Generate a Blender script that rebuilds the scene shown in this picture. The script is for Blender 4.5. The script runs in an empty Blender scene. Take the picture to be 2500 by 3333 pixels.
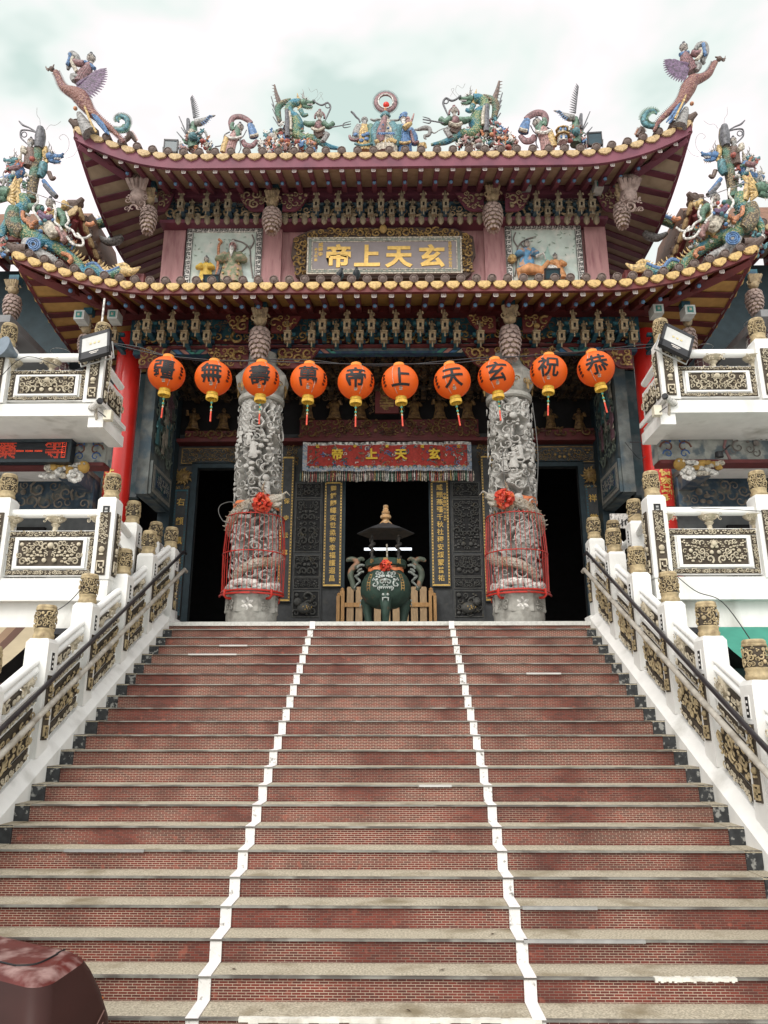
import bpy, math, random
import numpy as np
from mathutils import Vector, Matrix
R = math.radians
SC = bpy.context.scene
COL = SC.collection

# ------------------------------------------------------------------ camera, sky, sun, exposure
CAM = Vector((0.19, -12.9047, -1.6187)); PIT, YAW, FPX = 0.2712, -0.0135, 2415.3
cd = bpy.data.cameras.new('camera'); cam = bpy.data.objects.new('camera', cd); COL.objects.link(cam)
cam.location = CAM; cam.rotation_euler = (math.pi/2 + PIT, 0, -YAW)
cd.sensor_fit = 'VERTICAL'; cd.sensor_height = 24; cd.lens = 24*FPX/3333; cd.clip_end = 3000; cd.clip_start = .05
SC.camera = cam
SUN_EL, SUN_AZ = 40, 203          # degrees; the sun stands behind the photographer, a little to the left
w = bpy.data.worlds.new('World'); SC.world = w; w.use_nodes = True
nt = w.node_tree; N = nt.nodes; L = nt.links; N.clear()
sky = N.new('ShaderNodeTexSky'); sky.sky_type = 'NISHITA'; sky.sun_disc = False
sky.sun_elevation = R(SUN_EL); sky.sun_rotation = R(SUN_AZ); sky.air_density = 1.2; sky.dust_density = 2.5; sky.ozone_density = .6
tc = N.new('ShaderNodeTexCoord'); mp = N.new('ShaderNodeMapping'); mp.inputs['Scale'].default_value = (1.0, 1.0, 1.7); mp.inputs['Location'].default_value = (.35, .1, .62)
L.new(tc.outputs['Generated'], mp.inputs['Vector'])
n1 = N.new('ShaderNodeTexNoise'); n1.inputs['Scale'].default_value = 3.9; n1.inputs['Detail'].default_value = 4.0; n1.inputs['Roughness'].default_value = .5; n1.inputs['Distortion'].default_value = .25
L.new(mp.outputs[0], n1.inputs['Vector'])
cr = N.new('ShaderNodeValToRGB'); L.new(n1.outputs['Fac'], cr.inputs[0])
e = cr.color_ramp.elements
e[0].position = .36; e[0].color = (.43, .52, .48, 1)          # thin mint grey cloud
e[1].position = .62; e[1].color = (.80, .725, .735, 1)          # bright white cloud, faintly pink
k = cr.color_ramp.elements.new(.44); k.color = (.57, .62, .585, 1)
k = cr.color_ramp.elements.new(.53); k.color = (.68, .645, .64, 1)
vm = N.new('ShaderNodeVectorMath'); vm.operation = 'SCALE'; L.new(cr.outputs[0], vm.inputs[0])
# the cloud on the sun's side, behind the photographer, is about twice as bright as the cloud behind the temple
sx = N.new('ShaderNodeSeparateXYZ'); L.new(tc.outputs['Generated'], sx.inputs[0]); mr = N.new('ShaderNodeMapRange'); L.new(sx.outputs[1], mr.inputs[0])
mr.inputs[1].default_value = -.6; mr.inputs[2].default_value = .35; mr.inputs[3].default_value = 17.5; mr.inputs[4].default_value = 10.0; L.new(mr.outputs[0], vm.inputs['Scale'])
mx = N.new('ShaderNodeMix'); mx.data_type = 'RGBA'; mx.inputs[0].default_value = .9
L.new(sky.outputs[0], mx.inputs[6]); L.new(vm.outputs[0], mx.inputs[7])
bg = N.new('ShaderNodeBackground'); bg.inputs['Strength'].default_value = .115
L.new(mx.outputs[2], bg.inputs[0]); wo = N.new('ShaderNodeOutputWorld'); L.new(bg.outputs[0], wo.inputs[0])
sd = bpy.data.lights.new('sun', 'SUN'); sd.energy = 1.4; sd.angle = R(32); sd.color = (1, .96, .9)
so = bpy.data.objects.new('sun', sd); COL.objects.link(so)
so.rotation_euler = (R(90 - SUN_EL), 0, R(180 - SUN_AZ) + 0)
SC.view_settings.view_transform = 'Standard'; SC.view_settings.look = 'None'; SC.view_settings.gamma = 1
SC.view_settings.exposure = .52
SC.cycles.max_bounces = 6; SC.cycles.diffuse_bounces = 3; SC.cycles.glossy_bounces = 2; SC.cycles.transmission_bounces = 4

# ------------------------------------------------------------------ photograph measurements to metres
SPX = 2500/1659
def ray(px, py):
    u = (px*SPX-1250)/FPX; v = -(py*SPX-1666.5)/FPX
    c, s = math.cos(PIT), math.sin(PIT); y, z = c - v*s, s + v*c
    c, s = math.cos(YAW), math.sin(YAW); return Vector((u*c+y*s, -u*s+y*c, z))
def at(px, py, Y):
    d = ray(px, py); return CAM + d*((Y-CAM.y)/d.y)
def atX(px, py, X):
    d = ray(px, py); return CAM + d*((X-CAM.x)/d.x)
def mpp(px, py, Y): return (at(px+1, py, Y)-at(px, py, Y)).length

# ------------------------------------------------------------------ helpers
def tag(o, label=None, cat=None, group=None, kind=None):
    if label: o['label'] = label
    if cat: o['category'] = cat
    if group: o['group'] = group
    if kind: o['kind'] = kind
    return o
def thing(name, label, cat, loc=(0, 0, 0), rz=0, group=None):
    o = bpy.data.objects.new(name, None); COL.objects.link(o); o.empty_display_size = .2
    o.location = loc; o.rotation_euler = (0, 0, rz); return tag(o, label, cat, group)
def inst(mesh, name, parent=None, loc=(0, 0, 0), rot=(0, 0, 0), sc=1):
    o = bpy.data.objects.new(name, mesh); COL.objects.link(o); o.location = loc; o.rotation_euler = rot
    o.scale = (sc, sc, sc) if not hasattr(sc, '__len__') else sc
    if parent: o.parent = parent
    return o
def copy_tree(o, parent=None):
    c = o.copy(); COL.objects.link(c); c.parent = parent
    for ch in list(o.children): copy_tree(ch, c)
    return c
def spline(pts, rad=None, seg=5):
    P = [Vector(p) for p in pts]; n = len(P); out = []; ro = []
    if rad is None: rad = [1]*n
    for i in range(n-1):
        a, b, c, d = P[max(i-1, 0)], P[i], P[i+1], P[min(i+2, n-1)]
        for j in range(seg):
            t = j/seg
            out.append(.5*((2*b)+(c-a)*t+(2*a-5*b+4*c-d)*t*t+(3*b-a-3*c+d)*t**3)); ro.append(rad[i]*(1-t)+rad[i+1]*t)
    out.append(P[-1]); ro.append(rad[-1]); return out, ro
class MB:
    def __init__(s): s.v = []; s.f = []; s.m = []
    def add(s, vs, fs, m=0):
        o = len(s.v); s.v += [tuple(p) for p in vs]; s.f += [tuple(i+o for i in f) for f in fs]; s.m += [m]*len(fs); return s
    def box(s, x0, x1, y0, y1, z0, z1, m=0, M=None, c=None):
        vs = [Vector((x, y, z)) for z in (z0, z1) for y in (y0, y1) for x in (x0, x1)]
        if M is not None:
            c = Vector(c) if c else Vector(((x0+x1)/2, (y0+y1)/2, (z0+z1)/2)); vs = [M @ (p-c) + c for p in vs]
        return s.add(vs, [(0, 2, 3, 1), (4, 5, 7, 6), (0, 1, 5, 4), (1, 3, 7, 5), (3, 2, 6, 7), (2, 0, 4, 6)], m)
    def tube(s, pts, r, n=8, m=0, cap=True, flat=1.0):
        P = [Vector(p) for p in pts]; k = len(P)
        rr = list(r) if hasattr(r, '__len__') else [r]*k
        T = [(P[min(i+1, k-1)]-P[max(i-1, 0)]) for i in range(k)]; T = [t.normalized() if t.length > 1e-9 else Vector((0, 0, 1)) for t in T]
        up = Vector((0, -1, 0)) if abs(T[0].y) < .9 else Vector((1, 0, 0))
        vs = []
        for i in range(k):
            sdv = T[i].cross(up)
            if sdv.length < 1e-6: sdv = T[i].cross(Vector((1, 0, .3)))
            sdv.normalize(); up = sdv.cross(T[i]).normalized()
            for j in range(n):
                a = 2*math.pi*j/n; vs.append(P[i] + (sdv*math.cos(a) + up*math.sin(a)*flat)*rr[i])
        fs = [(i*n+j, i*n+(j+1) % n, (i+1)*n+(j+1) % n, (i+1)*n+j) for i in range(k-1) for j in range(n)]
        if cap: fs += [tuple(range(n))[::-1], tuple((k-1)*n+j for j in range(n))]
        return s.add(vs, fs, m)
    def bar(s, a, b, r, n=8, m=0): return s.tube([a, b], r, n, m)
    def lathe(s, prof, n=16, c=(0, 0, 0), m=0, sx=1, sy=1, M=None, fold=0, nf=6, a0=0):
        c = Vector(c); vs = []; k = len(prof)
        for (r, z) in prof:
            for j in range(n):
                a = 2*math.pi*j/n + a0; q = r*(1+fold*math.cos(nf*a))
                p = Vector((q*math.cos(a)*sx, q*math.sin(a)*sy, z)); vs.append((M @ p if M is not None else p)+c)
        fs = [(i*n+j, i*n+(j+1) % n, (i+1)*n+(j+1) % n, (i+1)*n+j) for i in range(k-1) for j in range(n)]
        if prof[0][0] > 1e-6: fs.append(tuple(range(n))[::-1])
        if prof[-1][0] > 1e-6: fs.append(tuple((k-1)*n+j for j in range(n)))
        return s.add(vs, fs, m)
    def ell(s, c, r, n=10, k=6, m=0, M=None):
        if not hasattr(r, '__len__'): r = (r, r, r)
        prof = [(max(math.sin(math.pi*i/k), 1e-4), -math.cos(math.pi*i/k)*r[2]) for i in range(k+1)]
        return s.lathe(prof, n, c, m, r[0], r[1], M)
    def prism(s, out, y0, y1, m=0):       # outline in x, z pushed from y0 to y1
        n = len(out); vs = [(x, y0, z) for x, z in out] + [(x, y1, z) for x, z in out]
        return s.add(vs, [tuple(range(n)), tuple(range(2*n-1, n-1, -1))] + [(i, i+n, (i+1) % n+n, (i+1) % n) for i in range(n)], m)
    def grid(s, P, m=0):                  # P[i][j] points
        a, b = len(P), len(P[0])
        return s.add([p for row in P for p in row], [(i*b+j, i*b+j+1, (i+1)*b+j+1, (i+1)*b+j) for i in range(a-1) for j in range(b-1)], m)
    def map(s, fn): s.v = [tuple(fn(Vector(p))) for p in s.v]; return s
    def join(s, o, fn=lambda p: p, dm=0):
        n = len(s.v); s.v += [tuple(fn(Vector(p))) for p in o.v]; s.f += [tuple(i+n for i in f) for f in o.f]; s.m += [i+dm for i in o.m]; return s
    def mesh(s, name, mats, smooth=True):
        me = bpy.data.meshes.new(name); me.from_pydata(s.v, [], s.f)
        for m in (mats if isinstance(mats, (list, tuple)) else [mats]): me.materials.append(m)
        me.polygons.foreach_set('material_index', s.m)
        if smooth:
            me.polygons.foreach_set('use_smooth', [True]*len(s.f)); me.set_sharp_from_angle(angle=R(42))
        me.update(); return me
    def build(s, name, mats, parent=None, loc=(0, 0, 0), rot=(0, 0, 0), smooth=True, **kw):
        o = inst(s.mesh(name, mats, smooth), name, parent, loc, rot)
        if kw: tag(o, **kw)
        return o
def scroll(mb, x, z, y, r, ang, turns=1.3, t=.2, sgn=1, m=0, n=4, seg=11, bulge=.6):
    pts = []; rad = []
    for i in range(seg):
        u = i/(seg-1); q = r*(1-.82*u); a = ang + sgn*u*turns*2*math.pi
        pts.append((x+q*math.cos(a), y - bulge*t*r*math.sin(math.pi*u), z+q*math.sin(a))); rad.append(t*r*(1-.45*u))
    mb.tube(pts, rad, n, m, cap=False)
def carving(mb, x0, x1, z0, z1, y, rmax, seed, m=0, mirror=False, dens=1.0, t=.2):
    """curling openwork relief that fills a rectangle: scrolls, leaves and beads"""
    rnd = random.Random(seed); xa, xb = (x0, (x0+x1)/2) if mirror else (x0, x1); put = []
    tries = int(dens*26*(xb-xa)*(z1-z0)/(rmax*rmax)) + 20
    for _ in range(tries):
        r = rmax*rnd.uniform(.45, 1); x = rnd.uniform(xa+r*.6, max(xb-r*.6, xa+r*.61)); z = rnd.uniform(z0+r*.8, max(z1-r*.8, z0+r*.81))
        if all((x-a)**2+(z-b)**2 > (.72*(r+c))**2 for a, b, c in put): put.append((x, z, r))
    for x, z, r in put:
        a, sg, tn, kind, up = rnd.uniform(0, 6.28), rnd.choice((-1, 1)), rnd.uniform(.8, 1.5), rnd.random(), rnd.uniform(.2, 1)*rmax*.35
        for mir in ((0, 1) if mirror else (0,)):
            xx, aa, ss = (x0+x1-x, math.pi-a, -sg) if mir else (x, a, sg)
            if kind < .72: scroll(mb, xx, z, y-up, r, aa, tn, t, ss, m)
            elif kind < .9:
                for q in range(3): mb.ell((xx+r*.5*math.cos(aa+q*2.1), y-up, z+r*.5*math.sin(aa+q*2.1)), (r*.42, r*.22, r*.3), 6, 4, m)
            else: mb.ell((xx, y-up, z), (r*.6, r*.35, r*.6), 7, 5, m)
FONT = None
def text(s, size, mat, parent=None, loc=(0, 0, 0), rot=(math.pi/2, 0, 0), name='character', bold=.02, ext=.004, vertical=False, label=None, shear=0, line=1.05):
    c = bpy.data.curves.new('lettering', 'FONT'); c.body = '\n'.join(s) if vertical else s
    c.size = size; c.align_x = 'CENTER'; c.align_y = 'CENTER'; c.offset = bold*size; c.extrude = ext; c.space_line = line; c.shear = shear; c.resolution_u = 3
    o = bpy.data.objects.new('lettering', c); COL.objects.link(o); dg = bpy.context.evaluated_depsgraph_get()
    me = bpy.data.meshes.new_from_object(o.evaluated_get(dg)); bpy.data.objects.remove(o); bpy.data.curves.remove(c)
    me.name = name; me.materials.clear(); me.materials.append(mat)
    t = inst(me, name, parent, loc, rot)
    if label: t['label'] = label
    return t

# ------------------------------------------------------------------ materials
MAT = {}
def mat(name, col, rough=.7, var=.18, scale=6, col2=None, thr=(.55, .7), s2=2.5, bump=0, bscale=40, metal=0, spec=.4, coords='Object', stretch=(1, 1, 1), coat=0):
    if name in MAT: return MAT[name]
    m = bpy.data.materials.new(name); m.use_nodes = True; t = m.node_tree; n = t.nodes; l = t.links
    b = n['Principled BSDF']; b.inputs['Roughness'].default_value = rough; b.inputs['Metallic'].default_value = metal; b.inputs['Specular IOR Level'].default_value = spec
    if coat: b.inputs['Coat Weight'].default_value = coat; b.inputs['Coat Roughness'].default_value = .15
    tcn = n.new('ShaderNodeTexCoord'); mpn = n.new('ShaderNodeMapping'); mpn.inputs['Scale'].default_value = stretch; l.new(tcn.outputs[coords], mpn.inputs['Vector'])
    def noise(sc, det=4):
        q = n.new('ShaderNodeTexNoise'); q.inputs['Scale'].default_value = sc; q.inputs['Detail'].default_value = det; l.new(mpn.outputs[0], q.inputs['Vector']); return q
    a = noise(scale); r1 = n.new('ShaderNodeValToRGB'); l.new(a.outputs['Fac'], r1.inputs[0])
    r1.color_ramp.elements[0].position = .3; r1.color_ramp.elements[1].position = .7
    r1.color_ramp.elements[0].color = tuple(c*(1-var) for c in col)+(1,); r1.color_ramp.elements[1].color = tuple(min(c*(1+var), .95) for c in col)+(1,)
    out = r1.outputs[0]
    if col2:
        a2 = noise(s2, 6); r2 = n.new('ShaderNodeValToRGB'); l.new(a2.outputs['Fac'], r2.inputs[0]); r2.color_ramp.elements[0].position = thr[0]; r2.color_ramp.elements[1].position = thr[1]
        mm = n.new('ShaderNodeMix'); mm.data_type = 'RGBA'; l.new(r2.outputs[0], mm.inputs[0]); l.new(out, mm.inputs[6]); mm.inputs[7].default_value = tuple(col2)+(1,); out = mm.outputs[2]
    l.new(out, b.inputs['Base Color'])
    if bump:
        a3 = noise(bscale, 3); bp = n.new('ShaderNodeBump'); bp.inputs['Strength'].default_value = bump; bp.inputs['Distance'].default_value = .01; l.new(a3.outputs['Fac'], bp.inputs['Height']); l.new(bp.outputs[0], b.inputs['Normal'])
    MAT[name] = m; return m
def emit(name, col, st):
    m = bpy.data.materials.new(name); m.use_nodes = True; b = m.node_tree.nodes['Principled BSDF']
    b.inputs['Base Color'].default_value = tuple(col)+(1,); b.inputs['Emission Color'].default_value = tuple(col)+(1,); b.inputs['Emission Strength'].default_value = st; return m
WHITE = mat('white_plaster', (.73, .725, .70), .75, .06, 5, (.36, .35, .31), (.57, .80), 1.9, .25, 60, stretch=(1, 1, .45))
WHITE2 = mat('white_tube_paint', (.8, .8, .78), .5, .04, 4, (.5, .49, .45), (.66, .85), 3)
TAN = mat('carved_cream_stone', (.50, .44, .33), .8, .25, 14, (.25, .2, .13), (.5, .72), 9, .3, 90)
TANY = mat('carved_gilt_stone', (.42, .33, .19), .7, .3, 14, (.2, .145, .08), (.5, .72), 9, .3, 90)
TANB = mat('carving_ground', (.07, .055, .04), .9, .3, 12)
STONE = mat('column_stone', (.44, .43, .405), .8, .16, 9, (.27, .262, .24), (.48, .72), 4, .35, 70)
STONED = mat('grey_granite', (.33, .32, .29), .8, .18, 14, (.2, .19, .17), (.5, .7), 5, .2, 60)
SLATE = mat('dark_slate', (.05, .053, .056), .6, .25, 9, (.085, .083, .075), (.55, .75), 5, .2, 60)
DSLATE = mat('dark_slate_carving', (.085, .085, .08), .65, .3, 20, (.12, .1, .06), (.6, .75), 9, .3, 60)
INK = mat('black_paint', (.008, .008, .009), .6, .2)
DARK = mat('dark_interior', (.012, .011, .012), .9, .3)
TEALD = mat('dark_teal_frame', (.018, .035, .045), .6, .25, 7)
GOLD = mat('gold_leaf', (.66, .43, .12), .38, .2, 12, metal=.25)
GOLDD = mat('aged_gold_carving', (.30, .19, .065), .55, .4, 12, (.1, .05, .025), (.5, .68), 8, .2, 60, metal=.15)
GOLDB = mat('dark_gold_carving', (.19, .11, .04), .55, .45, 10, (.05, .025, .02), (.45, .65), 7, metal=.15)
BRONZE = mat('dusty_gilt_carving', (.33, .25, .15), .65, .35, 12, (.14, .1, .07), (.5, .7), 8)
MAROON = mat('maroon_wood', (.125, .022, .022), .55, .2, 4, (.07, .016, .018), (.5, .75), 3)
PURPLE = mat('haze_purpled_wood', (.17, .05, .075), .6, .16, 3, (.10, .03, .055), (.5, .75), 2)  # maroon wood with the upper storey's lens haze put into its colour
PINK = mat('faded_pink_plaster', (.40, .215, .215), .8, .12, 3, (.27, .12, .13), (.5, .75), 4, .2, 30, stretch=(3, 3, .5))
ORANGE = mat('ochre_board', (.42, .235, .07), .7, .15, 5, (.28, .14, .05), (.55, .75), 3)
BEIGE = mat('beige_board', (.37, .29, .205), .75, .12, 5, (.26, .19, .13), (.55, .75), 3)
TILE = mat('yellow_drip_tile', (.56, .38, .15), .5, .25, 30, (.32, .2, .08), (.52, .7), 22, .5, 60)
TILEU = mat('tan_drip_tile', (.50, .36, .19), .55, .25, 30, (.3, .2, .11), (.52, .7), 22, .5, 60)
CAPM = mat('brown_tile_cap', (.14, .10, .085), .6, .3, 30, (.055, .03, .025), (.5, .65), 30, .5, 60)
ROOFT = mat('roof_tile', (.20, .10, .06), .6, .25, 12)
BLUEB = mat('blue_ball_paint', (.12, .25, .42), .35, .2)
GLYPH = mat('white_glyph_paint', (.62, .58, .54), .6, .15, 20)
TEAL = mat('teal_bracket_paint', (.035, .13, .16), .6, .3, 6, (.02, .05, .09), (.45, .65), 4)
BLUED = mat('dark_blue_beam', (.025, .05, .10), .6, .3, 6, (.03, .09, .1), (.5, .6), 8)
REDC = mat('red_lacquer', (.56, .022, .016), .3, .1, 3, (.42, .018, .014), (.5, .8), 2, coat=.35)
REDM = mat('red_painted_iron', (.46, .03, .02), .45, .2, 8, (.16, .03, .02), (.56, .7), 9)
IRON = mat('dark_handrail_iron', (.05, .045, .05), .35, .2, 6, metal=.5)
PALEB = mat('pale_weathered_rail', (.43, .40, .35), .6, .2, 8, (.26, .23, .19), (.5, .7), 5)
GREYM = mat('galvanised_grey', (.34, .34, .33), .5, .15, 10, metal=.3)
BLACKM = mat('black_metal', (.015, .015, .018), .4, .2)
GLASS = mat('lamp_glass', (.5, .5, .48), .2, .08, 5)
RIBBON = mat('red_satin', (.62, .06, .035), .4, .3, 14, (.7, .16, .05), (.5, .65), 9)
VERD = mat('green_bronze', (.028, .055, .042), .5, .25, 9, (.13, .07, .04), (.62, .7), 5, .2, 40, metal=.2)
SILV = mat('silver_relief', (.42, .45, .43), .5, .25, 20, (.16, .2, .18), (.5, .65), 20)
RUST = mat('rusty_gilt_iron', (.40, .23, .10), .7, .3, 14, (.5, .4, .26), (.5, .65), 10, .3, 40)
WOOD = mat('golden_wood', (.42, .23, .085), .5, .2, 6, stretch=(6, 6, 1))
# colours of the glazed roof figures
C = {}
for nme, c_ in dict(green=(.10, .22, .14), teal=(.05, .22, .26), blue=(.05, .18, .42), yellow=(.60, .38, .09), cream=(.52, .45, .34), pink=(.42, .2, .18), red=(.45, .07, .04), brown=(.17, .10, .075), grey=(.30, .29, .28), skin=(.42, .36, .31), white=(.66, .63, .58), rose=(.26, .11, .12), dgrey=(.12, .12, .14), purple=(.14, .07, .16), orange=(.6, .2, .05)).items():
    g_ = sum(c_)/3; c_ = tuple(.74*x+.26*g_ for x in c_)
    C[nme] = mat('glaze_'+nme, c_, .38, .42, 22, tuple(x*.35+.01 for x in c_), (.47, .64), 20, .7, 55)
def scalemat(name, base, edge, back=None, sc=26):
    m = bpy.data.materials.new(name); m.use_nodes = True; t = m.node_tree; n = t.nodes; l = t.links; b = n['Principled BSDF']; b.inputs['Roughness'].default_value = .45
    tcn = n.new('ShaderNodeTexCoord'); v = n.new('ShaderNodeTexVoronoi'); v.inputs['Scale'].default_value = sc; l.new(tcn.outputs['Object'], v.inputs['Vector'])
    r = n.new('ShaderNodeValToRGB'); l.new(v.outputs['Distance'], r.inputs[0]); r.color_ramp.elements[0].position = .15; r.color_ramp.elements[1].position = .6
    r.color_ramp.elements[0].color = tuple(edge)+(1,); r.color_ramp.elements[1].color = tuple(base)+(1,)
    q = n.new('ShaderNodeTexNoise'); q.inputs['Scale'].default_value = 3.2; l.new(tcn.outputs['Object'], q.inputs['Vector'])
    r2 = n.new('ShaderNodeValToRGB'); l.new(q.outputs['Fac'], r2.inputs[0]); r2.color_ramp.elements[0].position = .47; r2.color_ramp.elements[1].position = .6
    mm = n.new('ShaderNodeMix'); mm.data_type = 'RGBA'; l.new(r2.outputs[0], mm.inputs[0]); l.new(r.outputs[0], mm.inputs[6]); mm.inputs[7].default_value = tuple(back or base)+(1,); l.new(mm.outputs[2], b.inputs['Base Color'])
    bp = n.new('ShaderNodeBump'); bp.inputs['Strength'].default_value = .8; bp.inputs['Distance'].default_value = .03; l.new(v.outputs['Distance'], bp.inputs['Height']); bp.invert = True; l.new(bp.outputs[0], b.inputs['Normal'])
    return m
SCALES = scalemat('dragon_scales', (.07, .17, .10), (.45, .40, .2), (.05, .20, .28))
SCALEB = scalemat('dragon_scales_brown', (.09, .07, .05), (.40, .30, .16), (.08, .17, .12))
FEATH = scalemat('phoenix_feathers', (.16, .06, .065), (.38, .22, .15), (.22, .1, .08), 20)
# ------------------------------------------------------------------ ground and the great brick staircase
RISE, RUN, SL, SR = .165, .3187, -3.726, 3.584
NST = 24
def brickmat():
    m = bpy.data.materials.new('small_red_brick'); m.use_nodes = True; t = m.node_tree; n = t.nodes; l = t.links; b = n['Principled BSDF']; b.inputs['Roughness'].default_value = .75
    tcn = n.new('ShaderNodeTexCoord'); sp = n.new('ShaderNodeSeparateXYZ'); l.new(tcn.outputs['Object'], sp.inputs[0]); cb = n.new('ShaderNodeCombineXYZ'); l.new(sp.outputs[0], cb.inputs[0]); l.new(sp.outputs[2], cb.inputs[1])
    br = n.new('ShaderNodeTexBrick'); l.new(cb.outputs[0], br.inputs['Vector']); br.offset = .5
    for k, v in (('Scale', 1), ('Mortar Size', .0019), ('Mortar Smooth', .1), ('Bias', -.1), ('Brick Width', .068), ('Row Height', RISE/9)): br.inputs[k].default_value = v
    br.inputs['Color1'].default_value = (.165, .030, .019, 1); br.inputs['Color2'].default_value = (.085, .021, .016, 1)
    # worn and weathered patches
    q = n.new('ShaderNodeTexNoise'); q.inputs['Scale'].default_value = 1.1; q.inputs['Detail'].default_value = 5; l.new(tcn.outputs['Object'], q.inputs['Vector'])
    r = n.new('ShaderNodeValToRGB'); l.new(q.outputs['Fac'], r.inputs[0]); e = r.color_ramp.elements
    e[0].position = .36; e[0].color = (.16, .11, .085, 1); e[1].position = .56; e[1].color = (.50, .42, .33, 1)
    l.new(r.outputs[0], br.inputs['Mortar'])
    q2 = n.new('ShaderNodeTexNoise'); q2.inputs['Scale'].default_value = 2.1; q2.inputs['Detail'].default_value = 6; l.new(tcn.outputs['Object'], q2.inputs['Vector'])
    r2 = n.new('ShaderNodeValToRGB'); l.new(q2.outputs['Fac'], r2.inputs[0]); e = r2.color_ramp.elements; e[0].position = .33; e[0].color = (.72, .68, .66, 1); e[1].position = .62; e[1].color = (1.1, 1.07, 1.05, 1)
    mm = n.new('ShaderNodeMix'); mm.data_type = 'RGBA'; mm.blend_type = 'MULTIPLY'; mm.inputs[0].default_value = 1; l.new(br.outputs['Color'], mm.inputs[6]); l.new(r2.outputs[0], mm.inputs[7])
    # odd pale replacement bricks
    wn = n.new('ShaderNodeTexNoise'); wn.inputs['Scale'].default_value = 9; l.new(cb.outputs[0], wn.inputs['Vector']); r3 = n.new('ShaderNodeValToRGB'); l.new(wn.outputs['Fac'], r3.inputs[0]); r3.color_ramp.elements[0].position = .64; r3.color_ramp.elements[1].position = .72; r3.color_ramp.elements[1].color = (.5, .5, .5, 1)
    m2 = n.new('ShaderNodeMix'); m2.data_type = 'RGBA'; l.new(r3.outputs[0], m2.inputs[0]); l.new(mm.outputs[2], m2.inputs[6]); m2.inputs[7].default_value = (.34, .10, .065, 1)
    l.new(m2.outputs[2], b.inputs['Base Color'])
    bp = n.new('ShaderNodeBump'); bp.inputs['Strength'].default_value = .5; bp.inputs['Distance'].default_value = .003; bp.invert = True; l.new(br.outputs['Fac'], bp.inputs['Height']); l.new(bp.outputs[0], b.inputs['Normal'])
    return m
BRICK = brickmat()
TERR = mat('beige_terrazzo', (.40, .355, .27), .85, .4, 60, (.22, .18, .115), (.52, .72), 2.6, .4, 120)
STRIPE = mat('mouldy_white_paint', (.70, .685, .66), .75, .06, 12, (.17, .165, .15), (.56, .72), 24, .3, 60)
STRIPET = mat('white_stripe_paint', (.78, .74, .74), .75, .06, 12, (.45, .43, .4), (.62, .75), 8)
BLOCK = mat('black_end_paint', (.03, .032, .034), .8, .4, 14, (.26, .26, .245), (.56, .64), 16)
NOSE = mat('nosing_strip_metal', (.25, .245, .22), .45, .3, 5, (.12, .11, .10), (.48, .6), 3, metal=.3)
CEM = mat('white_mortar', (.66, .64, .58), .85, .15, 9, (.4, .37, .31), (.5, .7), 7)
GRAN = mat('pale_granite_kerb', (.54, .54, .51), .8, .14, 22, (.33, .33, .3), (.56, .75), 5)
ZG = -NST*RISE
mb = MB(); mb.box(-400, 400, -400, 400, ZG-.5, ZG)
mb.build('ground', mat('pale_concrete_ground', (.46, .45, .42), .9, .12, 3), kind='structure', smooth=False)
st = thing('staircase', 'wide red brick staircase with beige treads rising to the temple porch', 'staircase', (0, 0, 0))
STR = ((-1.272, -1.18), (1.14, 1.232))
rnd = random.Random(5)
for k in range(1, NST):
    zt, yf = -k*RISE, -k*RUN
    m = MB()
    m.box(SL, SR, yf+.03, yf+RUN+.12, zt-RISE-.04, zt-.012, 0)
    m.box(SL, SR, yf+.006, yf+RUN+.01, zt-.012, zt, 1)                 # terrazzo tread
    s = m.build('step', [BRICK, TERR], st, smooth=False)
    q = MB(); q.box(SL+.17, SR-.17, yf, yf+.036, zt-.012, zt+.002, 0); nz = q.build('nosing', NOSE, s, smooth=False)
    for a, b in STR:
        q = MB(); q.box(a, b, yf-.004, yf+RUN+.02, zt+.003, zt+.007, 0); q.box(a, b, yf+.01, yf+.026, zt-RISE+.002, zt+.002, 1)
        q.build('painted_stripe', [STRIPET, STRIPE], s, smooth=False)
    for a, b in ((SL, SL+.15), (SR-.15, SR)):
        q = MB(); q.box(a-.001, b, yf+.008, yf+.028, zt-RISE+.002, zt+.006, 0); q.box(a-.001, b, yf+.028, yf+RUN-.002, zt+.002, zt+.006, 1); q.build('end_block', [BLOCK, TERR], s, smooth=False)
    # loose bits: lifted metal strip or broken mortar along the edge
    if k in (3, 4, 6, 14, 17, 19, 20, 21, 22):
        X0 = {3: -2.6, 4: -3.0, 6: 2.1, 14: .45, 17: -2.9, 19: 1.25, 20: 1.2, 21: 2.1, 22: -.9}[k]; Wd = {3: .45, 4: .75, 6: .5, 14: .35, 17: .75, 19: .62, 20: .95, 21: .6, 22: 2.1}[k]
        if k in (21, 22):
            q = MB(); n = 30
            for i in range(n):
                xa = X0 + Wd*i/n; q.box(xa, xa+Wd/n, yf-.008-.006*rnd.random(), yf+.02*rnd.random()+.02, zt-.014-.012*rnd.random(), zt+.005+.002*rnd.random(), 0)
            q.build('mortar_patch', CEM, s)
        else:
            q = MB(); q.box(X0, X0+Wd, yf-.012, yf+.02, zt-.016, zt+.007, 0); q.build('loose_strip', GLASS if k in (3, 4, 6, 14) else GREYM, s, smooth=False)
mb = MB(); mb.box(SL-.1, SR+.1, 0, .34, -.07, 0, 0); mb.box(SL, SR, .03, .3, -.3, -.07, 1)
pe = mb.build('landing_kerb', [GRAN, BRICK], st, smooth=False)
for a, b in STR:
    q = MB(); q.box(a, b, -.006, .2, -RISE+.002, .004, 0); q.build('painted_stripe', STRIPET, pe, smooth=False)
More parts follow.
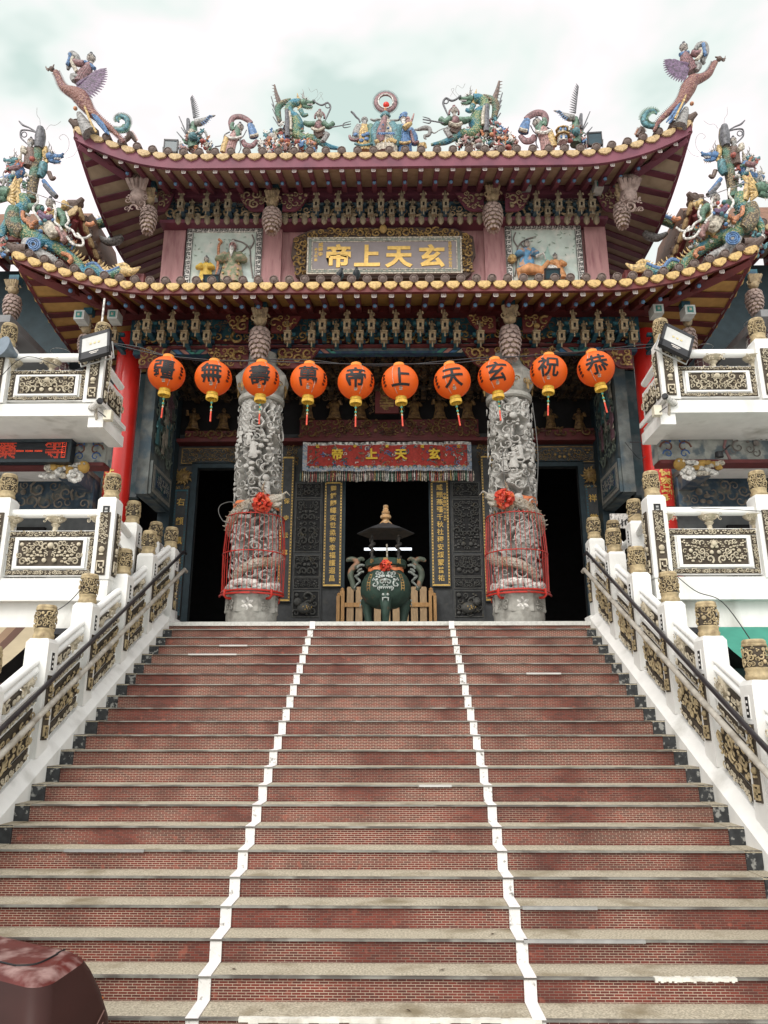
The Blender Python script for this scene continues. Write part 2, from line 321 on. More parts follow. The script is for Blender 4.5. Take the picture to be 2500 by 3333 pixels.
# fallen leaf bits on the steps
for i, (px, py, k) in enumerate(((1605, 3075, 20), (1600, 3190, 21), (760, 3150, 21), (1330, 3265, 22), (850, 3250, 22), (1440, 3160, 21), (620, 3045, 20))):
    yf = -k*RUN + .14; p = at(px/SPX, py/SPX, yf); a = i*1.3
    q = MB(); q.add([(-.03*math.cos(a), -.012, 0), (0, 0, .008), (.03*math.cos(a), .02, .004), (.0, .028, .002)], [(0, 1, 2, 3)])
    tag(q.build('fallen_leaf', C['brown'], None, (p.x, yf, -k*RISE+.008)), 'small dry brown leaf lying on one of the lower beige treads', 'leaf', 'fallen leaves on the stairs')
# ------------------------------------------------------------------ temple hall: body, porch, doors
def sm(t): t = max(0, min(1, t)); return t*t*(3-2*t)
hall = thing('temple_hall', 'two tiered temple hall with maroon eaves above the brick staircase', 'temple')
def part(mb, name, mats, parent=None, **kw):
    o = mb.build(name, mats, parent or hall, smooth=kw.pop('smooth', False)); 
    if kw.get('label'): o['label'] = kw['label']
    return o
part(MB().box(-6.9, 6.9, .34, 9, -.4, -.004), 'porch_floor', mat('grey_floor_stone', (.24, .235, .22), .5, .15, 4))
part(MB().box(-6, 6, .3, 9, ZG, -.41), 'podium', WHITE)
YW = 3.6
def xd(px, Y=YW, py=1150): return at(px, py, Y).x
def zd(py, Y=YW, px=836): return at(px, py, Y).z
dl, dr, dtop = xd(742), xd(931), zd(1030)
ol0, ol1, or0, or1, otop = xd(413), xd(592), xd(1075), xd(1263), zd(1006, px=460)
m = MB()
for a, b in ((-5.15, ol0), (ol1, dl), (dr, or0), (or1, 5.15)): m.box(a, b, YW, YW+.35, 0, 4.9)
m.box(ol0, ol1, YW, YW+.35, otop, 4.9); m.box(or0, or1, YW, YW+.35, otop, 4.9); m.box(dl, dr, YW, YW+.35, dtop, 4.9)
part(m, 'door_wall', SLATE)
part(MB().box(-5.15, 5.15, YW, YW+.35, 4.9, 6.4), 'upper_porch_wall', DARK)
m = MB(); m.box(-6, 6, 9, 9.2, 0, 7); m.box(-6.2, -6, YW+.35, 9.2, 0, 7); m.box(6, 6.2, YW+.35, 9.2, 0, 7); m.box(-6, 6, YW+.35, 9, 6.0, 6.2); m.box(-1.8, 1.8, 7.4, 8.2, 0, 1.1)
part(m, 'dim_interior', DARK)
# teal frames round the outer openings
for a, b in ((ol0, ol1), (or0, or1)):
    m = MB(); m.box(a-.08, a+.06, YW-.06, YW-.002, 0, otop-.07); m.box(b-.06, b+.08, YW-.06, YW-.002, 0, otop-.07); m.box(a-.08, b+.08, YW-.06, YW-.002, otop-.07, otop+.07); part(m, 'door_frame', TEALD)
for a, b in ((dl-.05, dl+.04), (dr-.04, dr+.05)): part(MB().box(a, b, YW-.05, YW-.002, 0, dtop), 'door_jamb', TEALD)
for a, b in ((-5.15, -4.88), (4.88, 5.15)): part(MB().box(a, b, YW-.4, YW-.061, 0, 5.8), 'corner_post', TEALD)
# carved slate door panels left and right of the central opening
def slate_panel(px0, px1, mirror):
    x0, x1 = xd(px0), xd(px1); o = None
    base = MB().box(x0, x1, YW-.05, YW-.003, 0, zd(1042)); root = part(base, 'carved_stone_panel', SLATE)
    for ya, yb, rm in ((1046, 1075, .09), (1082, 1192, .1), (1202, 1245, .1), (1250, 1271, .07), (1279, 1332, .14)):
        za, zb = zd(yb), zd(ya); q = MB(); q.box(x0+.06, x1-.06, YW-.056, YW-.0505, za, zb, 1)
        carving(q, x0+.07, x1-.07, za+.01, zb-.01, YW-.07, rm, int(ya)+mirror, 0, mirror=(ya != 1279), dens=1.3, t=.26)
        for (a, b, c, d) in ((x0+.04, x0+.06, za, zb), (x1-.06, x1-.04, za, zb), (x0+.04, x1-.04, za-.02, za), (x0+.04, x1-.04, zb, zb+.02)): q.box(a, b, YW-.075, YW-.0505, c, d, 0)
        q.build('openwork_relief', [DSLATE, INK], root)
    xm = (x0+x1)/2; zb = zd(1305)
    q = MB(); q.ell((xm-.02, YW-.12, zb-.1), (.17, .09, .13), 12, 7); q.ell((xm-.17*(1-2*mirror), YW-.15, zb+.03), (.09, .08, .1), 9, 6)
    for i in range(24): a = i*2.4; q.ell((xm+.15*math.cos(a)*(.3+.03*i), YW-.2+.003*i, zb-.1+.11*math.sin(a)*(.3+.03*i)), .018, 5, 3, 1)
    q.build('lion_relief', [DSLATE, GOLD], root)
slate_panel(634, 697, 0); slate_panel(974, 1041, 1)
# couplet boards: gold writing on dark boards with gold fret borders
def couplet(px0, px1, ya, yb, chars, label, small=None, Y=YW-.06, size=None, border=GOLD, fret=True, lab_cat='plaque', top=None):
    x0, x1, z0, z1 = xd(px0, Y), xd(px1, Y), zd(yb, Y), zd(ya, Y); xm = (x0+x1)/2
    t = thing('couplet_board', label, lab_cat, (xm, Y, z0), group='inscribed boards beside the doors')
    W, H = (x1-x0)/2, z1-z0
    MB().box(-W, W, -.02, .02, 0, H).build('board', SLATE, t, smooth=False)
    q = MB()
    for (a, b, c, d) in ((-W+.015, -W+.05, .02, H-.02), (W-.05, W-.015, .02, H-.02), (-W+.05, W-.05, .02, .055), (-W+.05, W-.05, H-.055, H-.02)): q.box(a, b, -.034, -.0205, c, d)
    if fret:
        for i in range(int(H/.07)):
            for sx in (-1, 1): q.box(sx*(W-.0325)-.012, sx*(W-.0325)+.012, -.038, -.0345, .05+i*.07, .085+i*.07, 1)
    q.build('fret_border', [border, SLATE], t, smooth=False)
    n = max(len(chars), 1); sz = size or min(2*W-.16, (H-.16)/n*.92)
    for i, ch in enumerate(chars): text(ch, sz*.92, GOLD, t, (0, -.03, H-.1-(i+.5)*(H-.2)/n), bold=.012)
    if small:
        for i, ch in enumerate(small): text(ch, .075, GOLD, t, (W-.095, -.03, H*.86-i*.09), bold=.02)
    return t
couplet(699, 739, 1040, 1268, '靈鍾麟嶧奕世烝黎幸福護遐昌', 'dark board of gold characters left of the central doorway, beginning with 靈鍾麟')
couplet(931, 971, 1038, 1268, '威顯燕疆千秋社稷安綏蒙普祐', 'dark board of gold characters right of the central doorway, beginning with 威顯燕', small='中華民國六十五年')
couplet(603, 632, 985, 1300, '  保寺云萬  ', 'tall gold bordered board partly behind the left dragon column')
couplet(1043, 1072, 985, 1300, '', 'tall gold bordered board partly behind the right dragon column')
couplet(371, 402, 1055, 1330, '右顧鳳城列本', 'narrow teal edged board with 右顧鳳城 beside the left side doorway', border=TEAL, size=.21)
couplet(1270, 1301, 1050, 1330, '祥徵燕社  ', 'narrow teal edged board with 祥徵燕社 beside the right side doorway', border=TEAL, size=.21)
for px, lab in ((719, 'left'), (948, 'right')):
    t = thing('gold_emblem', f'round gold character emblem above the board {lab} of the central doorway', 'emblem', (xd(px), YW-.06, zd(1018)))
    q = MB(); pts = [(.15*math.cos(a*R(15)), -.02, .15*math.sin(a*R(15))) for a in range(25)]; q.tube(pts, .018, 6, cap=False); q.build('ring', GOLD, t)
    text('靈' if lab == 'left' else '威', .19, GOLD, t, (0, -.02, 0), bold=.03)
for px, lab in ((388, 'left side doorway'), (1284, 'right side doorway')):
    t = thing('sun_ornament', f'gold flaming sun face ornament at the top corner of the {lab}', 'ornament', (xd(px), YW-.07, zd(1030)))
    q = MB(); q.ell((0, -.02, 0), (.13, .05, .13), 14, 8); q.ell((0, -.06, -.02), (.03, .04, .04), 6, 4); q.ell((-.05, -.05, .04), .025, 6, 4); q.ell((.05, -.05, .04), .025, 6, 4); q.box(-.05, .05, -.075, -.05, -.075, -.055); q.build('face', GOLDD, t)
    q = MB()
    for i in range(14): a = i*2*math.pi/14; rr = .24 if i % 2 else .2; q.tube([(.12*math.cos(a), 0, .12*math.sin(a)), ((rr-.05)*math.cos(a+.12), -.01, (rr-.05)*math.sin(a+.12)), (rr*math.cos(a-.05), 0, rr*math.sin(a-.05))], [.04, .028, .004], 5)
    q.build('flame_ray', GOLDD, t)
    q = MB(); carving(q, -.2, .2, -.33, -.24, -.01, .06, 5, 0, True, 1.3); q.build('scroll_base', GOLDD, t)
# gold transom panels over the outer openings
for k, (a, b) in enumerate(((379, 520), (1147, 1301))):
    x0, x1, z0, z1 = xd(a), xd(b), zd(1003), zd(966); x0, x1 = min(x0, x1), max(x0, x1)
    q = MB().box(x0, x1, YW-.05, YW-.003, z0, z1); tr = part(q, 'transom_panel', SLATE)
    q = MB(); carving(q, x0+.06, x1-.06, z0+.04, z1-.04, YW-.06, .085, 31+k, 0, True, 1.5, t=.13)
    for (c, d, e_, f_) in ((x0+.02, x0+.045, z0+.02, z1-.02), (x1-.045, x1-.02, z0+.02, z1-.02), (x0+.045, x1-.045, z0+.02, z0+.04), (x0+.045, x1-.045, z1-.04, z1-.02)): q.box(c, d, YW-.06, YW-.0505, e_, f_)
    q.build('gilt_relief', GOLDD, tr)
for a, b in ((612, 640), (1035, 1062)):
    x0, x1, z0, z1 = xd(a), xd(b), zd(1010), zd(955); q = MB(); carving(q, x0, x1, z0, z1, YW-.03, .08, a, 0, False, 1.6, t=.14); part(q, 'scroll_ornament', GOLDD, smooth=True)
# ---------- inner frieze above the doors
YF = 3.3
m = MB(); m.box(-5.05, 5.05, YF, YW, zd(952, YF), zd(945, YF)); part(m, 'inner_beam', MAROON)
for k, (a, b, ya, yb) in enumerate(((640, 1042, 906, 944), (383, 520, 928, 945), (1148, 1302, 926, 945))):
    x0, x1, z0, z1 = xd(a, YF), xd(b, YF), zd(yb, YF), zd(ya, YF)
    q = MB().box(x0, x1, YF+.02, YF+.2, z0, z1, 1); carving(q, x0, x1, z0, z1, YF, .13, 60+k, 0, True, 1.5, t=.24); part(q, 'animal_frieze', [GOLDB, MAROON], smooth=True)
def mini_fig(mb, x, y, z, h, m=0, rnd=random, lean=0):
    mb.lathe([(.17*h, 0), (.19*h, .05*h), (.13*h, .4*h), (.15*h, .62*h), (.14*h, .74*h), (.06*h, .8*h)], 8, (x, y, z), m, 1, .75, fold=.1, nf=4)
    mb.ell((x+lean*h*.05, y-.02*h, z+.88*h), (.085*h, .09*h, .1*h), 7, 5, m); mb.ell((x, y, z+.97*h), (.06*h, .06*h, .06*h), 6, 4, m)
    for s in (-1, 1):
        a = rnd.uniform(-.25, .3); mb.tube([(x+s*.13*h, y, z+.72*h), (x+s*.22*h, y-.08*h, z+(.56+a*.3)*h), (x+s*(.12+.1*rnd.random())*h, y-.17*h, z+(.6+a)*h)], [.06*h, .065*h, .05*h], 6, m)
FIGM = []
for i in range(4):
    q = MB(); mini_fig(q, 0, 0, 0, 1, 0, random.Random(i)); q.lathe([(.26, -.06), (.26, 0)], 8, (0, 0, 0), 0); FIGM.append(q.mesh('carved_figure', GOLDB))
for i, px in enumerate((663, 722, 778, 895, 950, 1011, 417, 482, 1190, 1252)):
    z0 = zd(905 if i < 6 else 927, YF, px); hh = zd(857 if i < 6 else 884, YF, px)-z0
    inst(FIGM[i % 4], 'carved_figure', hall, (xd(px, YF, 900), YF+.05, z0+.06*hh), (0, 0, 0), (hh*1.25, hh, hh))
# dark lattice of inner brackets
m = MB(); m2 = MB()
for row, (py, Y) in enumerate(((778, 1.9), (800, 2.3), (825, 2.7), (846, 3.0))):
    z = zd(py, Y)
    for i in range(-13, 14):
        x = i*.36 + (.18 if row % 2 else 0); m.box(x-.06, x+.06, Y-.16, Y+.5, z-.05, z+.05); m.box(x-.15, x+.15, Y-.05, Y+.05, z+.052, z+.12); mini_fig(m, x, Y-.12, z+.05, .22, 0, random.Random(i+row*50))
    carving(m, -4.85, 4.85, z-.18, z+.16, Y+.1, .1, 90+row, 0, True, .85, t=.2)
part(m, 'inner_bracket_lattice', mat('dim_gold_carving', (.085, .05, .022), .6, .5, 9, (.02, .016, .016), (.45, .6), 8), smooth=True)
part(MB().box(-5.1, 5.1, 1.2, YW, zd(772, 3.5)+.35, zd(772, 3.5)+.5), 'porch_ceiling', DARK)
# inner plaque hanging in the middle
t = thing('temple_name_board', 'small vertical maroon board with gold characters 威靈寺 hanging behind the lanterns', 'plaque', (xd(836, 2.9), 2.9, zd(893, 2.9)))
hh = zd(826, 2.9)-zd(893, 2.9)
MB().box(-.27, .27, -.03, .03, 0, hh).build('board', MAROON, t, smooth=False)
for i, ch in enumerate('威靈寺'): text(ch, .34, GOLDD, t, (0, -.035, hh*(.83-.3*i)), bold=.03)
for a_, b_ in ((-.42, -.28), (.28, .42)): q = MB(); carving(q, a_, b_, -.05, hh+.05, -.02, .07, 3, 0, False, 1.4); q.build('carved_border', GOLDB, t)
# ---------- side walls of the porch with painted relief
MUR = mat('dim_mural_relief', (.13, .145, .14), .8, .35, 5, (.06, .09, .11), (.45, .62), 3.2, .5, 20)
for s in (-1, 1):
    xw = 4.93*s; zb = 2.87
    q = MB(); q.box(min(xw, xw+.25*s), max(xw, xw+.25*s), 1.75, YW-.41, zb, 5.95); side = part(q, 'side_wall', MUR)
    q = MB(); rr = random.Random(7+s)
    for i in range(9):
        y, z, h = rr.uniform(1.9, YW-.7), rr.uniform(zb+.9, 5.1), rr.uniform(.5, .8); f = MB(); mini_fig(f, 0, 0, 0, h, i % 3, rr)
        q.join(f, lambda p: Vector((xw-s*(.05-p.y*.35), y+p.x, z+p.z)))
    f = MB(); carving(f, 1.8, YW-.5, zb+.9, 5.85, 0, .18, 11, 3, False, .8); q.join(f, lambda p: Vector((xw-s*(.03-p.y*.5), p.x, p.z)))
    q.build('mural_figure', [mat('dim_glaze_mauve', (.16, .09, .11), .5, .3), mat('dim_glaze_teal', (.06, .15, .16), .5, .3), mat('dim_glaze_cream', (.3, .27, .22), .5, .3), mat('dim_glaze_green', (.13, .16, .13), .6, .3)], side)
    q = MB(); q.box(xw-.06*s if s > 0 else xw, xw if s > 0 else xw-.06*s, 1.8, YW-.45, zb+.02, zb+.75, 0)
    xf = xw-.065*s
    for a, b, c, d, mm in ((1.86, YW-.5, zb+.08, zb+.69, 1), (1.95, YW-.6, zb+.16, zb+.61, 0), (2.02, YW-.67, zb+.22, zb+.55, 2)): xf -= .008*s; q.box(min(xf, xf+.006*s), max(xf, xf+.006*s), a, b, c, d, mm)
    f = MB(); carving(f, 2.05, YW-.7, zb+.24, zb+.53, 0, .09, 12, 1, True, 1.2); q.join(f, lambda p: Vector((xf-s*(.0-p.y*.5), p.x, p.z)))
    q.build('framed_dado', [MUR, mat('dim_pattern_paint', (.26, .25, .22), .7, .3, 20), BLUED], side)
# ---------- front beams, painted beam and bracket friezes
def Zat(py, Y): return zd(py, Y)
YB = .75
part(MB().box(-5.7, 5.7, YB-.12, YB+.14, Zat(680, YB), Zat(657, YB)), 'eave_beam', MAROON)
for x in (-2.52, 2.5):
    q = MB(); q.lathe([(.24, 0), (.24, 1.26)], 16, (x, 1.1, 5.2)); part(q, 'short_pillar', MAROON, smooth=True)
zp0, zp1 = Zat(765, 1.0), Zat(745, 1.0)
m = MB(); m.box(-5.2, 5.2, .92, 1.15, zp1+.01, zp1+.1, 0); m.box(-5.2, 5.2, .95, 1.12, zp0, zp1, 1)
for c0, hw in ((-.0, 2.15), (-3.95, 1.1), (3.95, 1.1)):
    for s in (-1, 1):
        for j, mm in enumerate((2, 3, 4, 5, 2, 3)):
            x = c0+s*(hw-.25-.14*j); zz = (zp0+zp1)/2
            for dz in (-1, 1):
                a = [(x, zz), (x+.1, zz), (x+.1-s*.12, zz+dz*(zp1-zp0)/2), (x-s*.12, zz+dz*(zp1-zp0)/2)]; m.prism(a if dz*1 < 0 else a[::-1], .943, .949, mm)
    m.box(c0-hw+1.05, c0+hw-1.05, .943, .949, zp0+.05, zp1-.05, 6)
part(m, 'painted_beam', [MAROON, BLUED, mat('beam_pink', (.35, .16, .13)), mat('beam_green', (.05, .2, .16)), mat('beam_cream', (.4, .36, .28)), mat('beam_blue', (.06, .16, .3)), mat('beam_grey', (.10, .11, .11), .7, .4, 12)])
# bracket with figure on top of a small lattice box
def bracket_mesh(gold, armm, figh=.3, boxh=.24, rod=.12, seed=0):
    q = MB(); z = 0
    q.bar((0, 0, -rod), (0, 0, 0), .018, 6, 0); q.box(-.085, .085, -.085, .085, 0, .03, 0); q.box(-.1, .1, -.1, .1, boxh-.035, boxh, 0); q.box(-.045, .045, -.045, .045, .03, boxh-.035, 2)
    for sx in (-1, 1):
        for sy in (-1, 1): q.box(sx*.07-.013, sx*.07+.013, sy*.07-.013, sy*.07+.013, .03, boxh-.035, 0)
    q.box(-.057, -.03, -.08, -.065, .03, boxh-.035, 0); q.box(.03, .057, -.08, -.065, .03, boxh-.035, 0); q.box(-.03, .03, -.08, -.065, .03, .07, 0); q.box(-.03, .03, -.08, -.065, boxh-.08, boxh-.035, 0)
    mini_fig(q, 0, 0, boxh, figh, 0, random.Random(seed))
    q.box(-.055, .055, .121, .75, .02, .1, 1); q.box(-.055, .055, .121, .75, .16, boxh, 1)      # arm reaching back
    q.box(-.17, .17, .2, .3, boxh+.02, boxh+.1, 1); q.box(-.13, .13, .22, .3, .1, .16, 1)
    return q.mesh('bracket_figure', [gold, armm, INK])
lowerF = [bracket_mesh(BRONZE, TEAL, .32, .27, .14, i) for i in range(3)]
def bracket_row(pxs, py_box_bottom, Y, meshes, sc, name='bracket_figure'):
    for i, px in enumerate(pxs):
        p = at(px, py_box_bottom, Y); inst(meshes[i % len(meshes)], name, hall, p, (0, 0, 0), sc)
z4 = lambda x: (800+x*.5425)*.6636
rowA = [z4(x) for x in range(460, 1200, 147)] + [(0+x*.5425)*.6636 for x in (880, 1028, 1172)] + [(1600+x*.5425)*.6636 for x in (497, 645, 795)]
rowB = [z4(x) for x in (250, 395, 540, 685, 830, 975, 1120, 1268, 1410)] + [x*.36 for x in (680, 820, 965, 1105, 1240)] + [(1600+x*.5425)*.6636 for x in (270, 420, 562, 712, 855, 1000)]
bracket_row(rowA, 715, .36, lowerF, .82); bracket_row(rowB, 738, .56, lowerF, .8)
m = MB(); zb0, zb1 = Zat(742, .85), Zat(681, .85)
m.box(-5.3, 5.3, .98, 1.06, zb0, zb1+.1, 0)
carving(m, -5.2, 5.2, zb0+.3, zb1, .93, .12, 77, 1, True, .8, t=.16)
part(m, 'bracket_backboard', [TEAL, mat('dim_fretwork', (.15, .105, .07), .7, .4, 10)], smooth=True)
m = MB(); m.box(-5.3, 5.3, .86, .975, zb0-.06, zb0-.01, 1); carving(m, -5.1, 5.1, zb0-.01, zb0+.27, .85, .15, 78, 0, True, 1.2, t=.24); part(m, 'creature_frieze', [GOLDD, MAROON], smooth=True)
# scroll brackets under the beam, beside the pillars
def wing(px0, px1, py0, py1, Y, seed, mats, name='wing_bracket', par=None, left=True, dens=1.3):
    x0, x1, z0, z1 = at(px0, py1, Y).x, at(px1, py1, Y).x, at(px0, py1, Y).z, at(px0, py0, Y).z
    q = MB(); n = 10; out = [(x0 if left else x1, z1), (x0 if left else x1, z0)]
    for i in range(n+1):
        u = i/n; xx = (x0+(x1-x0)*(.35+.65*u)) if left else (x1-(x1-x0)*(.35+.65*u)); out.append((xx, z0+(z1-z0)*u**2.2))
    q.prism(out if left else out[::-1], Y, Y+.06, 1); c = MB(); carving(c, x0, x1, z0, z1, Y-.02, .14, seed, 0, False, dens, t=.22)
    vs = c.v; keep = MB()
    fl = [f for f, mm in zip(c.f, c.m) if all(((vs[i][2]-z0)/(z1-z0)) > (max(0, ((vs[i][0]-x0)/(x1-x0) if left else (x1-vs[i][0])/(x1-x0))-.35)/.65)**2.2-.05 for i in f)]
    keep.v = vs; keep.f = fl; keep.m = [0]*len(fl); q.join(keep); return part(q, name, mats, par, smooth=True)
WB = [GOLDD, MAROON]
for a, b, l, sd in ((585, 650, True, 1), (485, 535, False, 2), (1010, 1072, False, 3), (1130, 1195, True, 4)): wing(a, b, 683, 718, .55, sd, WB, left=l)
for a, b, l, sd in ((600, 690, True, 5), (1000, 1085, False, 6), (300, 365, True, 7), (440, 535, False, 8), (1125, 1205, True, 9), (1310, 1368, False, 10)): wing(a, b, 752, 795, .8, sd, WB, left=l)
# hanging carved pendants
PCONE = mat('dusty_mauve_carving', (.36, .27, .24), .75, .3, 14, (.15, .10, .09), (.5, .7), 7)
def pendant(px, ytop, ymid, ybot, Y, wpx, beast=True):
    b = at(px, ybot, Y); zt = at(px, ymid, Y).z-b.z; zz = at(px, ytop, Y).z-b.z; rr = wpx*mpp(px, ymid, Y)/2
    root = bpy.data.objects.new('hanging_pendant', None); COL.objects.link(root); root.parent = hall; root.location = b
    q = MB(); q.lathe([(.05*rr, .02), (rr*.5, zt*.12), (rr*.8, zt*.45), (rr*.78, zt*.8), (rr*.5, zt)], 12, (0, 0, 0), 1)
    for k in range(7):
        u = k/6; z = zt*(.06+.86*u); r = rr*(.25+.72*math.sin(math.pi*(.12+.55*u))); n = 9
        for j in range(n):
            a = (j+.5*(k % 2))*2*math.pi/n; M = Matrix.Rotation(a, 3, 'Z') @ Matrix.Rotation(R(-28), 3, 'Y')
            q.ell((r*.86*math.cos(a), r*.86*math.sin(a), z), (.07*rr/.24*.5, r*.36, zt*.115), 6, 4, 0, M)
    q.build('pine_cone', [PCONE, BRONZE], root)
    if beast:
        q = MB(); q.ell((0, -.05, zt+.16*zz), (rr*.62, rr*.6, .13*zz), 10, 6); q.ell((0, -rr*.55, zt+.13*zz), (rr*.35, rr*.3, .09*zz), 8, 5)
        for s in (-1, 1): q.ell((s*rr*.25, -rr*.72, zt+.18*zz), rr*.12, 6, 4); scroll(q, s*rr*.5, zt+.2*zz, -rr*.4, rr*.4, 0, 1.2, .25, s)
        for i in range(5): a = -.6+.3*i; q.tube([(a*rr*.6, -.1, zt+.2*zz), (a*rr, -.16, zt+.34*zz), (a*rr*.7, -.05, zz*.98)], [.05, .045, .02], 5)
        q.build('carved_beast', BRONZE, root)
        MB().box(-rr*.55, rr*.55, -rr*.5, rr*.5, zz, zz+.14).build('painted_block', TEAL, root, smooth=False)
    return root
pendant(559, 668, 712, 776, .32, 47); pendant(1104, 663, 708, 776, .32, 48)
pendant(586, 408, 455, 502, 1.75, 44); pendant(1066, 398, 445, 497, 1.75, 45)
pendant(318, 408, 450, 502, 1.55, 36); pendant(1346, 398, 442, 490, 1.55, 36)
pendant(22, 612, 642, 690, .3, 38); pendant(1634, 600, 630, 678, .3, 38); pendant(182, 682, 727, 768, .55, 34); pendant(1492, 668, 712, 770, .55, 34)
# small box brackets with a green face
def boxbr(px, py, Y, s=.2):
    p = at(px, py, Y); q = MB(); q.box(-s/2, s/2, -s*.5, s*.9, -s/2, s/2, 0); q.box(-s*.28, s*.28, -s*.5-.012, -s*.5-.002, -s*.3, s*.3, 1); q.box(-s*.12, s*.12, -s*.5-.02, -s*.5-.0125, -s*.14, s*.14, 2); q.build('box_bracket', [mat('pale_box_paint', (.5, .52, .5), .6, .15), mat('box_green', (.04, .2, .18)), C['cream']], hall, p, smooth=False)
for px, py, Y in ((247, 684, .3), (1137+0, 404, 1.9), (1292, 404, 1.7), (1419, 672, .3), (175, 685, .2), (1487, 674, .2), (330, 418, 1.9)): boxbr(px, py, Y)
# ---------- upper storey
YU = 2.5
wl, wr = -5.225, 5.146
part(MB().box(wl, wr, YU, YU+4.5, 7.0, 10.9), 'upper_wall', PINK)
for a, b in ((355, 402), (567, 610), (1045, 1090), (1262, 1308)):
    x0, x1 = at(a, 540, YU).x, at(b, 540, YU).x; part(MB().box(x0, x1, YU-.12, YU-.002, 7.5, Zat(482, YU)), 'wall_pier', PINK)
YB2 = 2.0
part(MB().box(-5.65, 5.6, YB2-.1, YB2+.5, Zat(412, YB2), Zat(388, YB2)), 'eave_beam', PURPLE)
zz0, zz1 = Zat(484, 2.35), Zat(413, 2.35)
m = MB(); m.box(wl, wr, 2.3, 2.495, zz0, zz1+.2, 0)
for i in range(4): zf = zz0+(zz1-zz0)*(.28+.2*i); m.box(wl, wr, 2.24-.05*i, 2.3, zf, zf+.05, 0)
carving(m, wl+.1, wr-.1, zz0+.35, zz1, 2.2, .12, 177, 1, True, .55, t=.16)
part(m, 'bracket_backboard', [mat('upper_teal_paint', (.07, .12, .15), .6, .3, 6, (.03, .07, .12), (.45, .65), 4), mat('upper_fretwork', (.21, .17, .13), .7, .4, 10)], smooth=True)
m = MB(); m.box(wl-.1, wr+.1, 2.1, 2.49, zz0-.1, zz0-.01, 1); carving(m, wl, wr, zz0-.01, zz0+.33, 2.12, .16, 178, 0, True, 1.1, t=.24); part(m, 'creature_frieze', [BRONZE, PURPLE], smooth=True)
BRU = mat('faded_gilt_figure', (.30, .25, .17), .65, .35, 12, (.14, .11, .08), (.5, .7), 8)
upF = [bracket_mesh(BRU, MAT['upper_teal_paint'], .36, .28, .16, 10+i) for i in range(3)]
upx = [390, 445, 492, 683, 730, 777, 823, 868, 915, 963, 1160, 1208, 1256, 1280]
bracket_row([x for x in upx], 452, 1.8, upF, .8)
bracket_row([x+23 for x in upx if x not in (492, 963, 1280)], 466, 2.0, upF, .72)
for a, b, l, sd in ((610, 668, True, 21), (512, 570, False, 22), (985, 1046, False, 23), (1092, 1150, True, 24), (340, 372, True, 25), (1290, 1330, False, 26)): wing(a, b, 416, 455, 1.9, sd, [BRONZE, PURPLE], left=l)
q = MB(); q.lathe([(.02, -.14), (.07, -.08), (.075, .02), (.05, .08), (.08, .12), (.03, .16)], 8); BULB = q.mesh('carved_bulb', BRU)
for i in range(44):
    px = 385+i*21
    if not (560 < px < 612 or 1040 < px < 1092): inst(BULB, 'carved_bulb', hall, at(px, 474, 2.1))
# lotus beasts at the sides of the upper corner pillars
for px in (300, 1357):
    p = at(px, 425, 1.4); q = MB(); q.ell(p, (.2, .2, .28), 9, 6)
    for i in range(5): a = .5*i-1; q.tube([p+Vector((a*.12, -.1, .1)), p+Vector((a*.22, -.2, .3)), p+Vector((a*.1, -.1, .5))], [.06, .06, .03], 5)
    carving(q, p.x-.25, p.x+.25, p.z-.5, p.z, p.y-.1, .14, px, 0, False, 1.4); part(q, 'corner_beast', PCONE, smooth=True)
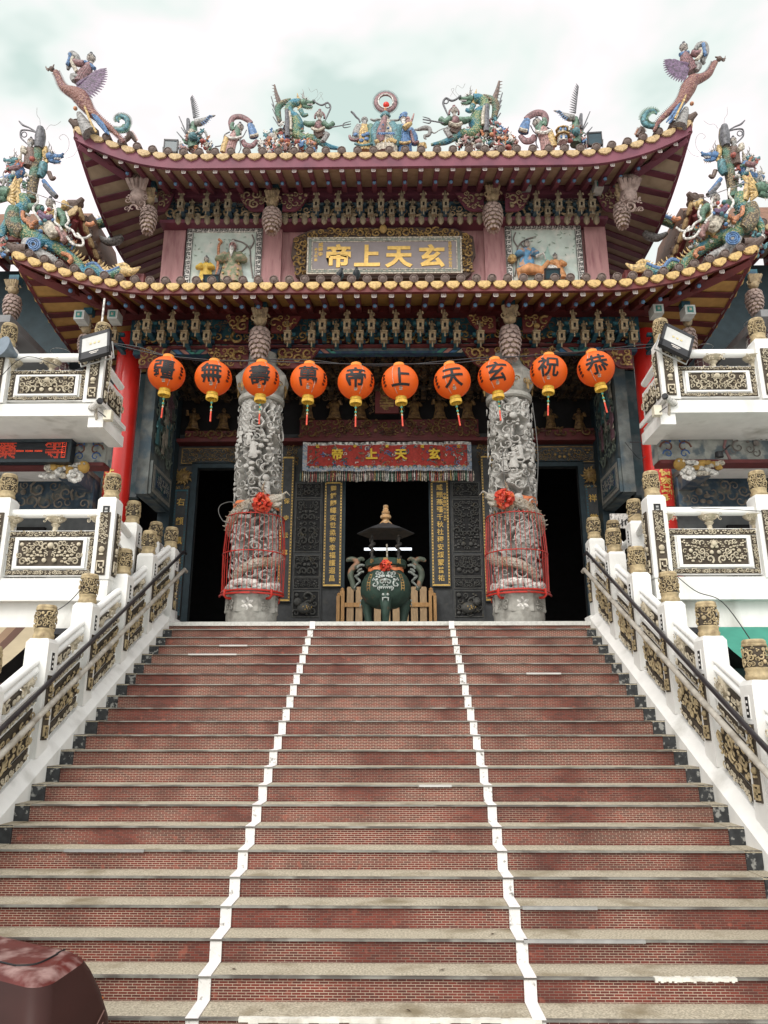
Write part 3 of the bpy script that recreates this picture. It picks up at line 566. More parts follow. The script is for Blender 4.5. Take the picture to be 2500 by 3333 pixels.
# ------------------------------------------------------------------ roofs with curved eaves
def make_roof(parent, cx, Xt, Yf, Ze, Zt, xs, Xin, Yin, Zin, Yb, Yr, Zr, pitch_t, pitch_r, wood, board, drip, fasc, pw=2.0, fw=.2, Lf=2.5, front=True, sides=(-1, 1), glyph=True, rr=.11, fz_mid=None, flank_n=None, cap0=0.0, name='roof', Xspan=None, tilt=0):
    rs = name == 'roof'
    root = bpy.data.objects.new(name, None); COL.objects.link(root); root.parent = parent
    def S(x): return max(0, (abs(x)-xs)/(Xt-xs))
    def ez(x): return Ze+(Zt-Ze)*S(x)**pw + tilt*x
    def ey(x): return Yf-fw*S(x)**2
    def E(x): return Vector((cx+x, ey(x), ez(x)))
    fm = Ze if fz_mid is None else fz_mid
    def fz(y): return fm+(Zt-fm)*max(0, 1-(y-(Yf-fw))/Lf)**pw
    def F(s, y): return Vector((cx+s*Xt, y, fz(y)+tilt*s*Xt))
    def hip(h): return (Xin+(Xt-Xin)*h, Yin+(Yf-fw-Yin)*h, Zin+(Zt-fasc-Zin)*h**1.6)
    def I(x):
        a = abs(x)
        if a <= Xin: return Vector((cx+x, Yin, Zin+tilt*x))
        h = (a-Xin)/(Xt-Xin); p = hip(h); return Vector((cx+x, p[1], p[2]+tilt*x))
    def IF(s, y):
        if y >= Yin: return Vector((cx+s*Xin, y, Zin+tilt*s*Xin))
        h = (Yin-y)/(Yin-Yf+fw); p = hip(h); return Vector((cx+s*p[0], y, p[2]+tilt*s*Xin))
    lo, hi = (-Xt, Xt)
    if -1 not in sides: lo = -(Xspan or Xin)
    if 1 not in sides: hi = (Xspan or Xin)
    xsn = [lo+(hi-lo)*i/80 for i in range(81)]
    D = Vector((0, 0, -fasc))
    q = MB()
    if front: q.grid([[E(x)+D+Vector((0, .08, 0)) for x in xsn], [(E(x)+D)*.5+I(x)*.5 for x in xsn], [I(x) for x in xsn]])
    ysn = [Yf-fw+(Yb-Yf+fw)*i/40 for i in range(41)]
    for s in sides:
        g = [[F(s, y)+D-Vector((s*.08, 0, 0)) for y in ysn], [IF(s, y) for y in ysn]]; q.grid(g if s < 0 else g[::-1])
    q.build('soffit', board, root)
    q = MB()                                    # fascia boards
    if front:
        q.grid([[E(x)+Vector((0, .02, .02)) for x in xsn], [E(x)+D+Vector((0, .02, -.02)) for x in xsn], [E(x)+D+Vector((0, .1, -.02)) for x in xsn]])
    for s in sides: q.grid([[F(s, y)+Vector((-s*.02, 0, .02)) for y in ysn], [F(s, y)+D+Vector((-s*.02, 0, -.02)) for y in ysn], [F(s, y)+D+Vector((-s*.1, 0, -.02)) for y in ysn]])
    q.build('fascia', wood, root)
    q = MB()                                    # roof slopes
    def slope(x): 
        e_ = E(x); rx = max(-Xt*.78, min(Xt*.78, x)); return [e_.lerp(Vector((cx+rx, Yr, Zr+tilt*x)), t)-Vector((0, 0, .22*math.sin(math.pi*t)*(Zr-Ze)/1.6)) + Vector((0, 0, .04)) for t in (0, .25, .5, .75, 1)]
    cols = [slope(x) for x in xsn]; q.grid([[c[i] for c in cols] for i in range(5)])
    for s in sides:
        cols = [[F(s, y).lerp(Vector((cx+s*Xt*.78, max(y, Yr), Zr)), t)-Vector((0, 0, .2*math.sin(math.pi*t)*(Zr-Ze)/1.6))+Vector((0, 0, .04)) for t in (0, .33, .66, 1)] for y in ysn]; q.grid([[c[i] for c in cols] for i in range(4)])
    q.build('tiled_slope', ROOFT, root)
    # eave tiles: round caps and fan shaped drip tiles
    q = MB(); n = int(round((hi-lo)/pitch_t))
    def capfan(P, Q, out):                      # P cap position, Q next one; out = outward direction
        d = (Q-P); mid = (P+Q)/2; u = d.normalized(); L_ = d.length; upv = u.cross(out); upv = upv if upv.z > 0 else -upv
        k = 12; c0 = P+upv*.085; ring = lambda o, r: [c0+out*o+u*(r*math.cos(2*math.pi*j/k))+upv*(r*math.sin(2*math.pi*j/k)) for j in range(k)]
        vs = ring(-.25, rr)+ring(.05, rr)+ring(.06, rr*.8)+ring(.045, rr*.72)+ring(.07, rr*.3)+[c0+out*.075]
        fs = [(a*k+j, a*k+(j+1) % k, (a+1)*k+(j+1) % k, (a+1)*k+j) for a in range(4) for j in range(k)]+[(4*k+j, 4*k+(j+1) % k, 5*k) for j in range(k)]
        q.add(vs, fs, 1)
        pts = []; k = 13
        for j in range(k):
            a = math.pi*j/(k-1); sc_ = 1+.06*math.cos(8*a); pts.append(mid-u*(L_*.46*math.cos(a)*1)+upv*(.035-.15*math.sin(a)*sc_))
        top = mid+upv*.05
        vs = [p+out*.03 for p in pts]+[p-out*.02 for p in pts]+[mid+u*0+upv*-.02+out*.062]
        fs = [(j, j+1, 2*k) for j in range(k-1)]+[(k-1, 0, 2*k)]+[(j, j+k, j+1+k, j+1) for j in range(k-1)]
        q.add(vs, fs, 0)
    if front:
        xs_ = [lo+(hi-lo)*i/n for i in range(n+1)]
        for i in range(n): capfan(E(xs_[i]), E(xs_[i+1]), Vector((0, -1, 0)))
    for s in sides:
        nf = int((Yb-Yf)/pitch_t); yy = [Yf-fw+(Yb-Yf+fw)*i/nf for i in range(nf+1)]
        for i in range(nf): capfan(F(s, yy[i]), F(s, yy[i+1]), Vector((s, 0, 0)))
    q.build('eave_tiles', [drip, CAPM], root)
    # rafters
    def rafter(A, B, latw, dp=.085, dbl=True):
        d = (B-A); L_ = d.length
        if L_ < .18: return
        u = d.normalized(); lat = Vector((-u.y, u.x, 0)).normalized()*(latw/2); dn = Vector((0, 0, -1)); q = MB()
        def beam(a, b, t0, t1, bev=0):
            vs = [a-lat+dn*t0, a+lat+dn*t0, a+lat+dn*t1+u*bev, a-lat+dn*t1+u*bev, b-lat+dn*t0, b+lat+dn*t0, b+lat+dn*t1, b-lat+dn*t1]
            q.add(vs, [(0, 1, 2, 3), (7, 6, 5, 4), (0, 4, 5, 1), (1, 5, 6, 2), (2, 6, 7, 3), (3, 7, 4, 0)], 0)
        beam(A, B, .005, dp)
        if L_ > .6 and dbl:
            m_ = A.lerp(B, .5); beam(m_, B, dp, dp*2, .05); q.ell(m_-u*.03+dn*dp*1.6, .042, 8, 5, 2)
        if glyph:
            c = A-u*.006+dn*(dp*.5+.005); w_ = lat*.9
            for a, b, z0, z1 in ((-1, 1, -.06, -.045), (-1, 1, .045, .06), (-1, -.75, -.06, .06), (.75, 1, -.06, .06), (-.12, .12, -.06, .06), (-.55, -.35, -.04, .04), (.35, .55, -.04, .04)):
                q.add([c+w_*a-dn*z0*.75, c+w_*b-dn*z0*.75, c+w_*b-dn*z1*.75, c+w_*a-dn*z1*.75], [(0, 1, 2, 3)], 1)
        q.build('rafter', [wood, GLYPH, BLUEB], root, smooth=False)
    if front:
        n = int(round((hi-lo)/pitch_r))
        for i in range(n+1):
            x = lo+(hi-lo)*i/n
            if abs(x) > Xt-.25: continue
            rafter(E(x)+D+Vector((0, .1, .0)), I(x), .105)
    for s in sides:
        nf = flank_n or int((Yb-Yf)/pitch_r)
        for i in range(1, nf):
            y = Yf+(Yb-Yf)*i/nf; rafter(F(s, y)+D-Vector((s*.1, 0, 0)), IF(s, y), .18, .03, False)
    for s in sides:
        q = MB(); P = [Vector((cx+s*a, b, c-.12+tilt*s*a)) for a, b, c in (hip(0), hip(.25), hip(.5), hip(.75), hip(.93))]; q.tube(P, [.12, .12, .11, .1, .07], 4); q.build('hip_rafter', wood, root, smooth=False)
        # bent tip of the eave
        q = MB(); P = [Vector((cx+s*(Xt-.35), Yf-fw+.15, Zt-.05)), Vector((cx+s*Xt, Yf-fw, Zt+.06)), Vector((cx+s*(Xt+.1), Yf-fw-.06, Zt+.13))]; q.tube([p+Vector((0, 0, tilt*s*Xt)) for p in P], [.1, .085, .05], 8); q.build('eave_tip', CAPM, root)
    return root
RL = make_roof(hall, -.0, 7.04, -.6, 6.26, 6.94, 4.15, 5.33, .62, 6.53, 3.4, 2.45, 8.2, .295, .326, MAROON, ORANGE, TILE, .14, pw=1.9, fw=.12, Lf=3.2, name='lower_roof', rr=.087, flank_n=9, fz_mid=6.42)
RU = make_roof(hall, -.05, 6.76, .6, 10.24, 10.94, 4.25, 5.35, 1.85, 10.42, 6.6, 4.6, 12.3, .343, .343, PURPLE, BEIGE, TILEU, .28, pw=2.0, fw=.12, Lf=3.0, name='upper_roof', rr=.095, flank_n=15, fz_mid=10.1)
# main ridge of the upper roof, hidden behind the figures
q = MB(); q.box(-5.0, 4.9, 4.4, 4.8, 12.0, 12.5); part(q, 'main_ridge', PURPLE)
# ------------------------------------------------------------------ dragon columns, cages, bows
YC = .95
def dragon_column_meshes():
    rng = np.random.RandomState(4); Rr = .37; H0, H1 = .0, 1.0
    zlo, zhi = at(545, 1288, YC).z, at(560, 874, YC).z
    nt_, nz = 200, 440; th = np.linspace(0, 2*np.pi, nt_, endpoint=False); zz = np.linspace(zlo, zhi, nz)
    U, Z = np.meshgrid(th*Rr, zz); P = 2*np.pi*Rr
    sx = rng.rand(165)*P; sz = zlo+(zhi-zlo)*rng.rand(165)
    pts = np.stack([U.ravel(), Z.ravel()], 1); pts[:, 0] += .03*np.sin(pts[:, 1]*17)+.02*np.sin(pts[:, 1]*31+1); pts[:, 1] += .03*np.sin(pts[:, 0]*14)
    dx = np.abs(pts[:, None, 0]-sx[None]); dx = np.minimum(dx % P, P-(dx % P)); dz = (pts[:, None, 1]-sz[None])*.85
    d = np.sort(np.sqrt(dx*dx+dz*dz), 1); g = (d[:, 1]-d[:, 0]).reshape(nz, nt_)
    r = Rr+.05*np.exp(-(g/.022)**2)-.24*(1/(1+np.exp(-(g-.05)/.006)))
    r += .012*np.sin(U*60+8*np.sin(Z*9))*np.exp(-(g/.03)**2)+.03*np.sin(Z*5+np.sin(U*4))
    band = ((Z > zhi-.75) & (np.sin(U/Rr*2+.6) > .1)); r = np.where(band, Rr+.02+.012*np.sin(U*55)*np.sin(Z*60), r)
    vs = [(r[i, j]*math.cos(th[j]), r[i, j]*math.sin(th[j]), zz[i]) for i in range(nz) for j in range(nt_)]
    q = MB(); q.add(vs, [(i*nt_+j, i*nt_+(j+1) % nt_, (i+1)*nt_+(j+1) % nt_, (i+1)*nt_+j) for i in range(nz-1) for j in range(nt_)], 0)
    c = MB(); carving(c, 0, P, zlo+.2, zhi-.05, 0, .15, 9, 0, False, .16, t=.15); wrap = lambda p: Vector(((Rr+.035-p.y)*math.cos(p.x/Rr), (Rr+.035-p.y)*math.sin(p.x/Rr), p.z)); q.join(c, wrap)
    for i in range(14):                            # little riders and clouds standing out of the stone
        f = MB(); mini_fig(f, 0, 0, 0, rng.uniform(.25, .42), 0, random.Random(i)); a, z = rng.uniform(0, P), rng.uniform(zlo+.8, zhi-.9); q.join(f, lambda p: wrap(Vector((a+p.x, p.y*.7-.02, z+p.z))))
    shaft = q.mesh('openwork_shaft', STONE)
    q = MB(); n = 90; pp = []; rad = []              # dragon winding round the lower half
    for i in range(n):
        u = i/(n-1); a = -2.3+u*9.0; z = zlo+.3+u*1.75+.06*math.sin(u*19); rr = Rr+.06+.03*math.sin(u*23); pp.append((rr*math.cos(a), rr*math.sin(a), z)); rad.append(.05+.075*math.sin(math.pi*min(1, .12+u*.75)))
    q.tube(pp, rad, 10); 
    for i in range(3, n-2, 2):
        p = Vector(pp[i]); o = Vector((p.x, p.y, 0)).normalized(); q.tube([p+o*rad[i]*.7, p+o*(rad[i]+.05)+Vector((0, 0, .02))], [.025, .004], 4)
    hd = Vector((.3, -.42, zlo+1.72)); q.tube([hd+Vector((-.2, .06, -.1)), hd, hd+Vector((.14, -.05, .05)), hd+Vector((.3, -.1, .08))], [.12, .14, .1, .05], 9)
    q.tube([hd+Vector((.02, -.02, -.06)), hd+Vector((.2, -.08, -.08)), hd+Vector((.27, -.1, -.04))], [.06, .05, .02], 7)
    for s in (-1, 1): q.tube([hd+Vector((-.03, s*.06-.04, .1)), hd+Vector((-.1, s*.1-.04, .24)), hd+Vector((-.05, s*.13-.05, .36))], [.03, .025, .006], 5)
    q.tube([hd+Vector((.25, -.1, .1)), hd+Vector((.36, -.14, .16)), hd+Vector((.42, -.1, .1))], [.03, .02, .006], 5)
    drg = q.mesh('coiled_dragon', scalemat('stone_dragon_scales', (.36, .33, .28), (.5, .46, .38), (.30, .22, .15), 22))
    q = MB()
    for i in range(34): a = i*.55; q.ell(((Rr+.06)*math.cos(a), (Rr+.06)*math.sin(a), zlo+.16+.05*math.sin(i*1.7)), (.1, .1, .08), 8, 5, 0)
    for i in range(11): a = i*2*math.pi/11; q.ell(((Rr+.05)*math.cos(a), (Rr+.05)*math.sin(a), zlo+.06), (.15, .15, .07), 9, 5, 1)
    foam = q.mesh('wave_foam', [C['white'], mat('wave_grey_green', (.2, .25, .24), .6, .25, 9, (.45, .45, .42), (.5, .6), 8)])
    q = MB(); zc = zhi
    q.lathe([(.43, 0), (.46, .03), (.46, .11), (.42, .13)], 24, (0, 0, zc-.02), 0); q.lathe([(.36, .11), (.5, .3), (.55, .55), (.5, .62), (.34, .8), (.3, 1.1)], 8, (0, 0, zc-.02), 0, a0=R(22.5))
    for j in range(8):
        a = j*R(45)+R(22.5)+R(22.5); cc, ss = math.cos(a), math.sin(a)
        for s in (-1, 1):
            f = MB(); scroll(f, s*.09, .34, 0, .07, 0, 1.2, .2, s); f.tube([(s*.02, 0, .18), (s*.03, 0, .5)], .014, 4); q.join(f, lambda p: Vector((cc*(.475-p.y)-ss*p.x, ss*(.475-p.y)+cc*p.x, zc-.02+p.z)), 1)
    cap = q.mesh('capital', [STONED, GOLDD])
    q = MB(); z1 = zlo+.02; q.lathe([(.45, 0), (.47, z1*.2), (.475, z1*.4)], 24, (0, 0, 0), 0); q.lathe([(.5, z1*.4), (.51, z1*.45), (.5, z1*.5), (.5, z1*.85), (.51, z1*.9), (.5, z1*.95), (.42, z1)], 8, (0, 0, 0), 0, a0=R(22.5)); q.lathe([(.47, 0), (.47, .05)], 24, (0, 0, 0), 0)
    for j in range(8):
        a = j*R(45)-R(90)+0; cc, ss = math.cos(a), math.sin(a); f = MB()
        if j % 2 == 0:
            for k in range(6): b = k*R(60); f.ell((.07*math.sin(b), 0, z1*.63+.075*math.cos(b)), (.03, .012, .055), 7, 4, 1, Matrix.Rotation(b, 3, 'Y'))
        else: carving(f, -.12, .12, z1*.45, z1*.82, .0, .07, j, 0, False, 1.4, t=.25)
        q.join(f, lambda p: Vector((cc*(.463-p.y)-ss*p.x, ss*(.463-p.y)+cc*p.x, p.z)))
    ped = q.mesh('pedestal', [STONED, C['white']])
    return shaft, drg, foam, cap, ped
CM = dragon_column_meshes()
CX = [at(544, 1310, YC).x, at(1120.5, 1310, YC).x]
for k in (0, 1):
    t = thing('dragon_column', ('left' if k == 0 else 'right')+' one of two openwork grey stone columns carved with a coiled dragon', 'column', (CX[k], YC, 0), group='carved dragon columns of the porch')
    for me in CM: inst(me, me.name, t, (0, 0, 0), (0, 0, 0 if k == 0 else R(150) if me.name in ('openwork_shaft',) else 0), 1 if not (k and me.name == 'coiled_dragon') else (-1, 1, 1))
    # guard cage
    zb, zt = at(545, 1284, YC).z, at(550, 1122, YC).z; r0, r1 = .575, .545
    cg = thing('guard_cage', 'red iron cage guarding the lower half of the '+('left' if k == 0 else 'right')+' dragon column', 'cage', (CX[k], YC, zb-.16), group='cages round the dragon columns')
    q = MB(); n = 40
    for j in range(n):
        a = 2*math.pi*j/n; c_, s_ = math.cos(a), math.sin(a); q.tube([(r0*c_, r0*s_, .16), (r0*1.02*c_, r0*1.02*s_, .16+(zt-zb)*.5), (r1*c_, r1*s_, .14+zt-zb), (r1*.96*c_, r1*.96*s_, .2+zt-zb)], .0055, 5)
    q.build('bar_screen', REDM, cg)
    for zz, rr, w_ in ((.16, r0+.005, .02), (.16+(zt-zb)*.5, r0*1.03, .011), (.15+zt-zb, r1+.008, .011)):
        q = MB(); q.tube([(rr*math.cos(R(i*10)), rr*math.sin(R(i*10)), zz) for i in range(37)], w_, 6, cap=False); q.build('hoop', REDM, cg)
    for j in range(4):
        a = R(45+90*j); c_, s_ = math.cos(a), math.sin(a); q = MB(); q.tube([(r0*1.06*c_, r0*1.06*s_, .19), (r0*1.06*c_, r0*1.06*s_, .07), (r0*.98*c_, r0*.98*s_, .03), (.44*c_, .44*s_, .03)], .025, 6); q.build('foot_strut', REDM, cg)
    q = MB(); q.tube([((r0+.03)*math.cos(R(i*10)), (r0+.03)*math.sin(R(i*10)), .10) for i in range(19, 36)], .02, 6); q.build('front_brace', REDM, cg)
def bow(name, label, loc, rad, band_r=None, band_c=None, band_w=.05, seed=1):
    t = thing(name, label, 'bow', loc); rnd = random.Random(seed); q = MB()
    for i in range(110):
        u = rnd.uniform(-1, .55); a = rnd.uniform(0, 6.283); h = math.sqrt(1-u*u); d = Vector((h*math.cos(a), u, h*math.sin(a))); rr = rad*rnd.uniform(.75, 1.05)
        tg = d.cross(Vector((rnd.uniform(-1, 1), rnd.uniform(-1, 1), rnd.uniform(-1, 1)))).normalized(); w2 = rad*.2; b2 = d.cross(tg)
        P = [d*rad*.3+tg*w2*.3, d*rr*.8+b2*rad*.12+tg*w2, d*rr+tg*w2*.9, d*rr-tg*w2*.9, d*rr*.8+b2*rad*.12-tg*w2, d*rad*.3-tg*w2*.3]
        q.add(P+[p-b2*rad*.1 for p in P[2:4]]+[d*rad*.3-b2*rad*.1], [(0, 1, 4, 5), (1, 2, 3, 4), (2, 6, 7, 3), (6, 8, 7)], 0)
    q.build('pompom', RIBBON, t, smooth=False)
    if band_r:
        b = Vector(band_c)-Vector(loc); q = MB(); n = 40
        for dz in (-1, 0):
            q.grid([[(b.x+band_r*math.cos(2*math.pi*i/n), b.y+band_r*math.sin(2*math.pi*i/n), b.z+zz+.012*math.sin(i*1.3+dz)) for i in range(n+1)] for zz in ((dz+.1)*band_w, (dz+.9)*band_w)])
        q.build('sash', mat('orange_sash', (.66, .2, .08), .5, .3, 14), t)
    return t
for k, (px, py) in enumerate(((567, 1086), (1088, 1077))):
    p = at(px, py, YC-.5); bow('pompom_bow', 'red satin pompom bow tied round the '+('left' if k == 0 else 'right')+' dragon column above its cage', p, .2, .445, (CX[k], YC, p.z+.03), .07, k+1)
# loose cables down the columns
for k, pts in enumerate((((528, 1010), (540, 1080), (520, 1130), (500, 1180)), ((610, 1000), (606, 1090), (612, 1160)), ((480, 1085), (492, 1080), (508, 1083)), ((1085, 965), (1092, 1060), (1104, 1110)), ((1150, 870), (1162, 980), (1158, 1090)), ((1135, 1010), (1162, 1120), (1168, 1180)))):
    P = [at(x, y, YC-.5) for x, y in pts]
    if k == 2: P = [at(x, y, YC-.45) for x, y in ((516, 1094), (500, 1084), (478, 1090), (472, 1105), (482, 1125), (497, 1130))]
    o, r_ = spline(P, None, 6); q = MB().tube([x-P[0] for x in o], .008, 5); side = 'left' if k < 3 else 'right'
    tag(q.build('loose_cable', mat('grey_cable', (.12, .12, .115), .6), None, P[0]), ['thin cable hanging down the left face of the left dragon column', 'thin cable down the right edge of the left dragon column', 'cable looping out beside the cage of the left dragon column', 'thin cable down the middle of the right dragon column', 'long thin cable along the outer edge of the right dragon column', 'cable from the right dragon column down to its cage'][k], 'cable')
# ------------------------------------------------------------------ red corner columns
YR = 1.5
for k, px in enumerate((270, 1405)):
    p = at(px, 870, YR); t = thing('red_column', ('left' if k == 0 else 'right')+' tall round red lacquered column at the corner of the porch', 'column', (p.x, YR, 0), group='red corner columns')
    q = MB(); q.lathe([(.275, 0), (.27, 2), (.262, 4), (.255, 6.35)], 32); q.build('shaft', REDC, t)
    zc = lambda py: at(px, py, YR-.27).z
    for i, ch in enumerate('德容靜' if k else '法'):
        py = (1018, 1044, 1071)[i] if k else 1024
        o = text(ch, .25, GOLD, t, (0, 0, 0), (0, 0, 0), bold=.03, ext=0); me = o.data; a0 = R(12 if k else -18)
        for v in me.vertices: x, z = v.co.x, v.co.y; a = -math.pi/2+a0+x/.27; rr = .2795-.004*(zc(py)/6.35)*2; v.co = (rr*math.cos(a), rr*math.sin(a), zc(py)+z)
    for i, ch in enumerate('中華民國六十五年' if k else '善男信女'):
        o = text(ch, .075, GOLD, t, (0, 0, 0), (0, 0, 0), bold=.02, ext=0); me = o.data; a0 = R(52 if k else -52)
        for v in me.vertices: x, z = v.co.x, v.co.y; a = -math.pi/2+a0+x/.27; v.co = (.2775*math.cos(a), .2775*math.sin(a), zc(1028)-.1*i+z)
# ------------------------------------------------------------------ lanterns
def lanternmat():
    m = bpy.data.materials.new('orange_lantern_paper'); m.use_nodes = True; t = m.node_tree; n = t.nodes; l = t.links; b = n['Principled BSDF']; b.inputs['Base Color'].default_value = (.82, .15, .012, 1); b.inputs['Roughness'].default_value = .5
    tr = n.new('ShaderNodeBsdfTranslucent'); tr.inputs[0].default_value = (.9, .24, .03, 1); ms = n.new('ShaderNodeMixShader'); ms.inputs[0].default_value = .35
    l.new(b.outputs[0], ms.inputs[1]); l.new(tr.outputs[0], ms.inputs[2]); l.new(ms.outputs[0], n['Material Output'].inputs[0])
    return m
LANT = lanternmat(); YELF = mat('yellow_fringe', (.66, .42, .05), .5, .2, 20)
YL = -1.5
LP = [(360, 808), (461, 817), (564, 820), (667, 823), (769, 826), (864, 826), (977, 824), (1072, 814), (1185, 804), (1287, 797)]
CH = '疆無壽萬帝上天玄祝恭'; TILT = [2, 0, 0, 1, 0, -3, -8, -3, 4, -9]; TURN = [4, 3, 2, 2, 1, 0, -2, -3, -5, -6]
ORD = ['first', 'second', 'third', 'fourth', 'fifth', 'fifth', 'fourth', 'third', 'second', 'first']
LR = 39.5*mpp(769, 826, YL)
q = MB(); nn = 45
q.lathe([(max(LR*math.sin(math.pi*i/nn), .13*LR)*(1+(.008 if i % 2 else -.004)), -LR*.96*math.cos(math.pi*i/nn)) for i in range(2, nn-1)], 40); LB = q.mesh('lantern_globe', LANT)
q = MB(); zb = -LR*.955; q.lathe([(.3*LR, 0), (.31*LR, -.03), (.29*LR, -.04), (.31*LR, -.055), (.3*LR, -.065)], 20, (0, 0, zb+.03))
for j in range(22): a = j*2*math.pi/22; q.box(.29*LR*math.cos(a)-.011, .29*LR*math.cos(a)+.011, .29*LR*math.sin(a)-.011, .29*LR*math.sin(a)+.011, zb-.10, zb-.045)
LCOL = q.mesh('gold_fringe_collar', YELF)
q = MB(); q.lathe([(.32*LR, 0), (.3*LR, .05), (.12*LR, .08), (.05*LR, .09)], 18, (0, 0, LR*.93)); LTOP = q.mesh('top_cap', mat('orange_cap', (.7, .25, .04)))
q = MB(); q.bar((0, 0, zb-.1), (0, 0, zb-.3), .006, 5, 0)
for z in (zb-.16, zb-.24): q.ell((0, 0, z), .022, 8, 5, 1)
q.lathe([(.006, -.3), (.013, -.33), (.015, -.5), (.007, -.5)], 8, (0, 0, zb), 2); q.ell((0, 0, zb-.3), .018, 8, 5, 3); LTAS = q.mesh('tassel', [YELF, mat('jade_bead', (.08, .3, .22), .3), RIBBON, C['cream']])
import bmesh
tops = []
for i, (px, py) in enumerate(LP):
    p = at(px, py, YL); side = 'left' if i < 5 else 'right'
    lab = f'orange round paper lantern painted {CH[i]}, {ORD[i]} from the {side} end of the string'
    t = thing('lantern', lab, 'lantern', p, R(TURN[i]*2.2), 'orange lanterns strung across the porch'); tops.append(p+Vector((0, 0, LR+.03)))
    t.rotation_euler = (R([1, -2, 2, 0, 1, -1, 2, 0, -2, 3][i]), R(TILT[i]), R(TURN[i]*2.2))
    for me in (LB, LCOL, LTOP, LTAS): inst(me, me.name, t)
    o = text(CH[i], LR*1.24, INK, t, (0, 0, 0), (0, 0, 0), bold=.02, ext=0); me = o.data
    bm = bmesh.new(); bm.from_mesh(me); bmesh.ops.triangulate(bm, faces=bm.faces); bmesh.ops.subdivide_edges(bm, edges=[e for e in bm.edges if e.calc_length() > .04], cuts=3, use_grid_fill=False); bmesh.ops.triangulate(bm, faces=bm.faces)
    bmesh.ops.subdivide_edges(bm, edges=[e for e in bm.edges if e.calc_length() > .04], cuts=1); bmesh.ops.triangulate(bm, faces=bm.faces)
    for v in bm.verts:
        a, b = v.co.x/LR, v.co.y/LR-.20; v.co = Vector((LR*1.03*math.sin(a)*math.cos(b), -LR*1.03*math.cos(a)*math.cos(b), LR*.99*math.sin(b)))
    bm.to_mesh(me); bm.free()
    q = MB(); side_a = R(48 if i < 5 else -48)
    q.tube([(LR*1.012*math.cos(b)*math.sin(side_a*.5), -LR*1.012*math.cos(b)*math.cos(side_a*.5), LR*.972*math.sin(b)) for b in [R(x) for x in range(-62, 66, 8)]], .004, 4); q.build('paper_seam', C['cream'], t)
    for j in range(4):
        b = R(10-11*j); q = MB(); c0 = Vector((LR*1.016*math.cos(b)*math.sin(side_a*1.25), -LR*1.016*math.cos(b)*math.cos(side_a*1.25), LR*.975*math.sin(b))); u = Vector((math.cos(side_a*1.25), math.sin(side_a*1.25), 0))
        for dz, w_ in ((.022, .025), (.008, .035), (-.008, .03), (-.022, .02)): q.tube([c0-u*w_+Vector((0, 0, dz)), c0+u*w_+Vector((0, 0, dz*.6))], .005, 4)
        q.build('small_mark', INK, t)
    q = MB(); bz = R(-46); cpos = Vector((0, -LR*1.01*math.cos(bz), LR*.97*math.sin(bz)))
    for dz, w_ in ((.05, .02), (.03, .03), (.01, .036), (-.012, .03)): q.ell(cpos+Vector((.0, dz*-.6, dz)), (w_, .012, .011), 7, 4)
    q.build('gilt_motif', C['cream'], t)
P = [at(240, 742, YL), at(300, 757, YL)]+tops+[at(1385, 752, YL), at(1437, 744, YL)]
for k in (0, 1):
    o, _ = spline([p+Vector((0, .02*k, (.02+.05*math.sin(i*1.7))*k)) for i, p in enumerate(P)], None, 5); q = MB().tube([x-P[0] for x in o], .009, 5)
    tag(q.build('lantern_wire', BLACKM, None, P[0]), ['thin black wire carrying the row of orange lanterns', 'second dark cable twisted along above the lantern wire'][k], 'wire')
# ------------------------------------------------------------------ name plaque of the upper storey
YP = 2.2
def pz(py): return at(830, py, YP).z
px0, px1 = at(628, 540, YP).x, at(1028, 540, YP).x; ix0, ix1 = at(664, 540, YP).x, at(997, 540, YP).x; z0, z1 = pz(598), pz(488); iz0, iz1 = pz(593), pz(514)
xm = (px0+px1)/2
t = thing('name_plaque', 'large grey plaque with four gold characters 帝上天玄 in a carved gilt frame under the upper eave', 'plaque', (xm, YP, z0))
MB().box(ix0-xm, ix1-xm, -.03, .05, iz0-z0, iz1-z0).build('board', mat('grey_mauve_board', (.235, .205, .21), .6, .06, 8), t, smooth=False)
q = MB(); W = (ix1-ix0)/2; za, zb_ = iz0-z0, iz1-z0; xo = (ix0+ix1)/2-xm
for o_, w_, mm in ((0, .035, 0), (.045, .05, 1), (.105, .022, 0)):
    for a, b, c, d in ((xo-W+o_, xo-W+o_+w_, za+o_, zb_-o_), (xo+W-o_-w_, xo+W-o_, za+o_, zb_-o_), (xo-W+o_+w_, xo+W-o_-w_, za+o_, za+o_+w_), (xo-W+o_+w_, xo+W-o_-w_, zb_-o_-w_, zb_-o_)): q.box(a, b, -.045, -.031, c, d, mm)
for i in range(int(2*W/.12)): q.box(xo-W+.1+i*.12, xo-W+.16+i*.12, -.05, -.0455, za+.06, za+.08, 0); q.box(xo-W+.1+i*.12, xo-W+.16+i*.12, -.05, -.0455, zb_-.08, zb_-.06, 0)
q.build('fret_border', [C['cream'], mat('grey_green_border', (.2, .23, .2))], t, smooth=False)
q = MB(); Wp = (px1-px0)/2; Hh = z1-z0
out = [(-Wp*.88, 0), (Wp*.88, 0), (Wp*.95, Hh*.1), (Wp*.97, Hh*.35), (Wp*1.0, Hh*.45), (Wp*.98, Hh*.8), (Wp*.9, Hh*.88), (Wp*.78, Hh*.97), (Wp*.5, Hh*.98), (Wp*.4, Hh), (-Wp*.4, Hh), (-Wp*.5, Hh*.98), (-Wp*.78, Hh*.97), (-Wp*.9, Hh*.88), (-Wp*.98, Hh*.8), (-Wp, Hh*.45), (-Wp*.97, Hh*.35), (-Wp*.95, Hh*.1)]
q.prism(out, .06, .2, 1)
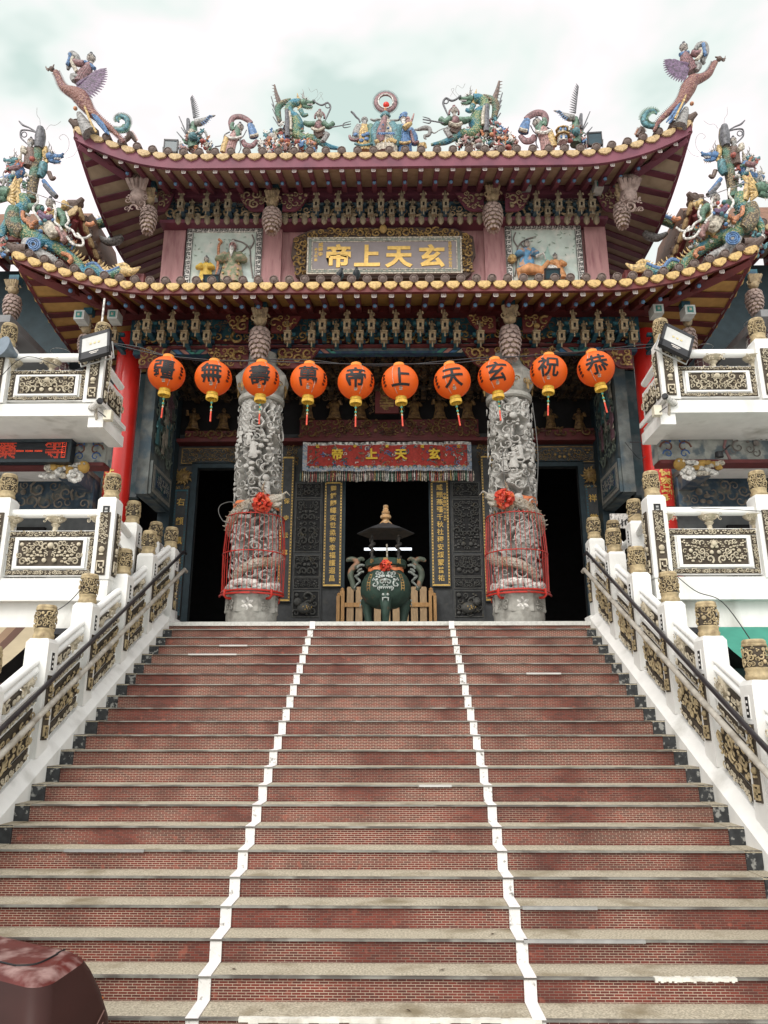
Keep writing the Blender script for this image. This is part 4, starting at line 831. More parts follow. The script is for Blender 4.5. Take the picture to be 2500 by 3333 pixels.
carving(q, -Wp*.97, xo-W, Hh*.05, Hh*.88, .05, .13, 5, 0, False, 1.6, t=.24); carving(q, xo+W, Wp*.97, Hh*.05, Hh*.88, .05, .13, 6, 0, False, 1.6, t=.24); carving(q, -Wp*.82, Wp*.82, zb_, Hh*.98, .05, .13, 7, 0, True, 1.6, t=.24)
q.ell((0, -.02, Hh*.93), (.09, .05, .13), 8, 6, 0)
q.build('carved_frame', [GOLDD, mat('dark_frame_wood', (.07, .045, .035))], t)
for i, ch in enumerate('帝上天玄'):
    px = (731, 793, 861, 932)[i]; p = at(px, 559, YP); text(ch, .62, GOLD, t, (p.x-xm, -.04, p.z-z0), bold=.035, ext=.01, shear=.02)
for i, ch in enumerate('民國辛酉年仲秋月'): text(ch, .085, GOLD, t, (at(972, 540, YP).x-xm, -.035, zb_-.18-i*.088), bold=.01)
for i, ch in enumerate('威靈寺'): text(ch, .12, GOLD, t, (at(693, 540, YP).x-xm, -.035, zb_-.2-i*.13), bold=.01)
for i, ch in enumerate('弟子叩謝'): text(ch, .08, GOLD, t, (at(683, 540, YP).x-xm, -.035, zb_-.32-i*.095), bold=.01)
# ------------------------------------------------------------------ embroidered banner over the central door
YBN = 3.05
bx0, bx1, bz0, bz1 = at(655, 960, YBN).x, at(1018, 960, YBN).x, at(830, 1017, YBN).z, at(830, 955, YBN).z; xm = (bx0+bx1)/2
t = thing('door_banner', 'long red embroidered banner with yellow characters and a tasselled fringe above the central doorway', 'banner', (xm, YBN, bz0)); W, H = (bx1-bx0)/2, bz1-bz0
q = MB(); n = 90
wv = lambda x: .025*math.sin(x*7)+.015*math.sin(x*17)
for z0_, z1_, mm, off in ((0, H*.16, 1, -.004), (H*.16, H*.9, 0, 0), (H*.9, H, 2, -.004)): q.grid([[(-W+2*W*i/n, wv(-W+2*W*i/n)+off, z) for i in range(n+1)] for z in (z0_, z1_)], mm)
for s in (-1, 1): q.grid([[(s*W-s*.1*i, wv(s*W-s*.1*i)-.01, z) for i in (range(2) if s < 0 else (1, 0))] for z in (0, H*.92)], 1)
q.build('cloth', [mat('red_brocade', (.36, .035, .025), .7, .25, 22), mat('blue_white_border_cloth', (.22, .28, .36), .7, .5, 22, (.5, .45, .42), (.48, .58), 26), C['white']], t)
rnd = random.Random(3); cols = [C['white'], C['green'], C['teal'], C['orange'], C['blue'], C['pink']]
for j in range(6):
    q = MB()
    for i in range(22):
        x, z = rnd.uniform(-W+.12, W-.12), rnd.uniform(H*.25, H*.86)
        if rnd.random() < .5: scroll(q, x, z, wv(x)-.012, rnd.uniform(.03, .07), rnd.uniform(0, 6), 1, .22, rnd.choice((-1, 1)), 0, 4, 8, .1)
        else: q.tube([(x, wv(x)-.015, z), (x+rnd.uniform(-.06, .06), wv(x)-.02, z+rnd.uniform(-.06, .06)), (x+rnd.uniform(-.09, .09), wv(x)-.015, z+rnd.uniform(-.07, .07))], [.018, .014, .006], 5)
    q.build('embroidery', cols[j], t)
q = MB()
for i in range(36): x = -W+.1+i*(2*W-.2)/36+.02; q.tube([(x+.045*math.cos(a)*1, wv(x)-.014, H*.1+.05*math.sin(a)) for a in [R(b) for b in range(0, 190, 30)]], .012, 4, i % 3, cap=False)
q.build('wave_border', [C['teal'], C['white'], C['yellow']], t)
YEL = mat('yellow_embroidery', (.72, .48, .04), .6, .15, 20)
for i, ch in enumerate('帝上天玄'): p = at((729, 803, 866, 938)[i], 984, YBN); text(ch, .27, YEL, t, (p.x-xm, -.05, p.z-bz0), bold=.04, ext=.006)
for i, (ch, px) in enumerate((('極', 687), ('寺', 767), ('靈', 836), ('威', 912), ('北', 990))): p = at(px, 966, YBN); text(ch, .085, YEL, t, (p.x-xm, -.045, p.z-bz0), bold=.02)
for i, ch in enumerate('獻敬 戶鎮奉爺主沈安天善眾 念紀香進月花科年龍甲次歲運天'): text(ch, .062, INK, t, (-W+.2+i*(2*W-.35)/29, wv(-W+.2+i*(2*W-.35)/29)-.012, H*.955), bold=.01, ext=.001) if ch != ' ' else None
fr = MB(); FC = [C['white'], C['cream'], C['pink'], C['green'], C['yellow'], C['red']]
for i in range(92):
    x = -W-.03+i*(2*W+.06)/91; l_ = .17+.03*rnd.random(); fr.tube([(x, wv(x), .0), (x, wv(x)-.004, -.05), (x+rnd.uniform(-.008, .008), wv(x), -.08), (x+rnd.uniform(-.01, .01), wv(x), -.06-l_)], [.006, .004, .017, .012], 5, rnd.choice((0, 1, 1, 2, 3, 4, 5)))
fr.build('fringe', FC, t)
# ------------------------------------------------------------------ incense burner
YI = .95
def bz_(x, y, Y=YI): return at((1100+.36765*x)*.6636, (1600+.36765*y)*.6636, Y)
B0 = bz_(424, 880); U = (bz_(434, 880)-B0).length/10; B0.z = 0
t = thing('incense_burner', 'dark green bronze incense burner with dragon handles and a peaked iron canopy', 'burner', B0)
def bl(x, y, dy=0): p = bz_(x, y)-B0; return Vector((p.x, dy, p.z))
zc_ = bl(424, 880).z
q = MB(); r = 226*U
q.lathe([(.02, bl(0, 1040).z), (r*.45, bl(0, 1032).z), (r*.8, bl(0, 985).z), (r*.97, bl(0, 925).z), (r, bl(0, 875).z), (r*.96, bl(0, 815).z), (r*.84, bl(0, 760).z), (r*.68, bl(0, 718).z), (r*.66, bl(0, 690).z), (r*.8, bl(0, 672).z), (r*.83, bl(0, 630).z), (r*.78, bl(0, 618).z), (r*.74, bl(0, 640).z), (.02, bl(0, 650).z)], 40); q.build('bowl', VERD, t)
q = MB(); carving(q, -120*U, 120*U, bl(0, 915).z, bl(0, 735).z, 0, .085, 8, 0, True, 1.6, t=.26)
for s in (-1, 1): q.ell((s*30*U, -.02, bl(0, 790).z), .03, 8, 5)
q.ell((0, -.03, bl(0, 825).z), (.05, .05, .04), 8, 5)
for i in range(9): q.tube([(-.14+.035*i, -.01, bl(0, 885).z), (-.14+.035*i, -.03, bl(0, 902).z)], [.014, .004], 5)
def onbowl(p):
    zq = p.z; prof = [(bl(0, 1040).z, .1), (bl(0, 985).z, .8), (bl(0, 925).z, .97), (bl(0, 875).z, 1), (bl(0, 815).z, .96), (bl(0, 760).z, .84), (bl(0, 718).z, .68)]
    rr = np.interp(zq, [a for a, b in prof], [b for a, b in prof])*r; a = p.x/r; return Vector((math.sin(a)*(rr-p.y), -math.cos(a)*(rr-p.y), zq))
q.map(onbowl); q.build('silver_mask', SILV, t)
for s in (-1, 1):
    q = MB(); 
    for dx in (-16, 16): q.tube([(s*165*U+dx*U, 0, bl(0, yy).z) for yy in (905, 870, 830, 790, 755)], .008, 4)
    for i in range(6): q.box(s*165*U-.025, s*165*U+.025, -.01, .0, bl(0, 765+24*i).z-.012, bl(0, 765+24*i).z+.012)
    q.map(onbowl); q.build('gilt_inscription', GOLDD, t)
for px, ch in ((305, '寺'), (424, '靈'), (538, '威')):
    o = text(ch, .105, GOLDD, t, (0, 0, 0), (0, 0, 0), bold=.02, ext=0)
    for v in o.data.vertices: a = v.co.x/(r*.84)+(px-424)*U/(r*.84)*1.1; v.co = (math.sin(a)*r*.843, -math.cos(a)*r*.843, bl(0, 650).z+v.co.y)
q = MB()                                        # legs
for a in (-90, 30, 150):
    c_, s_ = math.cos(R(a)), math.sin(R(a)); q = MB(); q.tube([(c_*r*.72, s_*r*.72, bl(0, 960).z), (c_*r*.86, s_*r*.86, bl(0, 1010).z), (c_*r*.8, s_*r*.8, .18), (c_*r*.74, s_*r*.74, .06), (c_*r*.84, s_*r*.84, 0)], [.12, .105, .07, .055, .075], 10)
    hd = Vector((c_*r*.92, s_*r*.92, bl(0, 965).z)); q.ell(hd, (.1, .1, .1), 10, 7)
    lt = Vector((-s_, c_, 0)); q.build('leg', VERD, t)
    q = MB(); f = Vector((c_, s_, 0))
    for s in (-1, 1): q.ell(hd+f*.08+lt*s*.042+Vector((0, 0, .03)), .025, 7, 5, 0); q.tube([hd+f*.09+lt*s*.05+Vector((0, 0, -.045)), hd+f*.1+lt*s*.05+Vector((0, 0, -.1))], [.014, .003], 5)
    q.tube([hd+f*.085-lt*.06+Vector((0, 0, -.035)), hd+f*.115+Vector((0, 0, -.03)), hd+f*.085+lt*.06+Vector((0, 0, -.035))], .012, 5); q.build('lion_face', SILV, t)
for s in (-1, 1):                               # dragon handles
    X = lambda x: 424+s*(424-x)*-1 if s < 0 else 848-x
    mx_ = (lambda x: x) if s < 0 else (lambda x: 848-x+5)
    q = MB(); o, rr = spline([bl(mx_(x), y) for x, y in ((155, 875), (138, 845), (128, 800), (112, 745), (125, 690), (168, 650), (165, 618), (130, 598), (92, 605), (88, 622))], [.03, .05, .055, .06, .062, .066, .055, .05, .045, .03], 5); q.tube(o, rr, 9)
    o, rr = spline([bl(mx_(x), y) for x, y in ((165, 640), (180, 610), (212, 595), (230, 612))], [.055, .05, .04, .025], 5); q.tube(o, rr, 8); q.build('handle', mat('rusty_green_bronze', (.06, .075, .055), .6, .3, 9, (.25, .13, .075), (.5, .62), 7), t)
    q = MB()
    for pts in (((236, 660), (205, 655), (180, 668), (170, 690)), ((232, 715), (205, 720), (175, 745), (150, 750)), ((150, 750), (175, 775), (195, 800), (165, 830), (145, 860)), ((215, 690), (190, 700), (175, 720))):
        o, rr = spline([bl(mx_(x), y, -.05) for x, y in pts], [.022, .026, .024, .018, .01][:len(pts)], 5); q.tube(o, rr, 7)
    q.build('dragon_scroll', mat('dull_silver_scroll', (.22, .24, .22), .5, .3, 20, (.08, .09, .08), (.45, .6), 20), t)
for px in (302, 536):
    q = MB(); p0, p1 = bl(px, 640), bl(px, 385); q.bar(p0, p1, .025, 8)
    q.tube([p0.lerp(p1, i/30)+Vector((.042*math.cos(i*.9), .042*math.sin(i*.9), 0)) for i in range(31)], [.02+.012*math.sin(i*.4) for i in range(31)], 7); q.build('canopy_post', mat('sooty_iron', (.045, .042, .04), .7, .4, 12, (.16, .13, .11), (.55, .7), 12), t)
q = MB(); zr = bl(0, 374).z; R6 = 262*U; q.lathe([(.03, zr+.08), (R6*.96, zr-.01), (R6, zr), (R6*.98, zr+.012), (R6*.3, zr+.17), (.12, zr+.2)], 6, (0, 0, 0), a0=R(0)); q.build('canopy_roof', mat('sooty_canopy', (.035, .036, .04), .6, .3, 7), t, smooth=False)
q = MB(); zf = zr+.16; s_ = (bl(0, 125).z-zf)
q.lathe([(70*U, 0), (55*U, .1*s_), (30*U, .25*s_), (26*U, .3*s_), (48*U, .36*s_), (50*U, .45*s_), (44*U, .51*s_), (26*U, .54*s_), (36*U, .6*s_), (37*U, .68*s_), (24*U, .73*s_), (27*U, .79*s_), (20*U, .86*s_), (24*U, .9*s_), (22*U, 1.0*s_)], 18, (0, 0, zf)); q.build('finial', RUST, t)
tag(MB().bar((0, 0, 0), (-.01, 0, bl(0, 478).z-bl(0, 640).z), .017, 7).build('incense_stick', C['cream'], None, B0+Vector((.03, -.1, bl(0, 640).z))), 'thick pale incense stick standing in the green burner', 'incense')
bow('small_bow', 'small red ribbon rosette tied round the neck of the incense burner', B0+Vector((0, -r*.72, bl(0, 688).z)), .125, r*.705, B0+Vector((0, 0, bl(0, 690).z)), .07, 9)
# picket gate across the central doorway
YG = 3.35
g0 = bz_(38, 1100, YG); t = thing('picket_gate', 'low golden wooden picket gate across the central doorway behind the burner', 'gate', (bz_(430, 1000, YG).x, YG, 0)); gx = bz_(430, 1000, YG).x
GX = lambda x: bz_(x, 1000, YG).x-gx
GZ = lambda y: bz_(430, y, YG).z
for x in (8, 38, 825, 852): q = MB(); q.box(GX(x)-.05, GX(x)+.05, -.06, .04, 0, GZ(880 if x in (38, 825) else 925)); q.lathe([(.045, 0), (.06, .04), (.0, .08)], 4, (GX(x), -.01, GZ(880 if x in (38, 825) else 925)), a0=R(45)); q.build('gate_post', WOOD, t, smooth=False)
MB().box(GX(38)+.05, GX(825)-.05, -.035, .0, GZ(1022), GZ(985)).build('rail', WOOD, t, smooth=False); MB().box(GX(38)+.05, GX(825)-.05, -.035, .0, .12, .22).build('rail', WOOD, t, smooth=False)
for x in (108, 187, 268, 350, 433, 515, 595, 677, 757):
    q = MB(); q.prism([(GX(x)-.075, 0), (GX(x)+.075, 0), (GX(x)+.075, GZ(852)), (GX(x)+.05, GZ(842)), (GX(x)-.05, GZ(842)), (GX(x)-.075, GZ(852))], .001, .025); q.build('picket', mat('pale_picket_wood', (.4, .27, .15), .6, .25, 6, stretch=(6, 6, 1)), t, smooth=False)
p = at(838, 1186, 6.0); tag(MB().box(-.62, .62, -.03, .03, -.03, .03).build('ceiling_lamp', emit('tube_light', (.9, .95, 1), 1.0), None, p, smooth=False), 'white fluorescent tube glowing in the dark hall behind the burner', 'lamp')
# ------------------------------------------------------------------ white balustrades of the staircase
SLP = RISE/RUN
def capdrum(r=.115, h=.4, seed=1):
    q = MB(); q.lathe([(r*.96, 0), (r*1.04, .02), (r*1.04, .045), (r*.95, .06), (r*.95, .09), (r*1.0, .1), (r*1.0, .115), (r*.9, .125)], 22, (0, 0, 0), 0)
    q.lathe([(r*.9, .12), (r*.9, h*.84)], 22, (0, 0, 0), 1); q.lathe([(r*.9, h*.82), (r*1.02, h*.83), (r*1.04, h*.87), (r*.97, h*.89), (r*1.0, h*.92), (r*.97, h*.96), (r*.84, h), (.01, h*1.02)], 22, (0, 0, 0), 0)
    c = MB(); carving(c, 0, 2*math.pi*r, .12, h*.84, 0, .05, seed, 0, False, 1.9, t=.26); q.join(c, lambda p: Vector(((r*.92-p.y)*math.cos(p.x/r), (r*.92-p.y)*math.sin(p.x/r), p.z)), 2)
    return q.mesh('drum_cap', [TANY, TANB, TANY])
CAPS = [capdrum(seed=i) for i in (1, 2)]
def relief(w, h, rmax, seed, mats, mirror=True, frame=0, dens=1.4, name='carved_panel'):
    q = MB(); q.box(0, w, .0, .02, 0, h, 1); carving(q, .01, w-.01, .01, h-.01, -.01, rmax, seed, 0, mirror, dens, t=.25)
    return q
def vaseplant(w, h):                 # tall narrow panel: vase with plant and a fret below
    q = MB(); q.box(0, w, 0, .02, 0, h, 1); carving(q, .01, w-.01, h*.48, h-.01, -.01, w*.3, int(h*100), 0, False, 1.6, t=.26); q.ell((w/2, -.01, h*.4), (w*.3, .03, h*.05), 8, 5); q.box(w*.3, w*.7, -.02, 0, h*.31, h*.34)
    for a, b, c, d in ((.12, .88, .2, .225), (.12, .22, .03, .2), (.78, .88, .03, .2), (.12, .6, .03, .055), (.35, .88, .1, .125), (.35, .45, .1, .17)): q.box(w*a, w*b, -.02, 0, h*c, h*d)
    return q
def post_parts(parent, x, y, zsh, zbot, s, pl=True, front=True, w=.135):
    """square white post at x, y; s = +1 when its carved face looks to +X"""
    q = MB(); H = zsh-zbot; b = .03
    q.lathe([(w*1.414, 0), (w*1.414, H-.05), ((w-b)*1.414, H)], 4, (0, 0, 0), 0, a0=R(45)); po = q.build('post', WHITE, parent, (x, y, zbot), smooth=False)
    inst(CAPS[int(abs(y)*7) % 2], 'drum_cap', po, (0, 0, H), (0, 0, y*2.1))
    if pl:
        q = MB(); q.box(-.03, .03, -.008, .0, 0, .2, 0); q.box(-.045, .045, -.004, .004, -.015, .215, 1)
        for i in range(3): q.box(-.014, .014, -.011, -.008, .03+.055*i, .055+.055*i, 1)
        o = q.build('name_plate', [INK, WHITE2], po, (s*(w+.002), 0, H-.36), (0, 0, R(90*s)), smooth=False)
        v = vaseplant(.14, min(.72, H-.55)); v.map(lambda p: p-Vector((.07, 0, 0))); v.build('carved_strip', [TANY, TANB], po, (s*(w+.012), 0, H-.42-min(.72, H-.55)), (0, 0, R(90*s)))
    return po
def stair_balustrade(s, X, ys, H, kx, label):
    t = thing('stair_balustrade', label, 'balustrade', (0, 0, 0)); sx = s
    y0, y1 = ys[0]+.1, ys[-1]-1.2
    # sloping kerb under the posts
    q = MB(); a, b = kx, X-sx*.2; xa, xb = min(a, b), max(a, b)
    vs = [(x, y, z) for y in (y1, .0) for x in (xa, xb) for z in (y*SLP-.5, y*SLP+.04)] 
    q.add(vs, [(0, 1, 3, 2), (4, 6, 7, 5), (1, 5, 7, 3), (0, 2, 6, 4), (0, 4, 5, 1), (2, 3, 7, 6)]); q.box(xa, xb, .0, ys[0]+.2, -.4, .1)
    xi0, xi1 = (xa, X+.1) if sx > 0 else (X-.1, xb)      # upper chamfer
    vs = [(x, y, y*SLP+z) for y in (y1, .0) for x, z in ((X-sx*.2, .04), (kx, .0401), (X+sx*.1, .15), (X-sx*.2, .15))]
    q.add(vs, [(0, 1, 2, 3), (7, 6, 5, 4), (1, 5, 6, 2), (2, 6, 7, 3), (3, 7, 4, 0)]); q.build('kerb', WHITE, t, smooth=False)
    for y in ys: post_parts(t, X, y, min(y, .0)*SLP+H, min(y, 0)*SLP+.08, sx)
    base = None
    for i in range(len(ys)):
        ya = ys[i]-.135; yb = (ys[i+1]+.135) if i+1 < len(ys) else ys[i]-.95; L_ = ya-yb
        # local u runs downhill from the post
        def place(mb, x0): return mb.map(lambda p: Vector((X+sx*(x0-p.y), ya-p.x, (ya-p.x)*SLP+p.z)))
        q = MB()
        for z, r_ in ((H-.30, .056), (H-.2, .054)):
            f = MB(); f.tube([(0, 0, z), (L_, 0, z)], r_, 12); q.join(f)
        place(q, 0).build('double_rail', WHITE2, t)
        q = MB(); q.box(0, L_, -.06, .06, .1, .88); place(q, 0).build('panel_wall', WHITE, t, smooth=False)
        q = MB(); q.box(0, L_, -.08, .08, .88, .93); q.box(0, L_, -.075, .075, .75, .775); place(q, 0).build('ledge', WHITE2, t, smooth=False)
        for z0, z1, rm, sd in ((.34, .735, .085, 5+i), (.79, .865, .045, 15+i), (.185, .31, .055, 25+i)):
            pn = relief(L_-.16, z1-z0, rm, sd, None, False, dens=1.7); pn.map(lambda p: p+Vector((.08, -.08, z0))); place(pn, 0).build('carved_panel', [TANY if z0 == .34 else TAN, TANB], t)
        for k in (0, 1):
            v = MB(); u0 = .08 if k == 0 else L_-.2; v.lathe([(.05, .93), (.035, .97), (.06, 1.0), (.09, 1.03), (.07, H-.33)], 10, (u0+.06, 0, 0)); carving(v, u0-.04, u0+.16, .98, H-.33, -.06, .06, 40+i, 0, False, 1.4); place(v, 0).build('vase_support', TAN, t)
        v = MB(); v.box(L_*.3, L_*.7, -.02, .02, .93, H-.4, 1); carving(v, L_*.25, L_*.75, .93, H-.36, -.03, .08, 50+i, 0, True, 1.3); place(v, 0).build('rail_fretwork', [TAN, TANB], t)
    return t
stair_balustrade(1, -3.95, [.48, -.72, -1.79, -2.98, -4.12, -5.25, -6.4], 1.415, SL, 'white balustrade with carved tan panels descending along the left side of the stairs')
stair_balustrade(-1, 3.81, [.17, -.95, -2.01, -3.18, -4.26, -5.3, -6.4], 1.49, SR, 'white balustrade with carved tan panels descending along the right side of the stairs')
def handrail(pa, pb, X, r_, m, label, brz, s):
    a, b = atX(*pa, X), atX(*pb, X); d = (b-a).normalized(); b = a+d*8.2
    t = thing('handrail', label, 'handrail', a); q = MB()
    e = Vector((0, .12, -.02)); q.tube([e, Vector((0, .0, 0)), (b-a)], r_, 10); q.build('rail', m, t)
    L_ = (b-a).length
    for i in range(8):
        p = d*(.35+i*1.12); q = MB(); q.tube([p, p+Vector((0, 0, -.07)), p+Vector((-s*.2, 0, -.09))], .014, 6); q.box(p.x-s*.2-.012, p.x-s*.2+.012, p.y-.06, p.y+.06, p.z-.17, p.z-.03); q.build('bracket', GREYM, t, smooth=False)
handrail((398, 1191), (0, 1577), -3.78, .028, IRON, 'dark iron handrail, upper of the two on the left side of the stairs', 0, 1)
handrail((399, 1230), (0, 1632), -3.74, .034, PALEB, 'pale weathered handrail, lower of the two on the left side of the stairs', 0, 1)
handrail((1267, 1193), (1659, 1620), 3.62, .028, IRON, 'dark iron handrail, upper of the two on the right side of the stairs', 0, -1)
handrail((1262, 1230), (1659, 1672), 3.58, .034, PALEB, 'pale weathered handrail, lower of the two on the right side of the stairs', 0, -1)

# ------------------------------------------------------------------ side wings: terraces, upper balconies, painted beams
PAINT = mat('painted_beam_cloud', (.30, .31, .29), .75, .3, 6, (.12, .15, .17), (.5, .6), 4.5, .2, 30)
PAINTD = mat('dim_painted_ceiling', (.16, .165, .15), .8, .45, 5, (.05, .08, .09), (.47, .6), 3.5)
YT, YBAL = -2.0, -2.0
def wing_side(s):
    side = 'left' if s < 0 else 'right'
    hallw = thing('side_wing', f'white {side} side wing with terrace, upper balcony and painted beams beside the porch', 'building')
    F = lambda px: px if s < 0 else 1651-px              # mirrored photo column
    def X(px, py, Y): return at(px, py, Y).x if s < 0 else at(1650-px, py-3, Y).x
    def Z(py, Y, px=130): return at(px, py, Y).z
    far = s*11.5
    xc = X(222, 1240, YT)                                # terrace corner
    zl0, zl1, zl2 = Z(1300, YT), Z(1252, YT), Z(1345, YT-.0)
    def bx(q, xa, xb, *r, **k): q.box(min(xa, xb), max(xa, xb), *r, **k); return q
    bx(MB(), far, xc+s*-.14, YT-.12, 1.5, zl0, zl1).build('terrace_slab', WHITE, hallw, smooth=False)
    bx(MB(), far, s*4.3, YT+.05, YT+.3, zl2-.08, zl0).build('terrace_wall', WHITE, hallw, smooth=False)
    bx(MB(), s*4.3, s*4.5, YT+.3, 1.4, ZG, zl0).build('terrace_side_wall', WHITE, hallw, smooth=False)
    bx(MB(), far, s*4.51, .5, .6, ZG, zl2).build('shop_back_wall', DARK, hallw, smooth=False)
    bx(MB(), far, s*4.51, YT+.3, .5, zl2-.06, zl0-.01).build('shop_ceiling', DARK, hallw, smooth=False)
    bx(MB(), far, s*4.45, YT+.02, YT+.1, zl2-.16, zl2-.08).build('shop_lintel', BLACKM, hallw, smooth=False)
    # back wall of the terrace: window bars, pale shutter
    bx(MB(), far, s*5.3, 1.6, 1.8, 0, 3.0).build('terrace_back_wall', mat('grey_wall_tile', (.13, .14, .145), .6, .2, 6), hallw, smooth=False)
    q = bx(MB(), s*5.9, s*6.7, 1.5, 1.59, .6, 2.0)
    for i in range(8): bx(q, s*5.92, s*6.68, 1.48, 1.499, .68+.17*i, .70+.17*i)
    q.build('shutter', mat('pale_shutter', (.42, .43, .42), .5, .1), hallw, smooth=False)
    q = MB()
    for i in range(26): xx = s*(6.9+i*.14); q.bar((xx, 1.45, .5), (xx, 1.45, 2.0), .012, 5)
    for z in (.6, 1.2, 1.9): q.bar((s*6.85, 1.45, z), (s*10.6, 1.45, z), .014, 5)
    q.build('window_bars', GREYM, hallw); bx(MB(), s*6.85, s*10.6, 1.5, 1.59, .45, 2.1).build('window', DARK, hallw, smooth=False)
    # painted beams and ceiling under the balcony
    yb = -.9; zb0, zb1 = Z(1000, yb), Z(945, yb); xi = X(229, 975, yb)
    bx(MB(), far, xi, yb, yb+.3, zb0, zb1+.4).build('painted_beam', PAINT, hallw, smooth=False)
    q = MB(); bx(q, far, xi, yb-.06, yb+.25, zb0-.07, zb0-.01); q.build('red_beam', MAROON, hallw, smooth=False)
    c0 = X(190, 968, yb-.02)
    q = MB(); rr = random.Random(8)
    for k in (-1, 1):
        for z_, r_, tn in ((.12, .1, 1.2), (-.12, .09, 1.1), (.0, .13, .9)): scroll(q, c0+k*.14, (zb0+zb1)/2+z_, yb-.005, r_, 0 if k > 0 else math.pi, tn, .14, k, 0 if z_ else 1, 4, 10, .1)
    q.build('painted_scroll', [mat('paint_blue', (.04, .12, .34)), mat('paint_brown', (.16, .07, .05))], hallw)
    q = MB(); x1 = c0+s*.9
    for j in range(3):
        xx = x1+s*j*1.5; carving(q, min(xx, xx+s*1.2), max(xx, xx+s*1.2), zb0+.05, zb1-.02, yb-.004, .14, 60+j, 0, True, .9, t=.14); f = [(xx, zb0+.02), (xx, zb1)]
        for a in (0, s*1.3): q.tube([(xx+a, yb-.01, zb0), (xx+a-s*.08, yb-.01, (zb0+zb1)/2), (xx+a, yb-.01, zb1)], .025, 5, 1)
    q.build('painted_figures', [mat('paint_greyed', (.17, .15, .14), .7, .4, 8), mat('paint_mauve', (.26, .14, .14))], hallw)
    # carved corbel with a lion and peony beside the red column
    cc = X(175, 1022, yb+.05); q = MB(); zc = Z(1022, yb)
    for i in range(40): a = i*2.4; q.ell((cc+s*(.02+.014*i)+.06*math.cos(a), yb-.05+.02*math.sin(a), zc+.1*math.sin(a*1.7)+.02), (.07, .05, .05), 7, 4, i % 3)
    for i in range(8): a = i*R(45); q.ell((cc+.09*math.cos(a), yb-.16, zc-.1+.09*math.sin(a)), (.06, .03, .05), 7, 4, 2)
    q.ell((cc, yb-.2, zc-.1), .05, 8, 5, 2); q.ell((cc-s*.12, yb-.14, zc+.06), (.1, .1, .11), 9, 6, 1)
    for k in (-1, 1): q.ell((cc-s*.12+k*.04, yb-.23, zc+.09), .022, 6, 4, 0)
    q.build('carved_corbel', [C['cream'], mat('corbel_yellow', (.4, .24, .06), .6, .3), C['white']], hallw)
    zcz = 3.05
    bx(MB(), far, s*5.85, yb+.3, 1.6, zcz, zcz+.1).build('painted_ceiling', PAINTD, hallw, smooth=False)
    q = MB()
    for xx in (5.87, 7.6, 9.4): bx(q, s*xx, s*(xx+.28), yb+.3, 1.6, zcz-.3, zcz-.001)
    bx(q, far, s*5.85, 1.3, 1.598, 2.4, zcz-.002)
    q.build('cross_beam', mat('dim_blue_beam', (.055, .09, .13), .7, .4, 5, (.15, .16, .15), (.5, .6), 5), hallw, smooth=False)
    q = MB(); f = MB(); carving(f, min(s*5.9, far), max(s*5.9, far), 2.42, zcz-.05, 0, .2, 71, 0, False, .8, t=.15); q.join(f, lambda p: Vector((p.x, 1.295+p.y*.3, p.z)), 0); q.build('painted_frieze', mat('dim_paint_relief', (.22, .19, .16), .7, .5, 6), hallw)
    # upper balcony slab, brackets and what stands behind
    xb = X(217, 840, YBAL); zs0, zs1 = Z(905, YBAL), Z(879, YBAL)
    q = bx(MB(), far, xb, YBAL-.13, YBAL+1.05, zs0, zs1); bx(q, far, s*6.0, YBAL+1.05, 1.2, zs0, zs1); q.build('balcony_slab', WHITE, hallw, smooth=False)
    q = MB(); bx(q, X(223, 910, YBAL-.1), X(190, 910, YBAL-.1), YBAL-.1, YBAL+.8, Z(923, YBAL-.1), zs0-.002); q.build('balcony_bracket', WHITE, hallw, smooth=False)
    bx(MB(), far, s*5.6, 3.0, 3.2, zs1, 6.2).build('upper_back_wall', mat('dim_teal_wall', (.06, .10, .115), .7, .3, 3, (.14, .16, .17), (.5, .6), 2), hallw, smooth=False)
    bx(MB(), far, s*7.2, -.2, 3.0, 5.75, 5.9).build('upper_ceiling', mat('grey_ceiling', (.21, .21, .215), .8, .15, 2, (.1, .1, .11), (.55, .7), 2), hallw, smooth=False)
    for px, Y, r_ in ((20, .55, .2), (141, 1.6, .2)):
        p = X(px, 690, Y); q = MB(); q.lathe([(r_, zs1), (r_, 5.75)], 18, (p, Y, 0)); cl = q.build('maroon_column', mat('dull_maroon_column', (.13, .07, .075), .6, .2, 4), hallw)
        q = MB()
        for j in range(12): a = j*R(30); q.bar((p+(r_+.01)*math.cos(a), Y+(r_+.01)*math.sin(a), zs1), (p+(r_+.01)*math.cos(a), Y+(r_+.01)*math.sin(a), 5.7), .006, 4)
        for i in range(8): zz = zs1+.2+i*.38; q.tube([(p+(r_+.01)*math.cos(R(b)), Y+(r_+.01)*math.sin(R(b)), zz) for b in range(0, 361, 24)], .005, 4, cap=False)
        q.build('wire_net', C['white'], cl)
